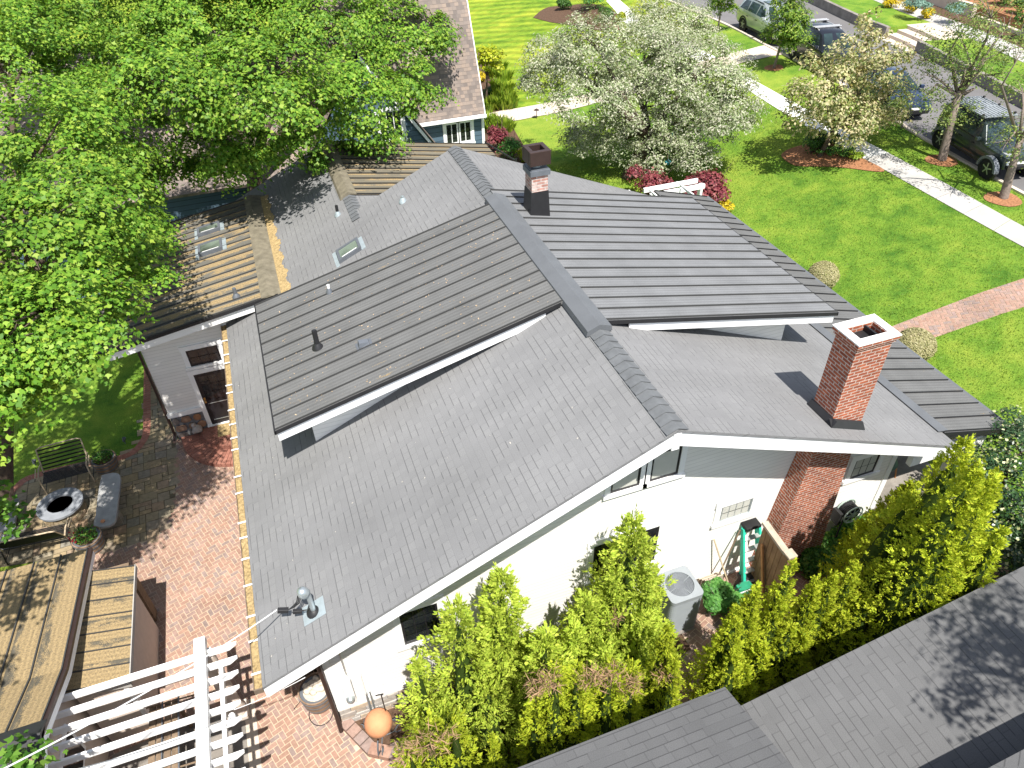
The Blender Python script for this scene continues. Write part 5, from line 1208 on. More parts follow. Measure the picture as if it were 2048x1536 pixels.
    g = atz(1330, 130, 1.4); tree('crabapple_tree', G(1345, 165), Bl, 'blossom', 'smaller silvery tree behind the wide crabapple, nearer the street', 'tree', trunk_r=.16, leaf=.14, cr=.45, per=56, dens=6.5, shape=SH_LEAF*np.array((.85, 1)), limbs=6, low=-.6, droop=.6)
    # pinkish ornamental tree in the mulch bed
    t0 = G(1640, 312); Bl = crownpx(t0, 1.2, ((1625, 120, 6.4, 22), (1745, 30, 9.6, 20), (1735, 75, 8.8, 34), (1700, 130, 7.6, 55), (1760, 130, 7.2, 48), (1645, 190, 6.6, 58), (1720, 190, 6.6, 62), (1620, 225, 5.6, 48), (1690, 235, 5.6, 55), (1750, 230, 5.8, 40), (1800, 110, 7.2, 22), (1600, 185, 6.2, 26), (1700, 262, 4.8, 32), (1790, 185, 6.2, 25), (1790, 232, 5.2, 22)))
    Bl = [(b[0], b[1], b[2]-.0, b[3]) for b in Bl]
    tree('ornamental_tree', t0, Bl, 'crab', 'pinkish cream flowering tree in the bark mulch bed beside the sidewalk', 'tree', trunk_r=.11, leaf=.14, cr=.36, per=36, dens=3.7, shape=SH_LEAF*np.array((1.3, 1)), limbs=12, low=-.7, flat=.7, up=.6, fork=.22)
    # young street trees
    for (bx, by), bl, r, lab, m_ in (((1548, 136), ((1578, 8, 7.4, 30), (1582, 40, 6.6, 34), (1560, 62, 5.8, 28), (1590, 70, 5.8, 24), (1572, 82, 5.2, 20), (1604, 30, 6.6, 16)), .07, 'young green street tree on the verge between the silver and the dark parked cars', 'young'),
                                     ((1435, 64), ((1440, 2, 6.6, 22), (1446, -20, 7.6, 26), (1430, 18, 5.6, 12), (1460, 14, 5.8, 12)), .06, 'young green street tree cut by the top edge, left of the silver parked car', 'young'),
                                     ((1803, 256), ((1795, 205, 4.6, 14), (1812, 214, 4.3, 10)), .035, 'thin sapling on a slender stem at the kerb in front of the blue car', 'locust'),
                                     ((1883, 320), ((1925, 60, 9.8, 62), (1985, 20, 11.0, 60), (1900, 130, 8.2, 55), (1950, 140, 8.4, 48), (1860, 150, 7.4, 45), (1850, 195, 6.4, 40), (1890, 215, 6.2, 40), (1930, 90, 9.4, 50), (1840, 120, 8.0, 30), (2010, 100, 9.6, 40), (1990, 150, 8.4, 35), (1870, 240, 5.4, 26), (1925, 235, 6.0, 30), (2020, 45, 10.6, 36)), .15, 'feathery open street tree rising in front of the black off-roader', 'locust'),
                                     ((2006, 396), ((2050, 262, 5.8, 40), (2010, 290, 5.2, 26), (2075, 200, 7.4, 55), (2045, 175, 7.6, 32), (2060, 300, 5.0, 34), (2040, 110, 9.0, 38), (2030, 240, 6.2, 22)), .14, 'street tree at the right edge, its trunk leaning over the verge', 'locust')):
        big = r > .1
        tree('street_tree', G(bx, by), crownpx(G(bx, by), 1.5 if big else .5, bl), m_, lab, 'tree', 'trees planted along the street', trunk_r=r, leaf=.10 if big else .15, cr=.45 if big else .36, per=48 if big else 44, dens=3.1 if big else 6, shape=SH_LEAF, limbs=12, bark='bark_pale', low=-.6, flat=.6, fork=.5 if not big else .38, twist=.6)
    # small yellow-green tree by the blue house
    tree('lime_tree', G(973, 200), crownpx(G(973, 200), .4, ((968, 105, 3.4, 16), (985, 112, 3.2, 20), (975, 128, 2.9, 18), (960, 125, 3.2, 18), (992, 130, 2.8, 12))), 'chartreuse', 'small lime yellow tree on a bare stem beside the brown shingle roof', 'tree', trunk_r=.06, leaf=.17, cr=.34, per=30, dens=5, shape=SH_LEAF*np.array((1.4, 1)), limbs=5, fork=.5)
    # short grass of the front lawn and the verge, and of the shaded lawn at the left
    n = 110000; x = rng.uniform(12.5, 27, n); y = rng.uniform(7.5, 31, n); P = np.stack([x, y, np.interp(.975*x-.2225*y, [q[0] for q in KN], [q[1] for q in KN])+.012], 1)
    for q_ in NOG:
        X_, Y_ = P[:, 0], P[:, 1]; c_ = np.zeros(len(P), bool)
        for (ax, ay), (bx, by) in zip([(v[0], v[1]) for v in q_], [(v[0], v[1]) for v in list(q_[1:])+[q_[0]]]):
            if ay != by: c_ ^= ((ay > Y_) != (by > Y_)) & (X_ < (bx-ax)*(Y_-ay)/(by-ay)+ax)
        P = P[~c_]
    P = P[(P[:, 0] > 14.75) | (P[:, 1] > 20.6)]
    tag(leafmesh('grass_blades', P, rng.normal(0, 1, P.shape)*np.array((1, 1, .45)), rng.uniform(.035, .085, len(P)), SH_STRAP*np.array((2.0, 1)), M['blade'], None, rng.normal(0, .5, P.shape)+np.array((0, 0, 1))), 'short mown grass of the sunny front lawn', 'grass', None, 'stuff')
    # shrubs at the back bed
    for px, py, rx, hz, m_, lab in ((1180, 22, 1.6, 2.6, 'greenshrub', 'tall leafy shrub at the top edge in the dark bed beside the white walk'), (1128, 20, .8, 1.2, 'boxwood', 'low dark shrub at the left of the bed at the top edge'), (1212, 42, .9, 1.4, 'boxwood', 'dark rounded shrub beside the curved white walk'), (1243, 42, .55, .9, 'chartreuse', 'small lime shrub at the tip of the bed beside the white walk')):
        p = G(px, py); mound('shrub', p, rx, rx, hz, m_, lab, 'shrub', n=2200, leaf=.13)
    p = G(1232, 58); mound('flower_clump', p, .9, .6, .35, 'pinkflower', 'low clump of pink and orange flowers below the curved white walk', 'flowers', n=700, leaf=.1)
    # bed beside the blue house
    p = G(960, 165); mound('golden_shrub', p, .8, .8, 1.0, 'yellow', 'round golden yellow shrub against the blue house, below the lime tree', 'shrub', n=1500, leaf=.1)
    p = G(978, 190); mound('boxwood', p, .55, .55, .7, 'boxwood', 'dark green rounded box bush under the lime tree', 'shrub', n=1500, leaf=.07)
    k = 0
    for i, (px, py) in enumerate(((1000, 140), (990, 153), (1008, 160), (998, 175), (1012, 182), (1004, 196), (1016, 203), (990, 212), (1006, 217), (978, 222), (1020, 215), (984, 148), (1002, 188), (975, 246), (990, 252), (1005, 256), (1012, 262), (980, 262), (998, 268))):
        up_ = py < 230
        tuft('daylily', G(px, py), 110, .62, 'lily', 'lime green daylily clump beside the lawn and the blue house, %s the tan walk' % ('above' if up_ else 'below'), 'perennial', 'daylilies above the tan walk' if up_ else 'daylilies below the tan walk', .32, 1.1)
    p = G(1000, 302); mound('red_maple_shrub', p, 1.0, .9, 2.0, 'jmaple', 'dark red Japanese maple at the corner of the blue house', 'shrub', n=1500, leaf=.12, shape=SH_MAPLE, jag=.35)
    p = G(1025, 318); mound('shrub', p, .9, .9, 1.6, 'greenshrub', 'green shrub right of the red Japanese maple by the blue house', 'shrub', n=1600, leaf=.1)
    p = G(1046, 322); mound('golden_shrub', p, .6, .6, 1.0, 'chartreuse', 'lime golden shrub beside the far slope of the grey roof', 'shrub', n=1100, leaf=.1)
    # front of the porch
    p = G(1300, 405); mound('red_maple_shrub', p, 1.5, 1.3, 2.3, 'jmaple', 'dark red Japanese maple left of the white arbour, under the crabapple', 'shrub', n=2400, leaf=.12, shape=SH_MAPLE, jag=.35)
    p = G(1412, 408); mound('red_maple_shrub', p, 1.8, 1.5, 2.2, 'jmaple', 'larger dark red Japanese maple right of the white arbour', 'shrub', n=3200, leaf=.12, shape=SH_MAPLE, jag=.35)
    p = G(1448, 352); mound('red_maple_shrub', p, .55, .5, .9, 'jmaple', 'upright tip of dark red maple beside the lawn', 'shrub', n=800, leaf=.11, shape=SH_MAPLE, jag=.35) if False else None
    p = G(1446, 428); mound('golden_shrub', p, .55, .5, .85, 'yellow', 'bright yellow shrub in front of the red Japanese maple at the porch', 'shrub', n=1200, leaf=.09)
    p = G(1640, 573); mound('globe_shrub', p, .95, .95, 1.35, 'spirea', 'clipped round olive shrub showing past the porch roof edge, left of the brick path', 'shrub', 'clipped globe shrubs by the porch', n=7000, leaf=.07, jag=.06, lobes=0, stem=False)
    p = G(1820, 715); mound('globe_shrub', p, 1.05, 1.05, 1.4, 'spirea', 'clipped round olive shrub beside the brick path, behind the brick chimney', 'shrub', 'clipped globe shrubs by the porch', n=7000, leaf=.07, jag=.06, lobes=0, stem=False)
    # mulch bed shrubs
    p = G(1622, 306); mound('boxwood', p, .85, .8, 1.3, 'boxwood', 'rounded dark green shrub at the foot of the pinkish ornamental tree', 'shrub', n=4000, leaf=.1)
    p = G(1662, 287); mound('boxwood', p, .5, .5, .7, 'boxwood', 'small dark shrub between the ornamental tree and the sidewalk', 'shrub', n=1200, leaf=.1)
    for px, py, m_ in ((1665, 305, 'ivy'), (1690, 308, 'ivy'), (1712, 315, 'lily')): mound('groundcover_plant', G(px, py), .75, .5, .35, m_, 'low spreading green plant in the bark mulch beside the sidewalk', 'plant', 'low plants in the mulch bed', n=700, leaf=.1)
    # evergreen hedge between the two houses
    gp = 'golden green evergreens in the hedge'
    def cf(apx, apy, y, r, lab, zb=None, **k):
        a = aty(apx, apy, y); z = zt(a.x, y) if zb is None else zb; return conifer('arborvitae', (a.x, y, z), a, r, k.pop('mat', 'thuja'), lab, gp, seed=int(apx), **k)
    cf(1938, 874, 5.6, 1.05, 'tallest golden arborvitae at the right, its tip over the white rake board', n=15000, lumps=.25, leaf=.15, tips=((.75, -.3, .86, .75), (-.55, .1, .78, .8), (.35, -.6, .75, .8), (-.95, -.2, .52, .75), (-1.2, -.45, .4, .62)))
    cf(1962, 925, 4.9, .8, 'slender arborvitae just behind the tallest one at the right', n=5200, leaf=.15)
    cf(1990, 950, 4.75, .75, 'arborvitae at the right end of the hedge, in front of the dark holly', n=5600, leaf=.15, tips=((.5, -.3, .8, .8),))
    cf(1822, 968, 6.7, .7, 'dark shaded arborvitae in front of the porch, left of the tallest', n=5200, leaf=.14, mat='greenshrub' if False else 'thuja')
    cf(1716, 1122, 5.5, .42, 'twin-tipped narrow arborvitae, right of the middle group', n=5200, leaf=.13, tips=((-.38, .05, .93, .9), (-.1, -.3, .62, 1.0)))
    cf(1634, 1160, 5.6, .36, 'narrow arborvitae in the middle of the hedge, below the brick breast', n=3600, leaf=.13, tips=((-.2, -.35, .62, .95),))
    cf(1588, 1122, 5.85, .40, 'narrow arborvitae whose tip stands against the fence end', n=4200, leaf=.13, tips=((-.2, -.2, .78, .9), (.0, -.45, .6, .95)))
    cf(1514, 1172, 5.75, .40, 'narrow arborvitae right of the green shrub, left of the fence end', n=4200, leaf=.13, tips=((.15, -.45, .62, .95),))
    cf(1478, 1212, 5.45, .46, 'arborvitae with a broad foot beside the small dark path', n=5600, leaf=.13, tips=((-.12, -.35, .75, 1.0), (.2, -.4, .6, 1.0)))
    cf(1338, 1252, 5.4, .42, 'sheared arborvitae below the air conditioner', n=4600, leaf=.13, tips=((.05, -.25, .85, 1.0),), dead=((1330, 1345, 1.6, 30, .25),))
    cf(1222, 1320, 5.0, .42, 'browning arborvitae with bare twigs in the middle of the hedge', n=5200, leaf=.13, pw=.55, tips=((.45, .05, .9, .9), (-.45, .0, .85, .9)), dead=((1215, 1352, 1.9, 50, .3), (1180, 1350, 1.9, 30, .25), (1262, 1370, 1.7, 30, .25)))
    cf(1112, 1328, 4.95, .46, 'squat arborvitae with a dead brown patch beside the paved path', n=5200, leaf=.13, pw=.5, tips=((.35, .0, .95, .9), (-.3, .05, .8, .8)), dead=((1088, 1365, 1.8, 60, .3),))
    cf(985, 1468, 4.75, .22, 'small lone arborvitae rising from the paved path at the bottom edge', n=1500, leaf=.12)
    cf(850, 1448, 5.0, .5, 'sheared flat-topped evergreen at the bottom edge with bare twigs', n=4200, leaf=.13, pw=.35, tips=((.4, .05, .95, .85), (-.3, -.1, .95, .85)), dead=((830, 1490, 1.3, 40, .3), (885, 1480, 1.3, 30, .25)))
    # looser false cypresses along the gable wall
    gp2 = 'loose false cypresses against the gable wall'
    def fc(apx, apy, y, r, lab, **k):
        a = aty(apx, apy, y); return conifer('false_cypress', (a.x, y, zt(a.x, y)), a, r, 'thuja_b', lab, gp2, seed=int(apx)+3, lumps=.5, spray=.34, leaf=k.pop('leaf', .2), pw=k.pop('pw', .62), **k)
    fc(912, 1212, 6.5, .85, 'wide false cypress with feathery arms over the terracotta ball bed', n=7000, tips=((-.75, .1, .74, .45), (.65, .1, .9, .5), (.3, -.4, .6, .9), (-.5, -.3, .5, .8)))
    fc(1002, 1142, 6.9, .6, 'pointed false cypress in front of the white wall, left of centre', n=5600, tips=((.35, -.2, .6, .9), (-.2, -.3, .55, .8)))
    fc(1270, 1034, 6.9, .72, 'tallest false cypress in front of the window, left of the air conditioner', n=8600, tips=((-.35, -.1, .72, .8), (.38, -.1, .7, .8), (.2, -.5, .5, 1.0)), dead=((1232, 1232, 1.2, 26, .25),))
    fc(1170, 1190, 6.6, .5, 'short false cypress between the two pointed ones', n=3800, tips=((.4, .1, .8, .9), (-.45, -.4, .8, 1.0)))
    fc(1090, 1262, 6.2, .55, 'low spreading false cypress above the dead brown patch', n=4200, tips=((.6, .1, .9, .9), (1.0, -.3, .85, .9)))
    # leafy green shrub and ground covers
    p = G(1436, 1212); mound('hydrangea', p, .62, .55, 1.15, 'greenshrub', 'round bright green leafy shrub between the air conditioner and the ladder', 'shrub', n=4200, leaf=.085, shape=SH_LEAF*np.array((1.6, 1)), jag=.12)
    carpet('ground_ivy', GP((1600, 1110), (1640, 1080), (1700, 1050), (1748, 1025), (1790, 1040), (1720, 1085), (1690, 1130), (1620, 1170), (1590, 1150)), 5200, .5, .085, 'ivy', 'leafy green ground cover along the foot of the brick breast', 'ground cover')
    carpet('ground_ivy', [Vector(p) for p in ((2.6, 7.0, 0), (5.6, 6.9, 0), (5.6, 7.8, 0), (2.6, 7.8, 0))], 4200, .35, .07, 'greenshrub', 'small leaved green ground cover below the white gable wall', 'ground cover')
    # holly at the right edge
    Bl = [(14.4, 5.2, 2.6, .9), (15.0, 4.9, 3.4, .9), (14.0, 4.6, 1.9, .8), (15.4, 4.2, 2.6, 1.0), (14.9, 6.2, 2.4, .9), (15.9, 5.6, 3.2, 1.0), (15.3, 7.0, 2.3, .7), (14.6, 3.8, 1.7, .7)]
    Bl = [pxb(*q) for q in ((2010, 960, 3.2, 60), (2050, 900, 3.4, 60), (1975, 1010, 2.6, 50), (2040, 1010, 2.8, 60), (2000, 1070, 2.2, 50), (2060, 1080, 2.2, 50), (1950, 945, 2.6, 35), (2030, 850, 3.4, 36), (1985, 905, 2.8, 36), (2035, 1120, 1.8, 40))]
    tree('holly_tree', (Bl[3][0], Bl[3][1]+.3, 1.3), Bl, 'holly', 'dark leathery evergreen with cream blossom tips at the right edge', 'tree', trunk_r=.12, leaf=.085, cr=.3, per=42, dens=5, shape=SH_LEAF*np.array((1.2, 1)), limbs=8, low=-.8, extra=blossoms('cream', .10, .075))
    # a tall pine-like tree outside the frame throws the blotched shade on the lower right roof
    aa = aty(1410, 1447, 4.2); cc = aty(2048, 1132, 4.2); sl = (cc.z-aa.z)/(cc.x-aa.x); Bl = []
    for px, py, h, r in ((1890, 1255, 6.5, .30), (1950, 1235, 7, .42), (1925, 1330, 6.5, .40), (1990, 1300, 7, .42), (1975, 1380, 6.2, .36), (2040, 1270, 7, .4), (2045, 1350, 6.6, .45), (1905, 1395, 6, .22), (2010, 1180, 7.5, .3), (2090, 1300, 7, .6)):
        p = onp(px, py, aa, (-sl, 0, 1)); Bl.append((p.x+.02*h, p.y-.545*h, p.z+h, r))
    tree('shade_tree', (15.5, -2.5, 1.0), Bl, 'holly', 'tree beyond the right edge whose shade falls on the lower right roof', 'tree', trunk_r=.2, leaf=.13, cr=.4, per=44, dens=4, shape=SH_LEAF, limbs=6)
def build_far_plants(fin, zt2):
    mid = offs(fin, -5.3)
    def near(px, py):
        p = atz(px, py, zt2+.2); return min(mid, key=lambda q: (q-Vector((p.x, p.y, 0))).length), p
    for px, py, lab in ((1778, 6, 'left'), (1815, 15, 'middle'), (1853, 27, 'right')):
        p = atz(px, py+8, zt2+.05); mound('golden_shrub', (p.x, p.y, zt2), .75, .75, .9, 'yellow', 'yellow green globe shrub across the street above the steps, %s of three' % lab, 'shrub', 'yellow globe shrubs across the street', n=1200, leaf=.12)
    for px, py, lab in ((1835, 2, 'cut by the top edge'), (1910, 8, 'right of the yellow globes')):
        p = atz(px, py+6, zt2+.9); mound('blue_spruce', (p.x, p.y, zt2+.62), .95, .95, .8, 'bluespruce', 'low blue green spruce on the upper far bed, '+lab, 'shrub', 'low blue spruces across the street', n=1500, leaf=.13)
    for px, py, z, r in ((2035, 30, 5.0, 1.1), (2010, 5, 5.2, 1.2), (2045, 75, 4.6, .8)):
        p = atz(px, py, z-1); mound('boxwood', (p.x, p.y, zt2+.62), r, r, 1.5, 'boxwood', 'dark green bush on the upper far bed near the top right corner', 'shrub', 'dark bushes near the top right corner', n=1500, leaf=.14)
# ---------------------------------------------------------------- vehicles (x forward, y left, z up, on the ground at z 0)
def car(name, paint, label, st, wheels, W, glass, rails=None, boxy=False, spare=False, hood=None, wr=.35):
    # st: stations (x, z_bottom, z_belt, z_top, half width at sill, at belt, at top)
    e = empty(name, (0, 0, 0), label, 'car', 'cars parked along the kerb')
    P = []
    mb = MB(); k = 8; vs = []
    def section(s):
        x, zb, zl, zt_, ws, wb, wt = s
        pts = [(x, 0, zb), (x, ws*.93, zb), (x, ws, zb+.10), (x, wb*1.0, zl-.16), (x, wb*.985, zl), (x, wb+(wt-wb)*.12, zl+(zt_-zl)*.10+.001), (x, wt, zt_-.035), (x, wt*.86, zt_), (x, 0, zt_+.015)]
        return pts
    secs = [section(s) for s in st]; m = len(secs[0])
    for sc in secs:
        vs += sc + [(p[0], -p[1], p[2]) for p in sc[1:-1]][::-1]
    r = 2*m-2; fs = []
    for i in range(len(secs)-1):
        for j in range(r): fs.append((i*r+j, (i+1)*r+j, (i+1)*r+(j+1) % r, i*r+(j+1) % r))
    fs += [tuple(range(r)), tuple(range((len(secs)-1)*r, len(secs)*r))[::-1]]
    mb.add(vs, fs); body = mb.build('body', M[paint], None, 'full')
    md = body.modifiers.new('bevel', 'BEVEL'); md.width = .035; md.segments = 2; md.limit_method = 'ANGLE'; md.angle_limit = R_(28)
    P.append(body)
    def sec_at(x):
        for a, b in zip(st, st[1:]):
            if b[0] <= x <= a[0] or a[0] <= x <= b[0]:
                t = 0 if a[0] == b[0] else (x-a[0])/(b[0]-a[0]); return section([u+(v-u)*t for u, v in zip(a, b)])
    def side(x, t, sg, o=.012):
        s = sec_at(x); a, b = s[5], s[6]; y = a[1]+(b[1]-a[1])*t; z = a[2]+(b[2]-a[2])*t; return Vector((x, sg*(y+o), z+o*.2))
    for sg in (1, -1):          # side windows
        for xa, xb, ta, tb in glass['side']:
            g = MB(); q = [side(xa, .06, sg), side(xb, .06, sg), side(xb-tb, .9, sg), side(xa+ta, .9, sg)]
            g.prism(q, (0, -sg*.006, 0)); P.append(g.build('side_window', M['carglass']))
        g = MB(); x0, x1 = glass['side'][0][0], glass['side'][-1][1]
        g.bar(side(x0, .02, sg, .014), side(x1, .02, sg, .014), .012, .03); P.append(g.build('window_trim', M['carblack'] if boxy else M['alu']))
        mi = MB(); mx = glass['mirror']; q = side(mx, .12, sg, .02)
        mi.add([(q.x+dx, q.y+sg*(dy), q.z+dz) for dx in (-.06, .08) for dy, dz in ((.02, 0), (.2, -.02), (.22, .13), (.04, .13))], [(0, 1, 2, 3), (7, 6, 5, 4), (0, 4, 5, 1), (1, 5, 6, 2), (2, 6, 7, 3), (3, 7, 4, 0)]); mo = mi.build('mirror', M[paint], bevel=.02); P.append(mo)
        h = MB()
        for hx in glass['handles']: s = sec_at(hx); h.box(hx-.09, hx+.09, sg*s[3][1]-.012, sg*s[3][1]+.025*sg if sg > 0 else sg*s[3][1]+.012, s[3][2]-.01, s[3][2]+.02) if sg > 0 else h.box(hx-.09, hx+.09, sg*s[3][1]-.025, sg*s[3][1]+.012, s[3][2]-.01, s[3][2]+.02)
        P.append(h.build('door_handle', M['carblack']))
        sl = MB(); sl.box(wheels[1]+wr+.05, wheels[0]-wr-.05, sg*W-.03, sg*W+.012, st[3][1]+.0, st[3][1]+.1); P.append(sl.build('side_skirt', M['carblack']))
    def cross(xa, xb, wa, wb, za, zb, o=.012):
        d = Vector((xb-xa, 0, zb-za)).normalized(); n = Vector((-d.z, 0, d.x)); n = n if n.z > 0 else -n
        q = [Vector((xa, -wa, za)), Vector((xa, wa, za)), Vector((xb, wb, zb)), Vector((xb, -wb, zb))]; q = [p+n*o for p in q]
        g = MB(); g.prism(q, -n*.006); return g
    P.append(cross(*glass['front']).build('windscreen', M['carglass'])); P.append(cross(*glass['rear']).build('rear_window', M['carglass']))
    if 'roof' in glass: xa, xb, w_, z_ = glass['roof']; g = MB(); g.box(xa, xb, -w_, w_, z_, z_+.025); P.append(g.build('sunroof', M['carglass']))
    for wx in wheels:
        for sg in (1, -1):
            w = MB(); yo = sg*(W-.02)
            w.lathe((wx, yo-sg*.2, wr), [(wr*.6, 0), (wr*.96, .0), (wr, .03), (wr, .2), (wr*.95, .235), (wr*.66, .235), (wr*.64, .2)], 26, axis=(0, sg, 0)); wh = w.build('wheel', M['tyre'], None, True); P.append(wh)
            w = MB(); c = Vector((wx, yo+sg*.018, wr)); w.lathe((wx, yo-sg*.02, wr), [(wr*.66, 0), (wr*.66, .035), (wr*.58, .04), (wr*.56, .01)], 22, axis=(0, sg, 0))
            for i in range(5):
                a = 2*math.pi*i/5+.3; w.bar(c+Vector((math.cos(a)*.05, 0, math.sin(a)*.05)), c+Vector((math.cos(a)*wr*.6, 0, math.sin(a)*wr*.6)), .05, .02, up=(0, 1, 0))
            w.cone(c-Vector((0, sg*.01, 0)), c+Vector((0, sg*.02, 0)), .07, .06, 10); rm = w.build('rim', M['rim'], None); rm.parent = wh
            a = MB(); n = 14; ro, ri = wr*1.28, wr*1.02
            pts = [(wx+math.cos(math.pi*i/n)*ro, wr+math.sin(math.pi*i/n)*ro) for i in range(n+1)]; pt2 = [(wx+math.cos(math.pi*i/n)*ri, wr+math.sin(math.pi*i/n)*ri) for i in range(n+1)]
            y0, y1 = sg*(W-.1), sg*(W+(.09 if boxy else .014))
            for i in range(n): a.add([(pts[i][0], y0, pts[i][1]), (pts[i+1][0], y0, pts[i+1][1]), (pt2[i+1][0], y0, pt2[i+1][1]), (pt2[i][0], y0, pt2[i][1]), (pts[i][0], y1, pts[i][1]), (pts[i+1][0], y1, pts[i+1][1]), (pt2[i+1][0], y1, pt2[i+1][1]), (pt2[i][0], y1, pt2[i][1])], [(0, 1, 5, 4), (4, 5, 6, 7), (2, 3, 7, 6), (0, 3, 2, 1)] + ([(0, 4, 7, 3)] if i == 0 else []) + ([(1, 2, 6, 5)] if i == n-1 else []))
            P.append(a.build('wheel_arch', M['carblack'] if not boxy else M['iron']))
            ar = MB(); ar.lathe((wx, sg*(W-.12), wr+.02), [(0, 0), (wr*1.16, 0), (wr*1.16, .125), (0, .125)], 22, axis=(0, sg, 0)); P.append(ar.build('wheel_well', M['carblack']))
    xf = st[-1][0] if st[-1][0] > st[0][0] else st[0][0]; sf = st[-1]; sr = st[0]
    for sg in (1, -1):
        l = MB(); y = sf[5]*.72*sg
        if boxy: l.lathe((xf-.01, .48*sg, sf[2]-.2), [(0, .05), (.09, .05), (.1, .0)][::-1], 16, axis=(1, 0, 0))
        else: l.add([(xf-.06, y-.16, sf[2]-.16), (xf-.06, y+.16, sf[2]-.16), (xf-.2, y+.17, sf[2]+.01), (xf-.14, y-.16, sf[2]-.01), (xf+.012, y-.16, sf[2]-.16), (xf+.006, y+.16, sf[2]-.15), (xf-.13, y+.17, sf[2]+.025), (xf-.05, y-.16, sf[2]+.005)], [(4, 5, 6, 7), (0, 3, 2, 1), (0, 1, 5, 4), (1, 2, 6, 5), (2, 3, 7, 6), (3, 0, 4, 7)])
        P.append(l.build('headlight', M['headlight']))
        l = MB(); y = sr[5]*.8*sg; l.box(sr[0]-.02, sr[0]+.08, y-.12, y+.12, sr[2]-.2, sr[2]+.02); P.append(l.build('tail_light', M['taillight'], bevel=.01))
    g = MB(); g.box(xf-.02, xf+.025, -.42, .42, sf[1]+.22, sf[2]-.12); P.append(g.build('grille', M['carblack'], bevel=.01))
    g = MB(); g.box(xf-.05, xf+(.16 if boxy else .035), -sf[4]*.92, sf[4]*.92, sf[1]+.02, sf[1]+.17); P.append(g.build('bumper', M['carblack'], bevel=.02))
    g = MB(); g.box(xf+.03, xf+.045, -.2, .2, sf[1]+.2, sf[1]+.29); P.append(g.build('number_plate', M['paper']))
    if rails:
        kind, xa, xb, y, z = rails
        for sg in (1, -1):
            r_ = MB(); r_.tube([(xa, sg*y, z-.03), (xa+.08, sg*y, z+.05), (xb-.08, sg*y, z+.05), (xb, sg*y, z-.03)], .02, 6); P.append(r_.build('roof_rail', M['alu' if kind == 'bars' else 'carblack'], None, True))
        if kind == 'bars':
            for x in (xa+.25, xa+.42, xb-.42, xb-.25): r_ = MB(); r_.tube([(x, -y-.12, z+.1), (x, y+.12, z+.1)], .028, 8); P.append(r_.build('roof_bar', M['alu'], None, True))
            for x in (xa+.33, xb-.33):
                for sg in (1, -1): r_ = MB(); r_.box(x-.12, x+.12, sg*y-.03, sg*y+.03, z+.0, z+.09); P.append(r_.build('bar_foot', M['carblack']))
        if kind == 'rack':
            r_ = MB(); zr = z+.13
            for i in range(9): yy = -y+2*y*i/8; r_.box(xa, xb, yy-.055, yy+.055, zr, zr+.025)
            for x in (xa, (xa+xb)/2, xb): r_.box(x-.03, x+.03, -y-.05, y+.05, zr+.026, zr+.06)
            for sg in (1, -1): r_.box(xa, xb, sg*(y+.06)-.025, sg*(y+.06)+.025, zr-.0, zr+.06)
            P.append(r_.build('roof_rack', M['acgrey']))
            for x in (xa+.15, xb-.15, (xa+xb)/2):
                for sg in (1, -1): r_ = MB(); r_.lathe((x, sg*(y+.06), zr+.06), [(.05, 0), (.05, .05), (.03, .07), (0, .07)], 8); r_.box(x-.03, x+.03, sg*(y+.06)-.02, sg*(y+.06)+.02, z-.02, zr); P.append(r_.build('rack_mount', M['carblack']))
    if hood: xa, xb, w_, z_ = hood; g = MB(); g.prism([(xa, -w_, z_), (xb, -w_*.92, z_-.07), (xb, w_*.92, z_-.07), (xa, w_, z_)], (0, 0, .03)); P.append(g.build('bonnet', M['jeephood'], bevel=.015))
    if spare:
        w = MB(); w.lathe((st[0][0]-.22, 0, .95), [(.2, 0), (.38, .0), (.4, .03), (.4, .2), (.37, .23), (.2, .23)], 26, axis=(-1, 0, 0)); w.box(st[0][0]-.25, st[0][0], -.05, .05, .9, 1.0); P.append(w.build('spare_wheel', M['tyre'], None, True))
    kids(e, P); return e
def put(e, loc, heading, s=1.0, tilt=(0, 0)):
    e.location = loc; e.rotation_euler = (tilt[0], tilt[1], heading); e.scale = (s, s, s)
def suv(name, paint, label, rails, roof=None, long=0.0, tail=.0):
    st = [(-2.25, .42, .92, .96, .78, .80, .72), (-2.28, .40, 1.0, 1.06, .84, .84, .74), (-2.05-tail*.3, .34, 1.02, 1.50-tail*.3, .88, .89, .60), (-1.65, .28, 1.02, 1.62, .89, .90, .62), (-.8, .24, 1.01, 1.66, .89, .91, .63), (.15, .24, 1.0, 1.63, .89, .91, .61), (.45, .24, .99, 1.54, .89, .91, .60), (1.12, .24, .98, 1.03, .89, .90, .70), (1.55, .26, .93, .985, .88, .88, .70), (2.0, .3, .84, .90, .84, .85, .66), (2.22, .34, .74, .78, .76, .78, .6), (2.30, .38, .66, .70, .66, .68, .55)]
    gl = dict(side=[(-1.98, -1.12, .26, .06), (-1.07, -.16, .02, .02), (-.1, .86, .02, .52)], mirror=.82, handles=[-.95, .02], front=(1.10, .44, .72, .52, 1.04, 1.545), rear=(-2.24, -2.06, .62, .50, 1.08, 1.49))
    if roof: gl['roof'] = roof
    return car(name, paint, label, st, (1.36, -1.34), .89, gl, rails)
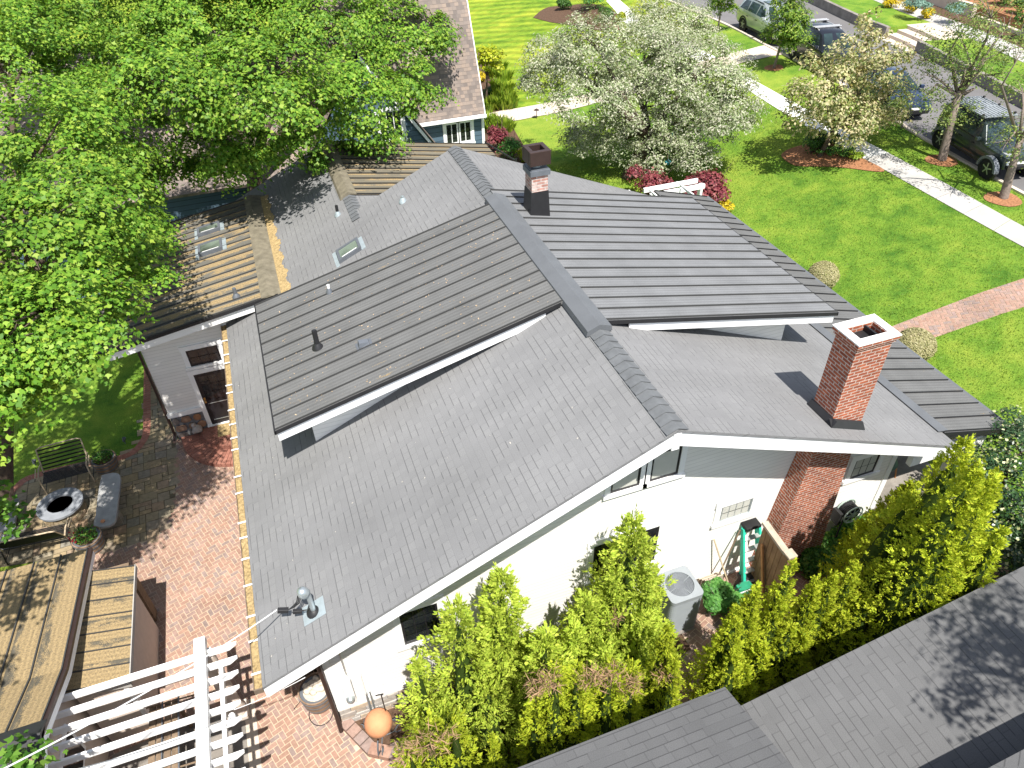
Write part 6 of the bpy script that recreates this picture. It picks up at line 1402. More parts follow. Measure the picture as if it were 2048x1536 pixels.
def build_cars():
    hd = lambda a, b: math.atan2(b.y-a.y, b.x-a.x)
    def place(e, rear, front, base, off, s):      # contact of the kerb-side wheels -> car pose; off = half track
        d = Vector((front.x-rear.x, front.y-rear.y, 0)).normalized(); left = Vector((-d.y, d.x, 0)); L = (front-rear).length
        c = rear.lerp(front, .5)+left*off*s; za, zb = rear.z, front.z
        put(e, (c.x, c.y, (za+zb)/2+.008), math.atan2(d.y, d.x), s, (0, -math.atan2(zb-za, L)))
    f = suv('parked_car', 'car_silver', 'silver estate car with a dark sunroof, farthest of the parked cars', ('rail', -1.7, .1, .60, 1.60), (-.35, .25, .42, 1.655))
    place(f, G(1489, 58), G(1537, 82), 2.70, .86, 1.08)
    q = suv('parked_car', 'car_navy', 'dark blue-black car with silver roof bars, parked between the silver and the blue cars', ('bars', -1.75, .1, .56, 1.60))
    a, b = G(1590, 111), G(1660, 152); d = (b-a).normalized(); place(q, a, a+d*2.9, 2.7, .80, 1.10)
    st = [(-2.2, .4, .9, .93, .74, .76, .68), (-2.22, .36, .96, 1.0, .82, .82, .7), (-1.9, .3, .97, 1.22, .86, .87, .6), (-1.3, .24, .96, 1.40, .87, .88, .58), (-.4, .2, .94, 1.46, .87, .88, .58), (.1, .2, .93, 1.43, .87, .88, .57), (.4, .2, .92, 1.32, .87, .88, .56), (1.05, .2, .90, .94, .86, .87, .68), (1.5, .24, .84, .88, .85, .85, .66), (2.0, .28, .74, .78, .8, .8, .6), (2.2, .32, .64, .68, .7, .72, .55)]
    gl = dict(side=[(-1.75, -1.0, .5, .04), (-.95, -.05, .02, .02), (0, .85, .02, .55)], mirror=.8, handles=[-.85, .1], front=(1.05, .38, .7, .5, .95, 1.335), rear=(-1.98, -1.36, .6, .5, 1.06, 1.40))
    bcar = car('parked_car', 'car_bluecar', 'dark blue hatchback half hidden behind the ornamental tree', st, (1.32, -1.3), .87, gl, wr=.33)
    fr = G(1822, 228); d2 = (G(1815, 250)-G(1740, 200)).normalized(); k = G(1772, 226); place(bcar, k-d2*1.55, k+d2*1.1, 2.6, .86, 1.05)
    st = [(-2.05, .55, 1.08, 1.14, .74, .76, .70), (-2.08, .52, 1.16, 1.82, .76, .78, .66), (-1.9, .5, 1.16, 1.86, .78, .79, .66), (-.9, .48, 1.16, 1.88, .78, .79, .66), (.25, .48, 1.15, 1.87, .78, .79, .65), (.42, .48, 1.15, 1.82, .78, .79, .65), (.82, .5, 1.14, 1.19, .78, .78, .70), (1.3, .52, 1.10, 1.15, .74, .74, .66), (1.95, .55, 1.03, 1.08, .66, .66, .58), (2.0, .58, 1.0, 1.04, .62, .62, .56)]
    gl = dict(side=[(-1.95, -1.2, .04, .04), (-1.1, -.32, .04, .04), (-.24, .58, .04, .24)], mirror=.55, handles=[-.55, .35-.1], front=(.80, .43, .68, .60, 1.2, 1.80), rear=(-2.09, -2.075, .6, .56, 1.24, 1.74))
    j = car('parked_car', 'car_jeep', 'black off-road vehicle with a grey slatted roof rack and pale bonnet, nearest parked vehicle', st, (1.5, -1.5), .86, gl, ('rack', -1.9, .25, .60, 1.88), True, True, (.95, 1.92, .58, 1.135), .41)
    place(j, G(1886, 289), G(1980, 348), 3.0, .84, 1.0); j.scale.z = .91
    for e, dx, dy in ((f, -5, 4), (q, -4, 7), (bcar, -36, -10), (j, -13, 8)):
        x, y = proj(e.location); p = G(x+dx, y+dy); e.location = (p.x, p.y, p.z+.008)

# ---------------------------------------------------------------- garden and yard objects
def metal_chair(loc, rz, label, w=1.2):
    e = empty('garden_bench', loc, label, 'bench', None, rz); P = []
    m = MB()
    for i in range(9): x = -.02-.055*i; m.box(-w/2, w/2, x-.02, x+.015, .40, .415)
    P.append(m.build('seat', M['rattan']))
    m = MB()
    for i in range(6): z = .5+.09*i; y = .02+.055*i; m.box(-w/2+.03, w/2-.03, y-.006, y+.006, z, z+.045)
    P.append(m.build('backrest', M['rattan']))
    m = MB(); m.tube([(-w/2, .0, .40), (-w/2, .06, .55), (-w/2+.01, .31, 1.0), (-w/2+.12, .33, 1.04), (w/2-.12, .33, 1.04), (w/2-.01, .31, 1.0), (w/2, .06, .55), (w/2, .0, .4)], .02, 8); P.append(m.build('back_frame', M['wicker'], None, True))
    for sg in (-1, 1):
        m = MB(); x = sg*(w/2+.03)
        m.tube([(x, -.5, .0), (x, -.5, .42), (x, -.44, .62), (x, -.1, .66), (x, .12, .6)], .02, 8); m.tube([(x+sg*.07, -.44, .63), (x+sg*.07, -.1, .67)], .016, 6); P.append(m.build('arm', M['wicker'], None, True))
        m = MB(); m.tube([(x, .02, .42), (x, .12, .0)], .018, 8); m.tube([(x, -.5, .12), (x, .08, .12)], .012, 6); P.append(m.build('leg', M['rattan'], None, True))
    kids(e, P); return e
def barrel(loc, r, h, label, fill, top=None, name='barrel_planter'):
    e = empty(name, loc, label, 'planter'); P = []
    m = MB(); m.lathe((0, 0, 0), [(r*.82, 0), (r*.9, h*.3), (r*.97, h*.75), (r, h), (r*.92, h), (r*.9, h*.85), (0, h*.85)], 28); P.append(m.build('tub', M['barrel'], None, True))
    for z in (.22, .55, .86): m = MB(); q = r*(.82+.18*z)+.012; m.lathe((0, 0, h*z-.02), [(q, 0), (q+.004, .04)], 28); P.append(m.build('hoop', M['iron'], None, True))
    m = MB(); n = 24; m.lathe((0, 0, h*.86), [(r*.9, 0), (r*.55, .04), (0, .06)], n); P.append(m.build('filling', M[fill], None, True))
    if top:
        k = 420; a = rng.random(k)*6.28; rr = np.sqrt(rng.random(k))*r*.8; Pn = np.stack([np.cos(a)*rr, np.sin(a)*rr, h*.95+rng.random(k)*.22], 1)
        P.append(leafmesh('plant', Pn, sphere(k)+np.array((0, 0, .7)), .07, SH_LEAF, M['ivy']))
        if top == 'red': P.append(leafmesh('blooms', Pn[:26]*np.array((.6, .6, 1))+np.array((-.16, -.06, .06)), sphere(26)+np.array((0, 0, .8)), .06, SH_LEAF*np.array((2, 1)), M['redflower']))
    kids(e, P); return e
def build_objects(ins):
    # fire pit with its ring cap
    a = atz(75, 1012, .48); b = atz(163, 1002, .48); c = (a+b)/2; r = (b-a).length/2*1.02
    e = empty('fire_pit', (c.x, c.y, 0), 'round stone fire pit with a bluestone rim on the flagstone terrace', 'fire pit'); P = []
    m = MB(); R0 = random.Random(4)
    for k in range(5):
        n = 15; z = k*.084
        for i in range(n):
            a0 = 2*math.pi*(i+.5*(k % 2))/n+.01; a1 = 2*math.pi*(i+1+.5*(k % 2))/n-.01; o = r*.93+R0.uniform(-.015, .01)
            m.prism([(math.cos(t)*q, math.sin(t)*q, z) for q, t in ((o, a0), (o, a1), (r*.7, a1), (r*.7, a0))], (0, 0, .080))
    P.append(m.build('stone_wall', M['flag']))
    m = MB(); m.lathe((0, 0, .422), [(r*.56, 0), (r, 0), (r, .06), (r*.56, .06), (r*.56, 0)], 48); P.append(m.build('rim', M['bluestone'], None, True))
    m = MB(); m.lathe((0, 0, .38), [(r*.69, 0), (r*.3, .03), (0, .02)], 20); P.append(m.build('ash_bed', M['mulch'], None, True)); kids(e, P)
    # metal benches and slab benches
    p = G(143, 968); metal_chair((p.x, p.y+.30, .01), R_(3), 'black slatted metal bench with pale arms, behind the fire pit', 1.15)
    p = G(85, 1108); metal_chair((p.x, p.y-.0, .01), R_(176), 'black metal bench between the fire pit and the littered roof, backrest to the roof', 1.5)
    def slab(pts, label, z=.45):
        P = [atz(*q, z) for q in pts]; c = sum(P, Vector())/len(P); e = empty('slab_bench', (c.x, c.y, 0), label, 'bench'); L = smooth([p-c for p in P]+[P[0]-c], 3)[:-1]
        m = MB(); ar = sum(L[i].x*L[(i+1) % len(L)].y-L[(i+1) % len(L)].x*L[i].y for i in range(len(L))); L = L if ar > 0 else L[::-1]
        m.prism([(q.x, q.y, z-.08) for q in L], (0, 0, .08)); s = [m.build('seat', M['slabwood'], bevel=.015)]
        ax = max(P, key=lambda q: (q-c).length)-c; ax.z = 0; ax *= .55
        for sg in (1, -1): m = MB(); q = ax*sg; m.box(q.x-.14, q.x+.14, q.y-.12, q.y+.12, 0, z-.08); s.append(m.build('support', M['flag']))
        kids(e, s)
    slab(((203, 950), (225, 945), (240, 950), (240, 975), (236, 1005), (231, 1040), (214, 1052), (188, 1052), (191, 1028), (196, 985)), 'grey weathered slab bench between the fire pit and the red brick patio')
    slab(((-40, 1005), (20, 1000), (38, 998), (30, 1040), (26, 1088), (-20, 1092)), 'grey slab bench at the left edge beside the fire pit')
    p = atz(206, 1043, .46); m = MB(); m.lathe((p.x, p.y, .452), [(.045, 0), (.06, .03), (.055, .035), (.0, .015)], 14); tag(m.build('candle_dish', M['terracotta'], None, True), 'small red dish on the end of the grey slab bench', 'dish')
    p = G(216, 936); barrel((p.x, p.y, 0), .34, .42, 'half barrel planter with a leafy plant beside the black metal bench', 'mulch_dark', 'green')
    p = G(186, 1095); barrel((p.x, p.y, 0), .36, .45, 'half barrel planter with red flowers at the corner of the littered roof', 'mulch_dark', 'red')
    # statue by the door
    p = atz(396, 861, .27); e = empty('statue', (p.x, p.y, .27), 'small pale stone animal statue on the half-round brick steps', 'statue'); m = MB(); m.lathe((0, 0, 0), [(.13, 0), (.15, .06), (.12, .15), (.07, .2), (0, .22)], 14); m.lathe((-.06, .02, .2), [(.0, -.06), (.06, -.04), (.08, .02), (.05, .08), (0, .1)], 12); m.lathe((.08, -.06, .03), [(.05, -.04), (.07, .03), (.03, .1), (0, .11)], 10); m.lathe((-.1, -.06, .02), [(.05, -.03), (.06, .03), (0, .09)], 10); kids(e, [m.build('figure', M['statue'], None, 'full')])
    for q, lab in (((251, 887), 'small dark garden spotlight at the corner of the shaded lawn'), ((72, 932), 'small dark garden spotlight on the shaded lawn beside the metal bench')):
        p = G(*q); m = MB(); m.cone(p, p+Vector((0, 0, .12)), .012, .012, 6); m.lathe(p+Vector((0, 0, .12)), [(.03, -.03), (.05, .03), (.055, .1), (.04, .1), (.035, .06), (0, .05)], 12, axis=(.3, .2, 1)); tag(m.build('garden_light', M['iron'], None, True), lab, 'garden light')
    p = G(1073, 237); m = MB(); m.cone(p, p+Vector((0, 0, .5)), .02, .018, 6); m.lathe(p+Vector((0, 0, .46)), [(.02, 0), (.16, .0), (.02, .09), (0, .1)], 14); tag(m.build('path_light', M['bronze'], None, True), 'small bronze path light at the edge of the tan curving walk', 'garden light')
    # terracotta ball on an iron stand
    p = atz(757, 1447, .75); g = zt(p.x, p.y); e = empty('ball_planter', (p.x, p.y, g), 'large terracotta ball in a scrolled iron stand at the near corner of the house', 'garden ornament'); z = .50; r = .275
    m = MB(); m.lathe((0, 0, z+r), [(r*math.sin(t), -r*math.cos(t)) for t in [math.pi*i/18 for i in range(19)]], 32); pa = [m.build('ball', M['terracotta'], None, 'full')]
    m = MB(); m.tube([(math.cos(t)*r*.78, math.sin(t)*r*.78, z+.11) for t in [2*math.pi*i/24 for i in range(25)]], .014, 6)
    for k in range(3):
        t = 2*math.pi*k/3-1.9; cx, sx = math.cos(t), math.sin(t); m.tube([(cx*q, sx*q, w) for q, w in ((.27, z+.11), (.40, z+.0), (.44, z-.14), (.34, z-.24), (.25, .12), (.32, .03), (.42, .01))], .016, 6)
        m.tube([(cx*(.36+.09*math.cos(u)*(1-u/9))-sx*.08, sx*(.36+.09*math.cos(u)*(1-u/9))+cx*.08, z-.12+.09*math.sin(u)*(1-u/9)) for u in [i*.5 for i in range(15)]], .011, 5); m.tube([(cx*.25, sx*.25, .12), (0, 0, .18)], .012, 5)
    pa.append(m.build('stand', M['iron'], None, True)); kids(e, pa)
    p = G(783, 1465); m = MB(); m.tube([(p.x, p.y, p.z-.1), (p.x, p.y, 1.55), (p.x+.04, p.y-.02, 1.62), (p.x-.1, p.y-.02, 1.66)], .013, 6); tag(m.build('garden_stake', M['black'], None, True), 'thin black iron hook standing behind the terracotta ball', 'plant hook')
    # barrel of stones and coiled cable beside the downspout
    p = G(640, 1402); barrel((p.x, p.y, 0), .36, .55, 'wooden tub filled with pale stones under the near eave', 'tan_pot')
    m = MB(); R0 = random.Random(8)
    for i in range(16): a_ = R0.uniform(0, 6.28); q = R0.uniform(0, .24); s = R0.uniform(.05, .1); m.lathe((p.x+math.cos(a_)*q, p.y+math.sin(a_)*q, .53), [(s*.5, -.01), (s, .02), (s*.7, .06), (0, .075)], 8)
    tag(m.build('pebbles', M['tan_pot'], None, 'full'), 'heap of pale stones in the wooden tub under the near eave', 'stones')
    q = G(640, 1428); m = MB(); m.tube([(q.x-.5, q.y+.28, .03), (q.x-.34, q.y+.42, .03)]+[(q.x+.27*math.cos(t)+.05*math.sin(t*.5), q.y+.27*math.sin(t)*1.05, .03+.004*t) for t in [i*.3 for i in range(26)]]+[(q.x+.5, q.y+.3, .05), (q.x+.62, q.y+.36, .3)], .009, 5); tag(m.build('loose_cable', M['plastic_black'], None, True), 'loop of black cable lying on the brick patio beside the downspout', 'cable')
    for i, z in enumerate((.0,)):
        q = G(620, 1378); m = MB(); m.box(q.x-.18, q.x-.10, q.y+.1, q.y+.95, .0, .62); m.box(q.x+.12, q.x+.2, q.y+.1, q.y+.95, 0, .62); m.box(q.x-.18, q.x+.2, q.y+.1, q.y+.95, .62, .7); tag(m.build('wooden_stand', M['oldwood']), 'low wooden stand in the shade behind the tub of stones', 'stand')
    # air conditioner
    A = [atz(*q, .95) for q in ((1327, 1142), (1372, 1130), (1410, 1187), (1362, 1206))]; x0 = 6.47; x1 = 7.07; y0 = 7.02; y1 = 7.72
    pa_ = atz(1372, 1129, 1.74); pb_ = atz(1411, 1187, 1.74); x1 = (pa_.x+pb_.x)/2; y1, y0 = pa_.y, pb_.y; x0 = x1-(y1-y0)*.98; z0 = zt((x0+x1)/2, y0); zt_ = 1.74
    e = empty('air_conditioner', ((x0+x1)/2, (y0+y1)/2, z0), 'grey air conditioning unit with a round fan grille beside the white wall', 'air conditioner'); e_loc = e.location.copy(); P = []
    w, d, h = (x1-x0)/2, (y1-y0)/2, zt_-z0; cr = .1
    def rr(s, z): 
        out = []
        for cx, cy, a0 in ((w-cr, d-cr, 0), (-w+cr, d-cr, 90), (-w+cr, -d+cr, 180), (w-cr, -d+cr, 270)):
            for i in range(5): t = R_(a0+22.5*i); out.append(((cx+math.cos(t)*cr)*s, (cy+math.sin(t)*cr)*s, z))
        o2 = []
        for i, p in enumerate(out):
            o2.append(p)
            if i % 5 == 4: q = out[(i+1) % len(out)]; o2 += [tuple(a+(b-a)*f for a, b in zip(p, q)) for f in (.17, .34, .5, .66, .83)]
        return o2
    m = MB(); nl = 15
    for i in range(nl): z = .06+(h-.16)*i/nl; L0, L1 = rr(.985, z), rr(.955, z+(h-.16)/nl*.95); k = len(L0); m.add(L0+L1, [(j, (j+1) % k, k+(j+1) % k, k+j) for j in range(k)]+[tuple(range(k))[::-1], tuple(range(k, 2*k))])
    P.append(m.build('louvres', M['acgrey']))
    fr_ = w*.80; L = rr(1.0, h); k = len(L); ci = [(math.cos(math.atan2(y, x))*fr_, math.sin(math.atan2(y, x))*fr_, h+.01) for x, y, z in L]; lo = rr(1.0, h-.10)
    m = MB(); m.add(lo+L+ci+[(x, y, h-.05) for x, y, z in ci], [(j, (j+1) % k, k+(j+1) % k, k+j) for j in range(k)]+[(k+j, k+(j+1) % k, 2*k+(j+1) % k, 2*k+j) for j in range(k)]+[(2*k+j, 2*k+(j+1) % k, 3*k+(j+1) % k, 3*k+j) for j in range(k)]); P.append(m.build('top_cover', M['acgrey'], None, True))
    m = MB(); m.lathe((0, 0, h-.32), [(fr_, .3), (fr_*.98, .0), (0, .0)], 28); P.append(m.build('well', M['iron'], None, True))
    m = MB(); m.lathe((0, 0, h-.1), [(fr_*.36, 0), (fr_*.36, .05), (fr_*.2, .075), (0, .08)], 20)
    for i in range(4): t = R_(20+90*i); m.bar((math.cos(t)*.1, math.sin(t)*.1, h-.03), (math.cos(t)*fr_, math.sin(t)*fr_, h-.0), .012, .012)
    P.append(m.build('motor_mount', M['acgrey'], None, True))
    m = MB()
    for i in range(3):
        t = R_(75+120*i); a_ = Vector((math.cos(t), math.sin(t), 0)); b_ = Vector((-a_.y, a_.x, 0)); m.prism([a_*.08+b_*.05+Vector((0, 0, h-.17)), a_*.08-b_*.06+Vector((0, 0, h-.13)), a_*fr_*.92-b_*.14+Vector((0, 0, h-.12)), a_*fr_*.92+b_*.13+Vector((0, 0, h-.20))], (0, 0, .006))
    P.append(m.build('fan', M['aclight']))
    for q in [(.0, 0)]:
        m = MB(); n = 40
        for rad in [fr_*(.42+.095*i) for i in range(7)]: m.tube([(math.cos(2*math.pi*i/n)*rad, math.sin(2*math.pi*i/n)*rad, h+.004) for i in range(n+1)], .003, 4)
        P.append(m.build('wire_guard', M['acgrey']))
    m = MB(); m.box(-w-.05, w+.05, -d-.06, d+.05, -.05, .05); P.append(m.build('base', M['concrete_old'])); kids(e, P)
    # timber fence stub between the breast and the hedge
    tp = aty(1529, 1041, 7.5); e = empty('wooden_fence', (tp.x, 6.8, 1.0), 'short weathered board fence with a capped end post, at the side of the brick breast', 'fence'); zf = tp.z; xf = tp.x
    ep = atz(1576, 1106, zf); ye = ep.y; xe = ep.x; g0 = zt(xf, ye)-.1
    def at(t): return Vector((xf+(xe-xf)*t, 7.48+(ye-7.48)*t, 0))
    for i in range(6):
        a_, b_ = at(i/6+.006), at((i+1)/6-.006); m = MB(); m.prism([(a_.x, a_.y, g0), (b_.x, b_.y, g0), (b_.x+.025, b_.y, g0), (a_.x+.025, a_.y, g0)][::-1], (0, 0, zf-.1-g0)); m.build('board', M['fencewood'], e)
    a_, b_ = at(0), at(.97); m = MB(); m.bar((a_.x, a_.y, zf-.04), (b_.x, b_.y, zf-.04), .14, .07); m.bar((a_.x+.05, a_.y, zf-.16), (b_.x+.05, b_.y, zf-.16), .04, .1); m.build('cap_rail', M['fencecap'], e)
    m = MB(); m.box(xe-.06, xe+.07, ye-.12, ye+.01, g0, zf); m.build('post', M['fencewood'], e)
    m = MB(); m.prism([(xe-.1, ye-.16, zf), (xe+.11, ye-.16, zf), (xe+.11, ye+.05, zf), (xe-.1, ye+.05, zf)], (0, 0, .06)); m.build('post_cap', M['fencecap'], e, bevel=.012)
    a_ = at(.0); m = MB(); m.bar((at(.2).x-.05, at(.2).y, zf-.55), (at(.85).x-.06, at(.85).y, g0+.45), .04, .07); m.build('brace', M['deck'], e)
    # green step ladder leaning folded against the wall
    lt = aty(1503, 1050, 7.78); gb = G(1500, 1165); zb = zt(lt.x, 7.1)+.02; e = empty('step_ladder', (lt.x, 7.2, zb), 'green fibreglass step ladder with aluminium treads leaning on the white wall', 'ladder')
    top = Vector((lt.x, 7.78, lt.z)); bot = Vector((lt.x+.02, 7.12, zb)); ax = (top-bot)
    for sg in (-1, 1):
        m = MB(); m.bar(bot+Vector((sg*.27, 0, 0)), top+Vector((sg*.19, 0, -.05)), .06, .09); m.build('rail', M['ladder_green'], e)
        m = MB(); m.bar(bot+Vector((sg*.24, .2, 0)), top+Vector((sg*.17, .06, -.05)), .04, .06); m.build('rear_rail', M['ladder_green'], e)
    for i in range(6):
        t = .12+.145*i; c_ = bot.lerp(top, t); hw = .27-.08*t; m = MB(); m.box(c_.x-hw, c_.x+hw, c_.y-.06, c_.y+.04, c_.z-.02, c_.z+.012); m.build('tread', M['alu'], e)
    m = MB(); m.box(top.x-.19, top.x+.19, top.y-.1, top.y+.13, top.z-.05, top.z+.04); m.build('top_cap', M['carblack'], e, bevel=.015)
    m = MB(); c_ = bot.lerp(top, .66); m.bar(bot.lerp(top, .5)+Vector((-.2, -.048, 0)), bot.lerp(top, .92)+Vector((-.165, -.048, 0)), .05, .004); m.build('sticker', M['paper'], e)
    # green bag of soil, spade and loose poles at its foot
    q = atz(1487, 1178, 1.25); e = empty('soil_bag', (q.x, q.y, zt(q.x, q.y)), 'green and white plastic bag standing at the foot of the ladder', 'bag'); P = []; gz = zt(q.x, q.y); hh = 1.38-gz
    m = MB(); m.add([(x*.18*s, y*.10*s, z) for z, s in ((0, 1.0), (hh*.4, 1.1), (hh*.85, 1.0), (hh, .95)) for x, y in ((-1, -.7), (-.4, -1), (.4, -1), (1, -.7), (1, .7), (.3, 1), (-.3, 1), (-1, .7))], [(i*8+j, i*8+(j+1) % 8, (i+1)*8+(j+1) % 8, (i+1)*8+j) for i in range(3) for j in range(8)]+[tuple(range(24, 32))]); P.append(m.build('sack', M['bag_green'], None, True))
    m = MB(); m.box(-.17, .17, -.112, -.105, hh*.9, hh*.96); m.lathe((-.10, -.113, hh*.72), [(.045, 0), (.045, .004), (0, .005)], 12, axis=(0, -1, 0))
    for i in range(6): m.box(-.04+i*.03, -.02+i*.03, -.119, -.113, hh*.66, hh*.74)
    for i in range(3): m.lathe((-.09+i*.09, -.113, hh*.45), [(.035, 0), (.035, .004), (0, .005)], 10, axis=(0, -1, 0))
    m.box(-.13, .13, -.119, -.113, hh*.56, hh*.575); P.append(m.build('printing', M['paper'])); kids(e, P)
    b0 = Vector((q.x-.12, q.y+.35, gz))
    for k, (dx, dy, tx, ty, tz, mt, lab) in enumerate(((-.35, .1, .25, .35, 1.75, 'oldwood', 'wooden pole leaning against the step ladder, tilted right'), (.1, -.1, -.35, .4, 1.65, 'wicker', 'pale wooden handle crossing in front of the step ladder, tilted left'))):
        m = MB(); m.tube([b0+Vector((dx, dy, .05)), b0+Vector((tx, ty, tz))], .018, 6); tag(m.build('tool_handle', M[mt], None, True), lab, 'tool handle')
    m = MB(); c_ = b0+Vector((.38, -.05, .0)); m.box(c_.x-.14, c_.x+.14, c_.y-.12, c_.y+.12, .72, 1.25); m.box(c_.x-.02, c_.x+.02, c_.y-.02, c_.y+.02, 1.25, 1.32); tag(m.build('dark_bin', M['plastic_black'], bevel=.01), 'small dark bin between the green bag and the fence', 'bin')
    m = MB()
    for i in range(3): m.box(b0.x-.55, b0.x-.05, b0.y+.12+i*.1, b0.y+.15+i*.1, gz+.02, gz+.6-.1*i)
    tag(m.build('stacked_boards', M['fencecap']), 'short grey boards stacked on edge against the white wall by the ladder', 'boards')
    q = G(1450, 1222); m = MB(); m.lathe((q.x+.1, q.y, q.z), [(.09, 0), (.12, .2), (.13, .2), (.13, .24), (.11, .24), (.1, .18), (0, .17)], 18); tag(m.build('clay_pot', M['terracotta'], None, True), 'terracotta pot at the foot of the bright green shrub', 'pot')
    # hose reel on the wall
    q = aty(1700, 1023, 7.72); e = empty('hose_reel', (q.x, 7.75, q.z), 'grey green hose reel with dark hose on the wall right of the brick breast', 'hose reel'); P = []
    for y in (-.14, .12):
        m = MB(); m.tube([(math.cos(2*math.pi*i/28)*.25, y, math.sin(2*math.pi*i/28)*.25) for i in range(29)], .02, 6)
        for i in range(8): t = math.pi*i/4; m.bar((math.cos(t)*.05, y, math.sin(t)*.05), (math.cos(t)*.25, y, math.sin(t)*.25), .03, .012, up=(0, 1, 0))
        m.lathe((0, y, 0), [(.07, -.01), (.07, .02), (0, .02)], 14, axis=(0, -1, 0)); P.append(m.build('side_plate', M['hosereel'], None, True))
    m = MB()
    for i in range(6): m.tube([(math.cos(2*math.pi*k/24)*.19, -.11+i*.042, math.sin(2*math.pi*k/24)*.19) for k in range(25)], .022, 6)
    P.append(m.build('hose', M['plastic_black'], None, True)); m = MB(); m.box(-.35, -.27, -.1, .14, -.28, .1); m.box(-.3, .0, .13, .16, -.05, .05); m.tube([(-.2, -.1, -.1), (-.3, -.16, -.25), (-.34, -.2, -.6)], .018, 6); P.append(m.build('bracket', M['carblack'])); kids(e, P)
    # wreath-like planter stand on the shaded porch
    q = aty(1780, 958, 8.1); e = empty('porch_chair', (q.x+.45, 8.9, 1.36), 'dark round-backed chair in the shade of the porch end', 'chair'); P = []
    m = MB(); m.tube([(math.cos(2*math.pi*i/24)*.42, .1+math.sin(2*math.pi*i/24)*.12, .78+math.sin(2*math.pi*i/24)*.42) for i in range(25)], .03, 6)
    for i in range(5): m.tube([(-.28+.14*i, .08, .42), (-.28+.14*i, .2, 1.1)], .012, 5)
    P.append(m.build('backrest', M['rattan'], None, True)); m = MB(); m.lathe((0, -.1, .4), [(0, 0), (.36, 0), (.38, .05), (.3, .12), (0, .13)], 20); P.append(m.build('cushion', M['hose'], None, True))
    for sx, sy in ((-1, -1), (1, -1), (-1, 1), (1, 1)): m = MB(); m.tube([(sx*.25, -.1+sy*.25, .42), (sx*.32, -.1+sy*.3, 0)], .02, 6); P.append(m.build('leg', M['deck'], None, True))
    kids(e, P)
    # arbour in front of the porch
    e = empty('arbour', G(1320, 395), 'white slatted arbour past the far end of the porch roof, between two red maples', 'arbour')
    A0 = atz(1262, 392, 3.3); B0 = atz(1375, 372, 3.3); xa = A0.x
    for i, (px, py) in enumerate(((1256, 380), (1292, 375), (1352, 363))):
        p = atz(px, py, 3.35); m = MB(); m.prism([(p.x, p.y, 3.34), (p.x, p.y-1.6, 3.18), (p.x, p.y-1.6, 3.36), (p.x, p.y-.02, 3.36)], (.05, 0, 0)); m.build('rafter', M['white'], e)
    p = atz(1300, 392, 3.1); q = p+Vector((2.3, 0, 0)); m = MB(); m.bar(p, q, .12, .16); m.bar(p+Vector((0, .5, 0)), q+Vector((0, .5, 0)), .10, .16); m.build('beam', M['white'], e)
    for t in (.1, .9): c_ = p.lerp(q, t)+Vector((.25, .25, 0)); m = MB(); m.box(c_.x-.07, c_.x+.07, c_.y-.07, c_.y+.07, zt(c_.x, c_.y), 3.07); m.build('post', M['white'], e)
    # hanging bird feeder in the crabapple
    q = atz(1336, 325, 2.2); m = MB(); m.lathe(q, [(.0, -.1), (.09, -.08), (.1, .02), (.15, .03), (.02, .14), (0, .15)], 12); m.tube([q+Vector((0, 0, .14)), q+Vector((.05, 0, 1.3))], .006, 4); tag(m.build('bird_feeder', M['teal'], None, True), 'small teal bird feeder hanging under the silvery crabapple', 'bird feeder')
    # timber rack beside the lean-to
    q0 = G(290, 1370); e = empty('timber_rack', (-4.4, 8.4, 0), 'old timber rack with thin rails against the lean-to, partly under the pergola', 'rack'); xa, xb, ya, yb = -4.72, -4.12, 7.1, 9.05
    for i in range(4): m = MB(); x = xa+.04+i*.14; m.box(x, x+.12, ya, yb, 1.0, 1.03); m.build('board', M['oldwood'], e)
    for y in [ya+.06+i*.46 for i in range(5)]: m = MB(); m.tube([(xa, y, 1.1), (xb+.32, y, 1.02)], .018, 6); m.build('crossbar', M['oldwood'], e)
    m = MB(); m.tube([(xb, ya, 1.08), (xb, yb, 1.08)], .018, 6); m.tube([(xa+.3, ya, 1.09), (xa+.3, yb, 1.09)], .015, 6); m.build('rail', M['iron'], e)
    for x in (xa+.05, xb-.05):
        for y in (ya+.1, yb-.1): m = MB(); m.box(x-.03, x+.03, y-.03, y+.03, 0, 1.0); m.build('leg', M['oldwood'], e)
    # covered grill and counter under the pergola
    e = empty('covered_grill', (-4.6, 6.0, 0), 'grill under a dark rounded cover below the white pergola rafters', 'grill'); m = MB(); n = 16
    prof = [(-.62, .05), (-.64, .7), (-.52, .98), (-.2, 1.14), (.2, 1.14), (.52, .98), (.64, .7), (.62, .05)]
    m.add([(-4.5+x, y, z) for y in (4.6, 6.3) for x, z in prof], [(i+1, i, i+8, i+9) for i in range(7)]+[tuple(range(8)), tuple(range(8, 16))[::-1]]); m.build('cover', M['tarp'], e, bevel=.08)
    m = MB(); m.box(-5.05, -3.95, 4.7, 6.2, .0, .06); m.build('base', M['iron'], e)
    e = empty('side_table', (-3.3, 5.2, 0), 'grey stone topped table under the pergola beside the covered grill', 'table'); m = MB(); m.box(-3.62, -2.95, 3.4, 6.2, .86, .91); m.build('top', M['concrete'], e)
    for y in (3.55, 6.05): m = MB(); m.box(-3.55, -3.02, y-.06, y+.06, 0, .86); m.build('leg', M['bronze'], e)
    # overhead service cable
    mp = Vector(bpy.types.Scene.mast_pt); far = atz(60, 1490, 4.6); far = aty(30, 1508, 5.4); 
    d = aty(0, 1521, 5.2); m = MB(); m.tube(bez(mp, d+(d-mp)*.35, -.22, 18), .011, 6); tag(m.build('overhead_cable', M['plastic_white'], None, True), 'pale overhead service cable from the roof mast down to the lower left corner', 'cable')
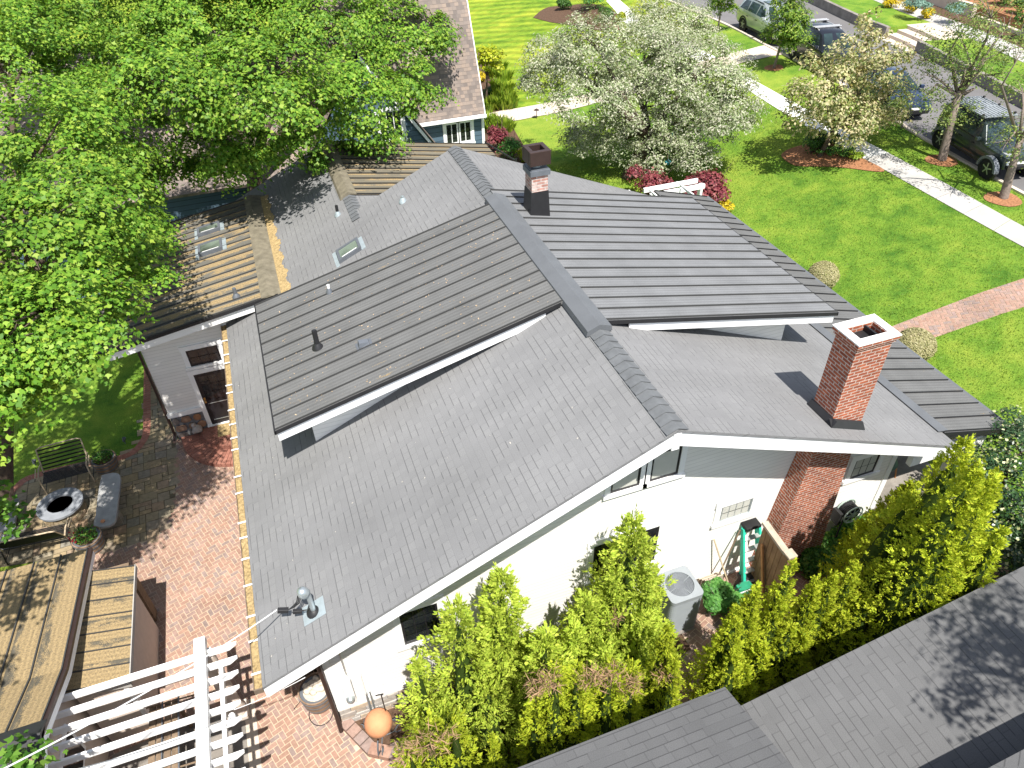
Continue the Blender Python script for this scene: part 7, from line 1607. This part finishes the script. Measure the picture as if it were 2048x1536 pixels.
    d2 = aty(130, 1545, 4.0); m = MB(); m.tube(bez(ins+Vector((.06, .06, .05)), aty(610, 1355, 7.0), -.05, 10), .007, 5); m.tube(bez(ins, d2, -.12, 12), .007, 5); tag(m.build('overhead_cable', M['plastic_white'], None, True), 'thin cable running from the pergola rafter to the eave at the near corner', 'cable')
    m = MB(); fr = atz(975, 280, 1.0)
    p = aty(966, 300, 28.6); m.box(p.x+.1, p.x+.16, p.y, p.y+.06, .2, p.z+.35); m.bar((p.x+.13, p.y, p.z+.3), (p.x+1.3, p.y-.5, p.z-.5), .05, .05); m.box(p.x+1.27, p.x+1.33, p.y-.53, p.y-.47, .1, p.z-.4); tag(m.build('stair_railing', M['black']), 'black metal railing at the corner of the slate blue house', 'railing')
    # petals, seeds and twigs blown on to the roofs
    n = 70; xs = rng.uniform(-1.9, 5.0, n); ys = rng.uniform(7.2, 18, n); k = ~((xs > -1.1) & (ys > 11.0) & (ys < 16)); xs, ys = xs[k], ys[k]
    Pz = np.stack([xs, ys, ZR-mW*(XR-xs)+.012], 1); tag(leafmesh('fallen_petals', Pz, np.array((-mW, 0, 1))+rng.normal(0, .25, Pz.shape), rng.uniform(.02, .055, len(xs)), SH_LEAF, M['petal']), 'pale petals and seeds scattered over the big grey roof slope', 'leaf litter', None, 'stuff')
    n = 420; xs = rng.uniform(-.9, 4.8, n); ys = rng.uniform(11.3, 15.7, n); fdz = ZR+.06-(ZR+.06-5.47)/(XR+1.0)*(XR-xs)
    tag(leafmesh('fallen_seeds', np.stack([xs, ys, fdz+.012], 1), np.array((-.25, 0, 1))+rng.normal(0, .2, (n, 3)), rng.uniform(.02, .06, n), SH_LEAF, M['seed']), 'tan seeds and scraps scattered over the left metal dormer roof', 'leaf litter', None, 'stuff')
# ---------------------------------------------------------------- light, camera
def build_light_camera():
    w = bpy.data.worlds.new('World'); S.world = w; w.use_nodes = True; nt = w.node_tree
    bg = nt.nodes['Background']; sky = nt.nodes.new('ShaderNodeTexSky'); sky.sky_type = 'NISHITA'; sky.sun_disc = False
    to = Vector((.02, -.545, 1.0)).normalized(); el = math.asin(to.z)
    sky.sun_elevation = el; sky.sun_rotation = math.atan2(to.x, to.y); sky.air_density = 1.0; sky.dust_density = 1.0; sky.altitude = 600
    hs = nt.nodes.new('ShaderNodeHueSaturation'); hs.inputs['Saturation'].default_value = .6; nt.links.new(sky.outputs[0], hs.inputs['Color']); nt.links.new(hs.outputs[0], bg.inputs[0]); bg.inputs[1].default_value = .115
    l = bpy.data.lights.new('sun', 'SUN'); l.energy = 4.8; l.angle = R_(.53); l.color = (1.0, .955, .88); o = bpy.data.objects.new('sun', l); COL.objects.link(o)
    o.rotation_euler = to.to_track_quat('Z', 'Y').to_euler(); o.location = (0, -20, 40)
    c = bpy.data.cameras.new('camera'); c.sensor_width = 36; c.sensor_fit = 'HORIZONTAL'; c.lens = FP/2048*36; c.clip_end = 2000; c.clip_start = .1
    o = bpy.data.objects.new('camera', c); COL.objects.link(o)
    rt = Vector((AX.x, AY.x, AZ.x)); dn = Vector((AX.y, AY.y, AZ.y)); fw = Vector((AX.z, AY.z, AZ.z)); up = -dn; bk = -fw
    o.matrix_world = Matrix(((rt.x, up.x, bk.x, 0), (rt.y, up.y, bk.y, 0), (rt.z, up.z, bk.z, H), (0, 0, 0, 1)))
    S.camera = o
    S.view_settings.view_transform = 'Standard'; S.view_settings.look = 'None'; S.view_settings.exposure = .85; S.view_settings.gamma = 1; S.view_settings.use_curve_mapping = False
    S.cycles.max_bounces = 8; S.cycles.transparent_max_bounces = 6; S.cycles.use_denoising = True

setup_materials()
build_light_camera()
build_house()
fin, zt2 = build_ground()
build_neighbours()
ins = build_garage()
build_cars()
build_objects(ins)
build_trees()
build_far_plants(fin, zt2)
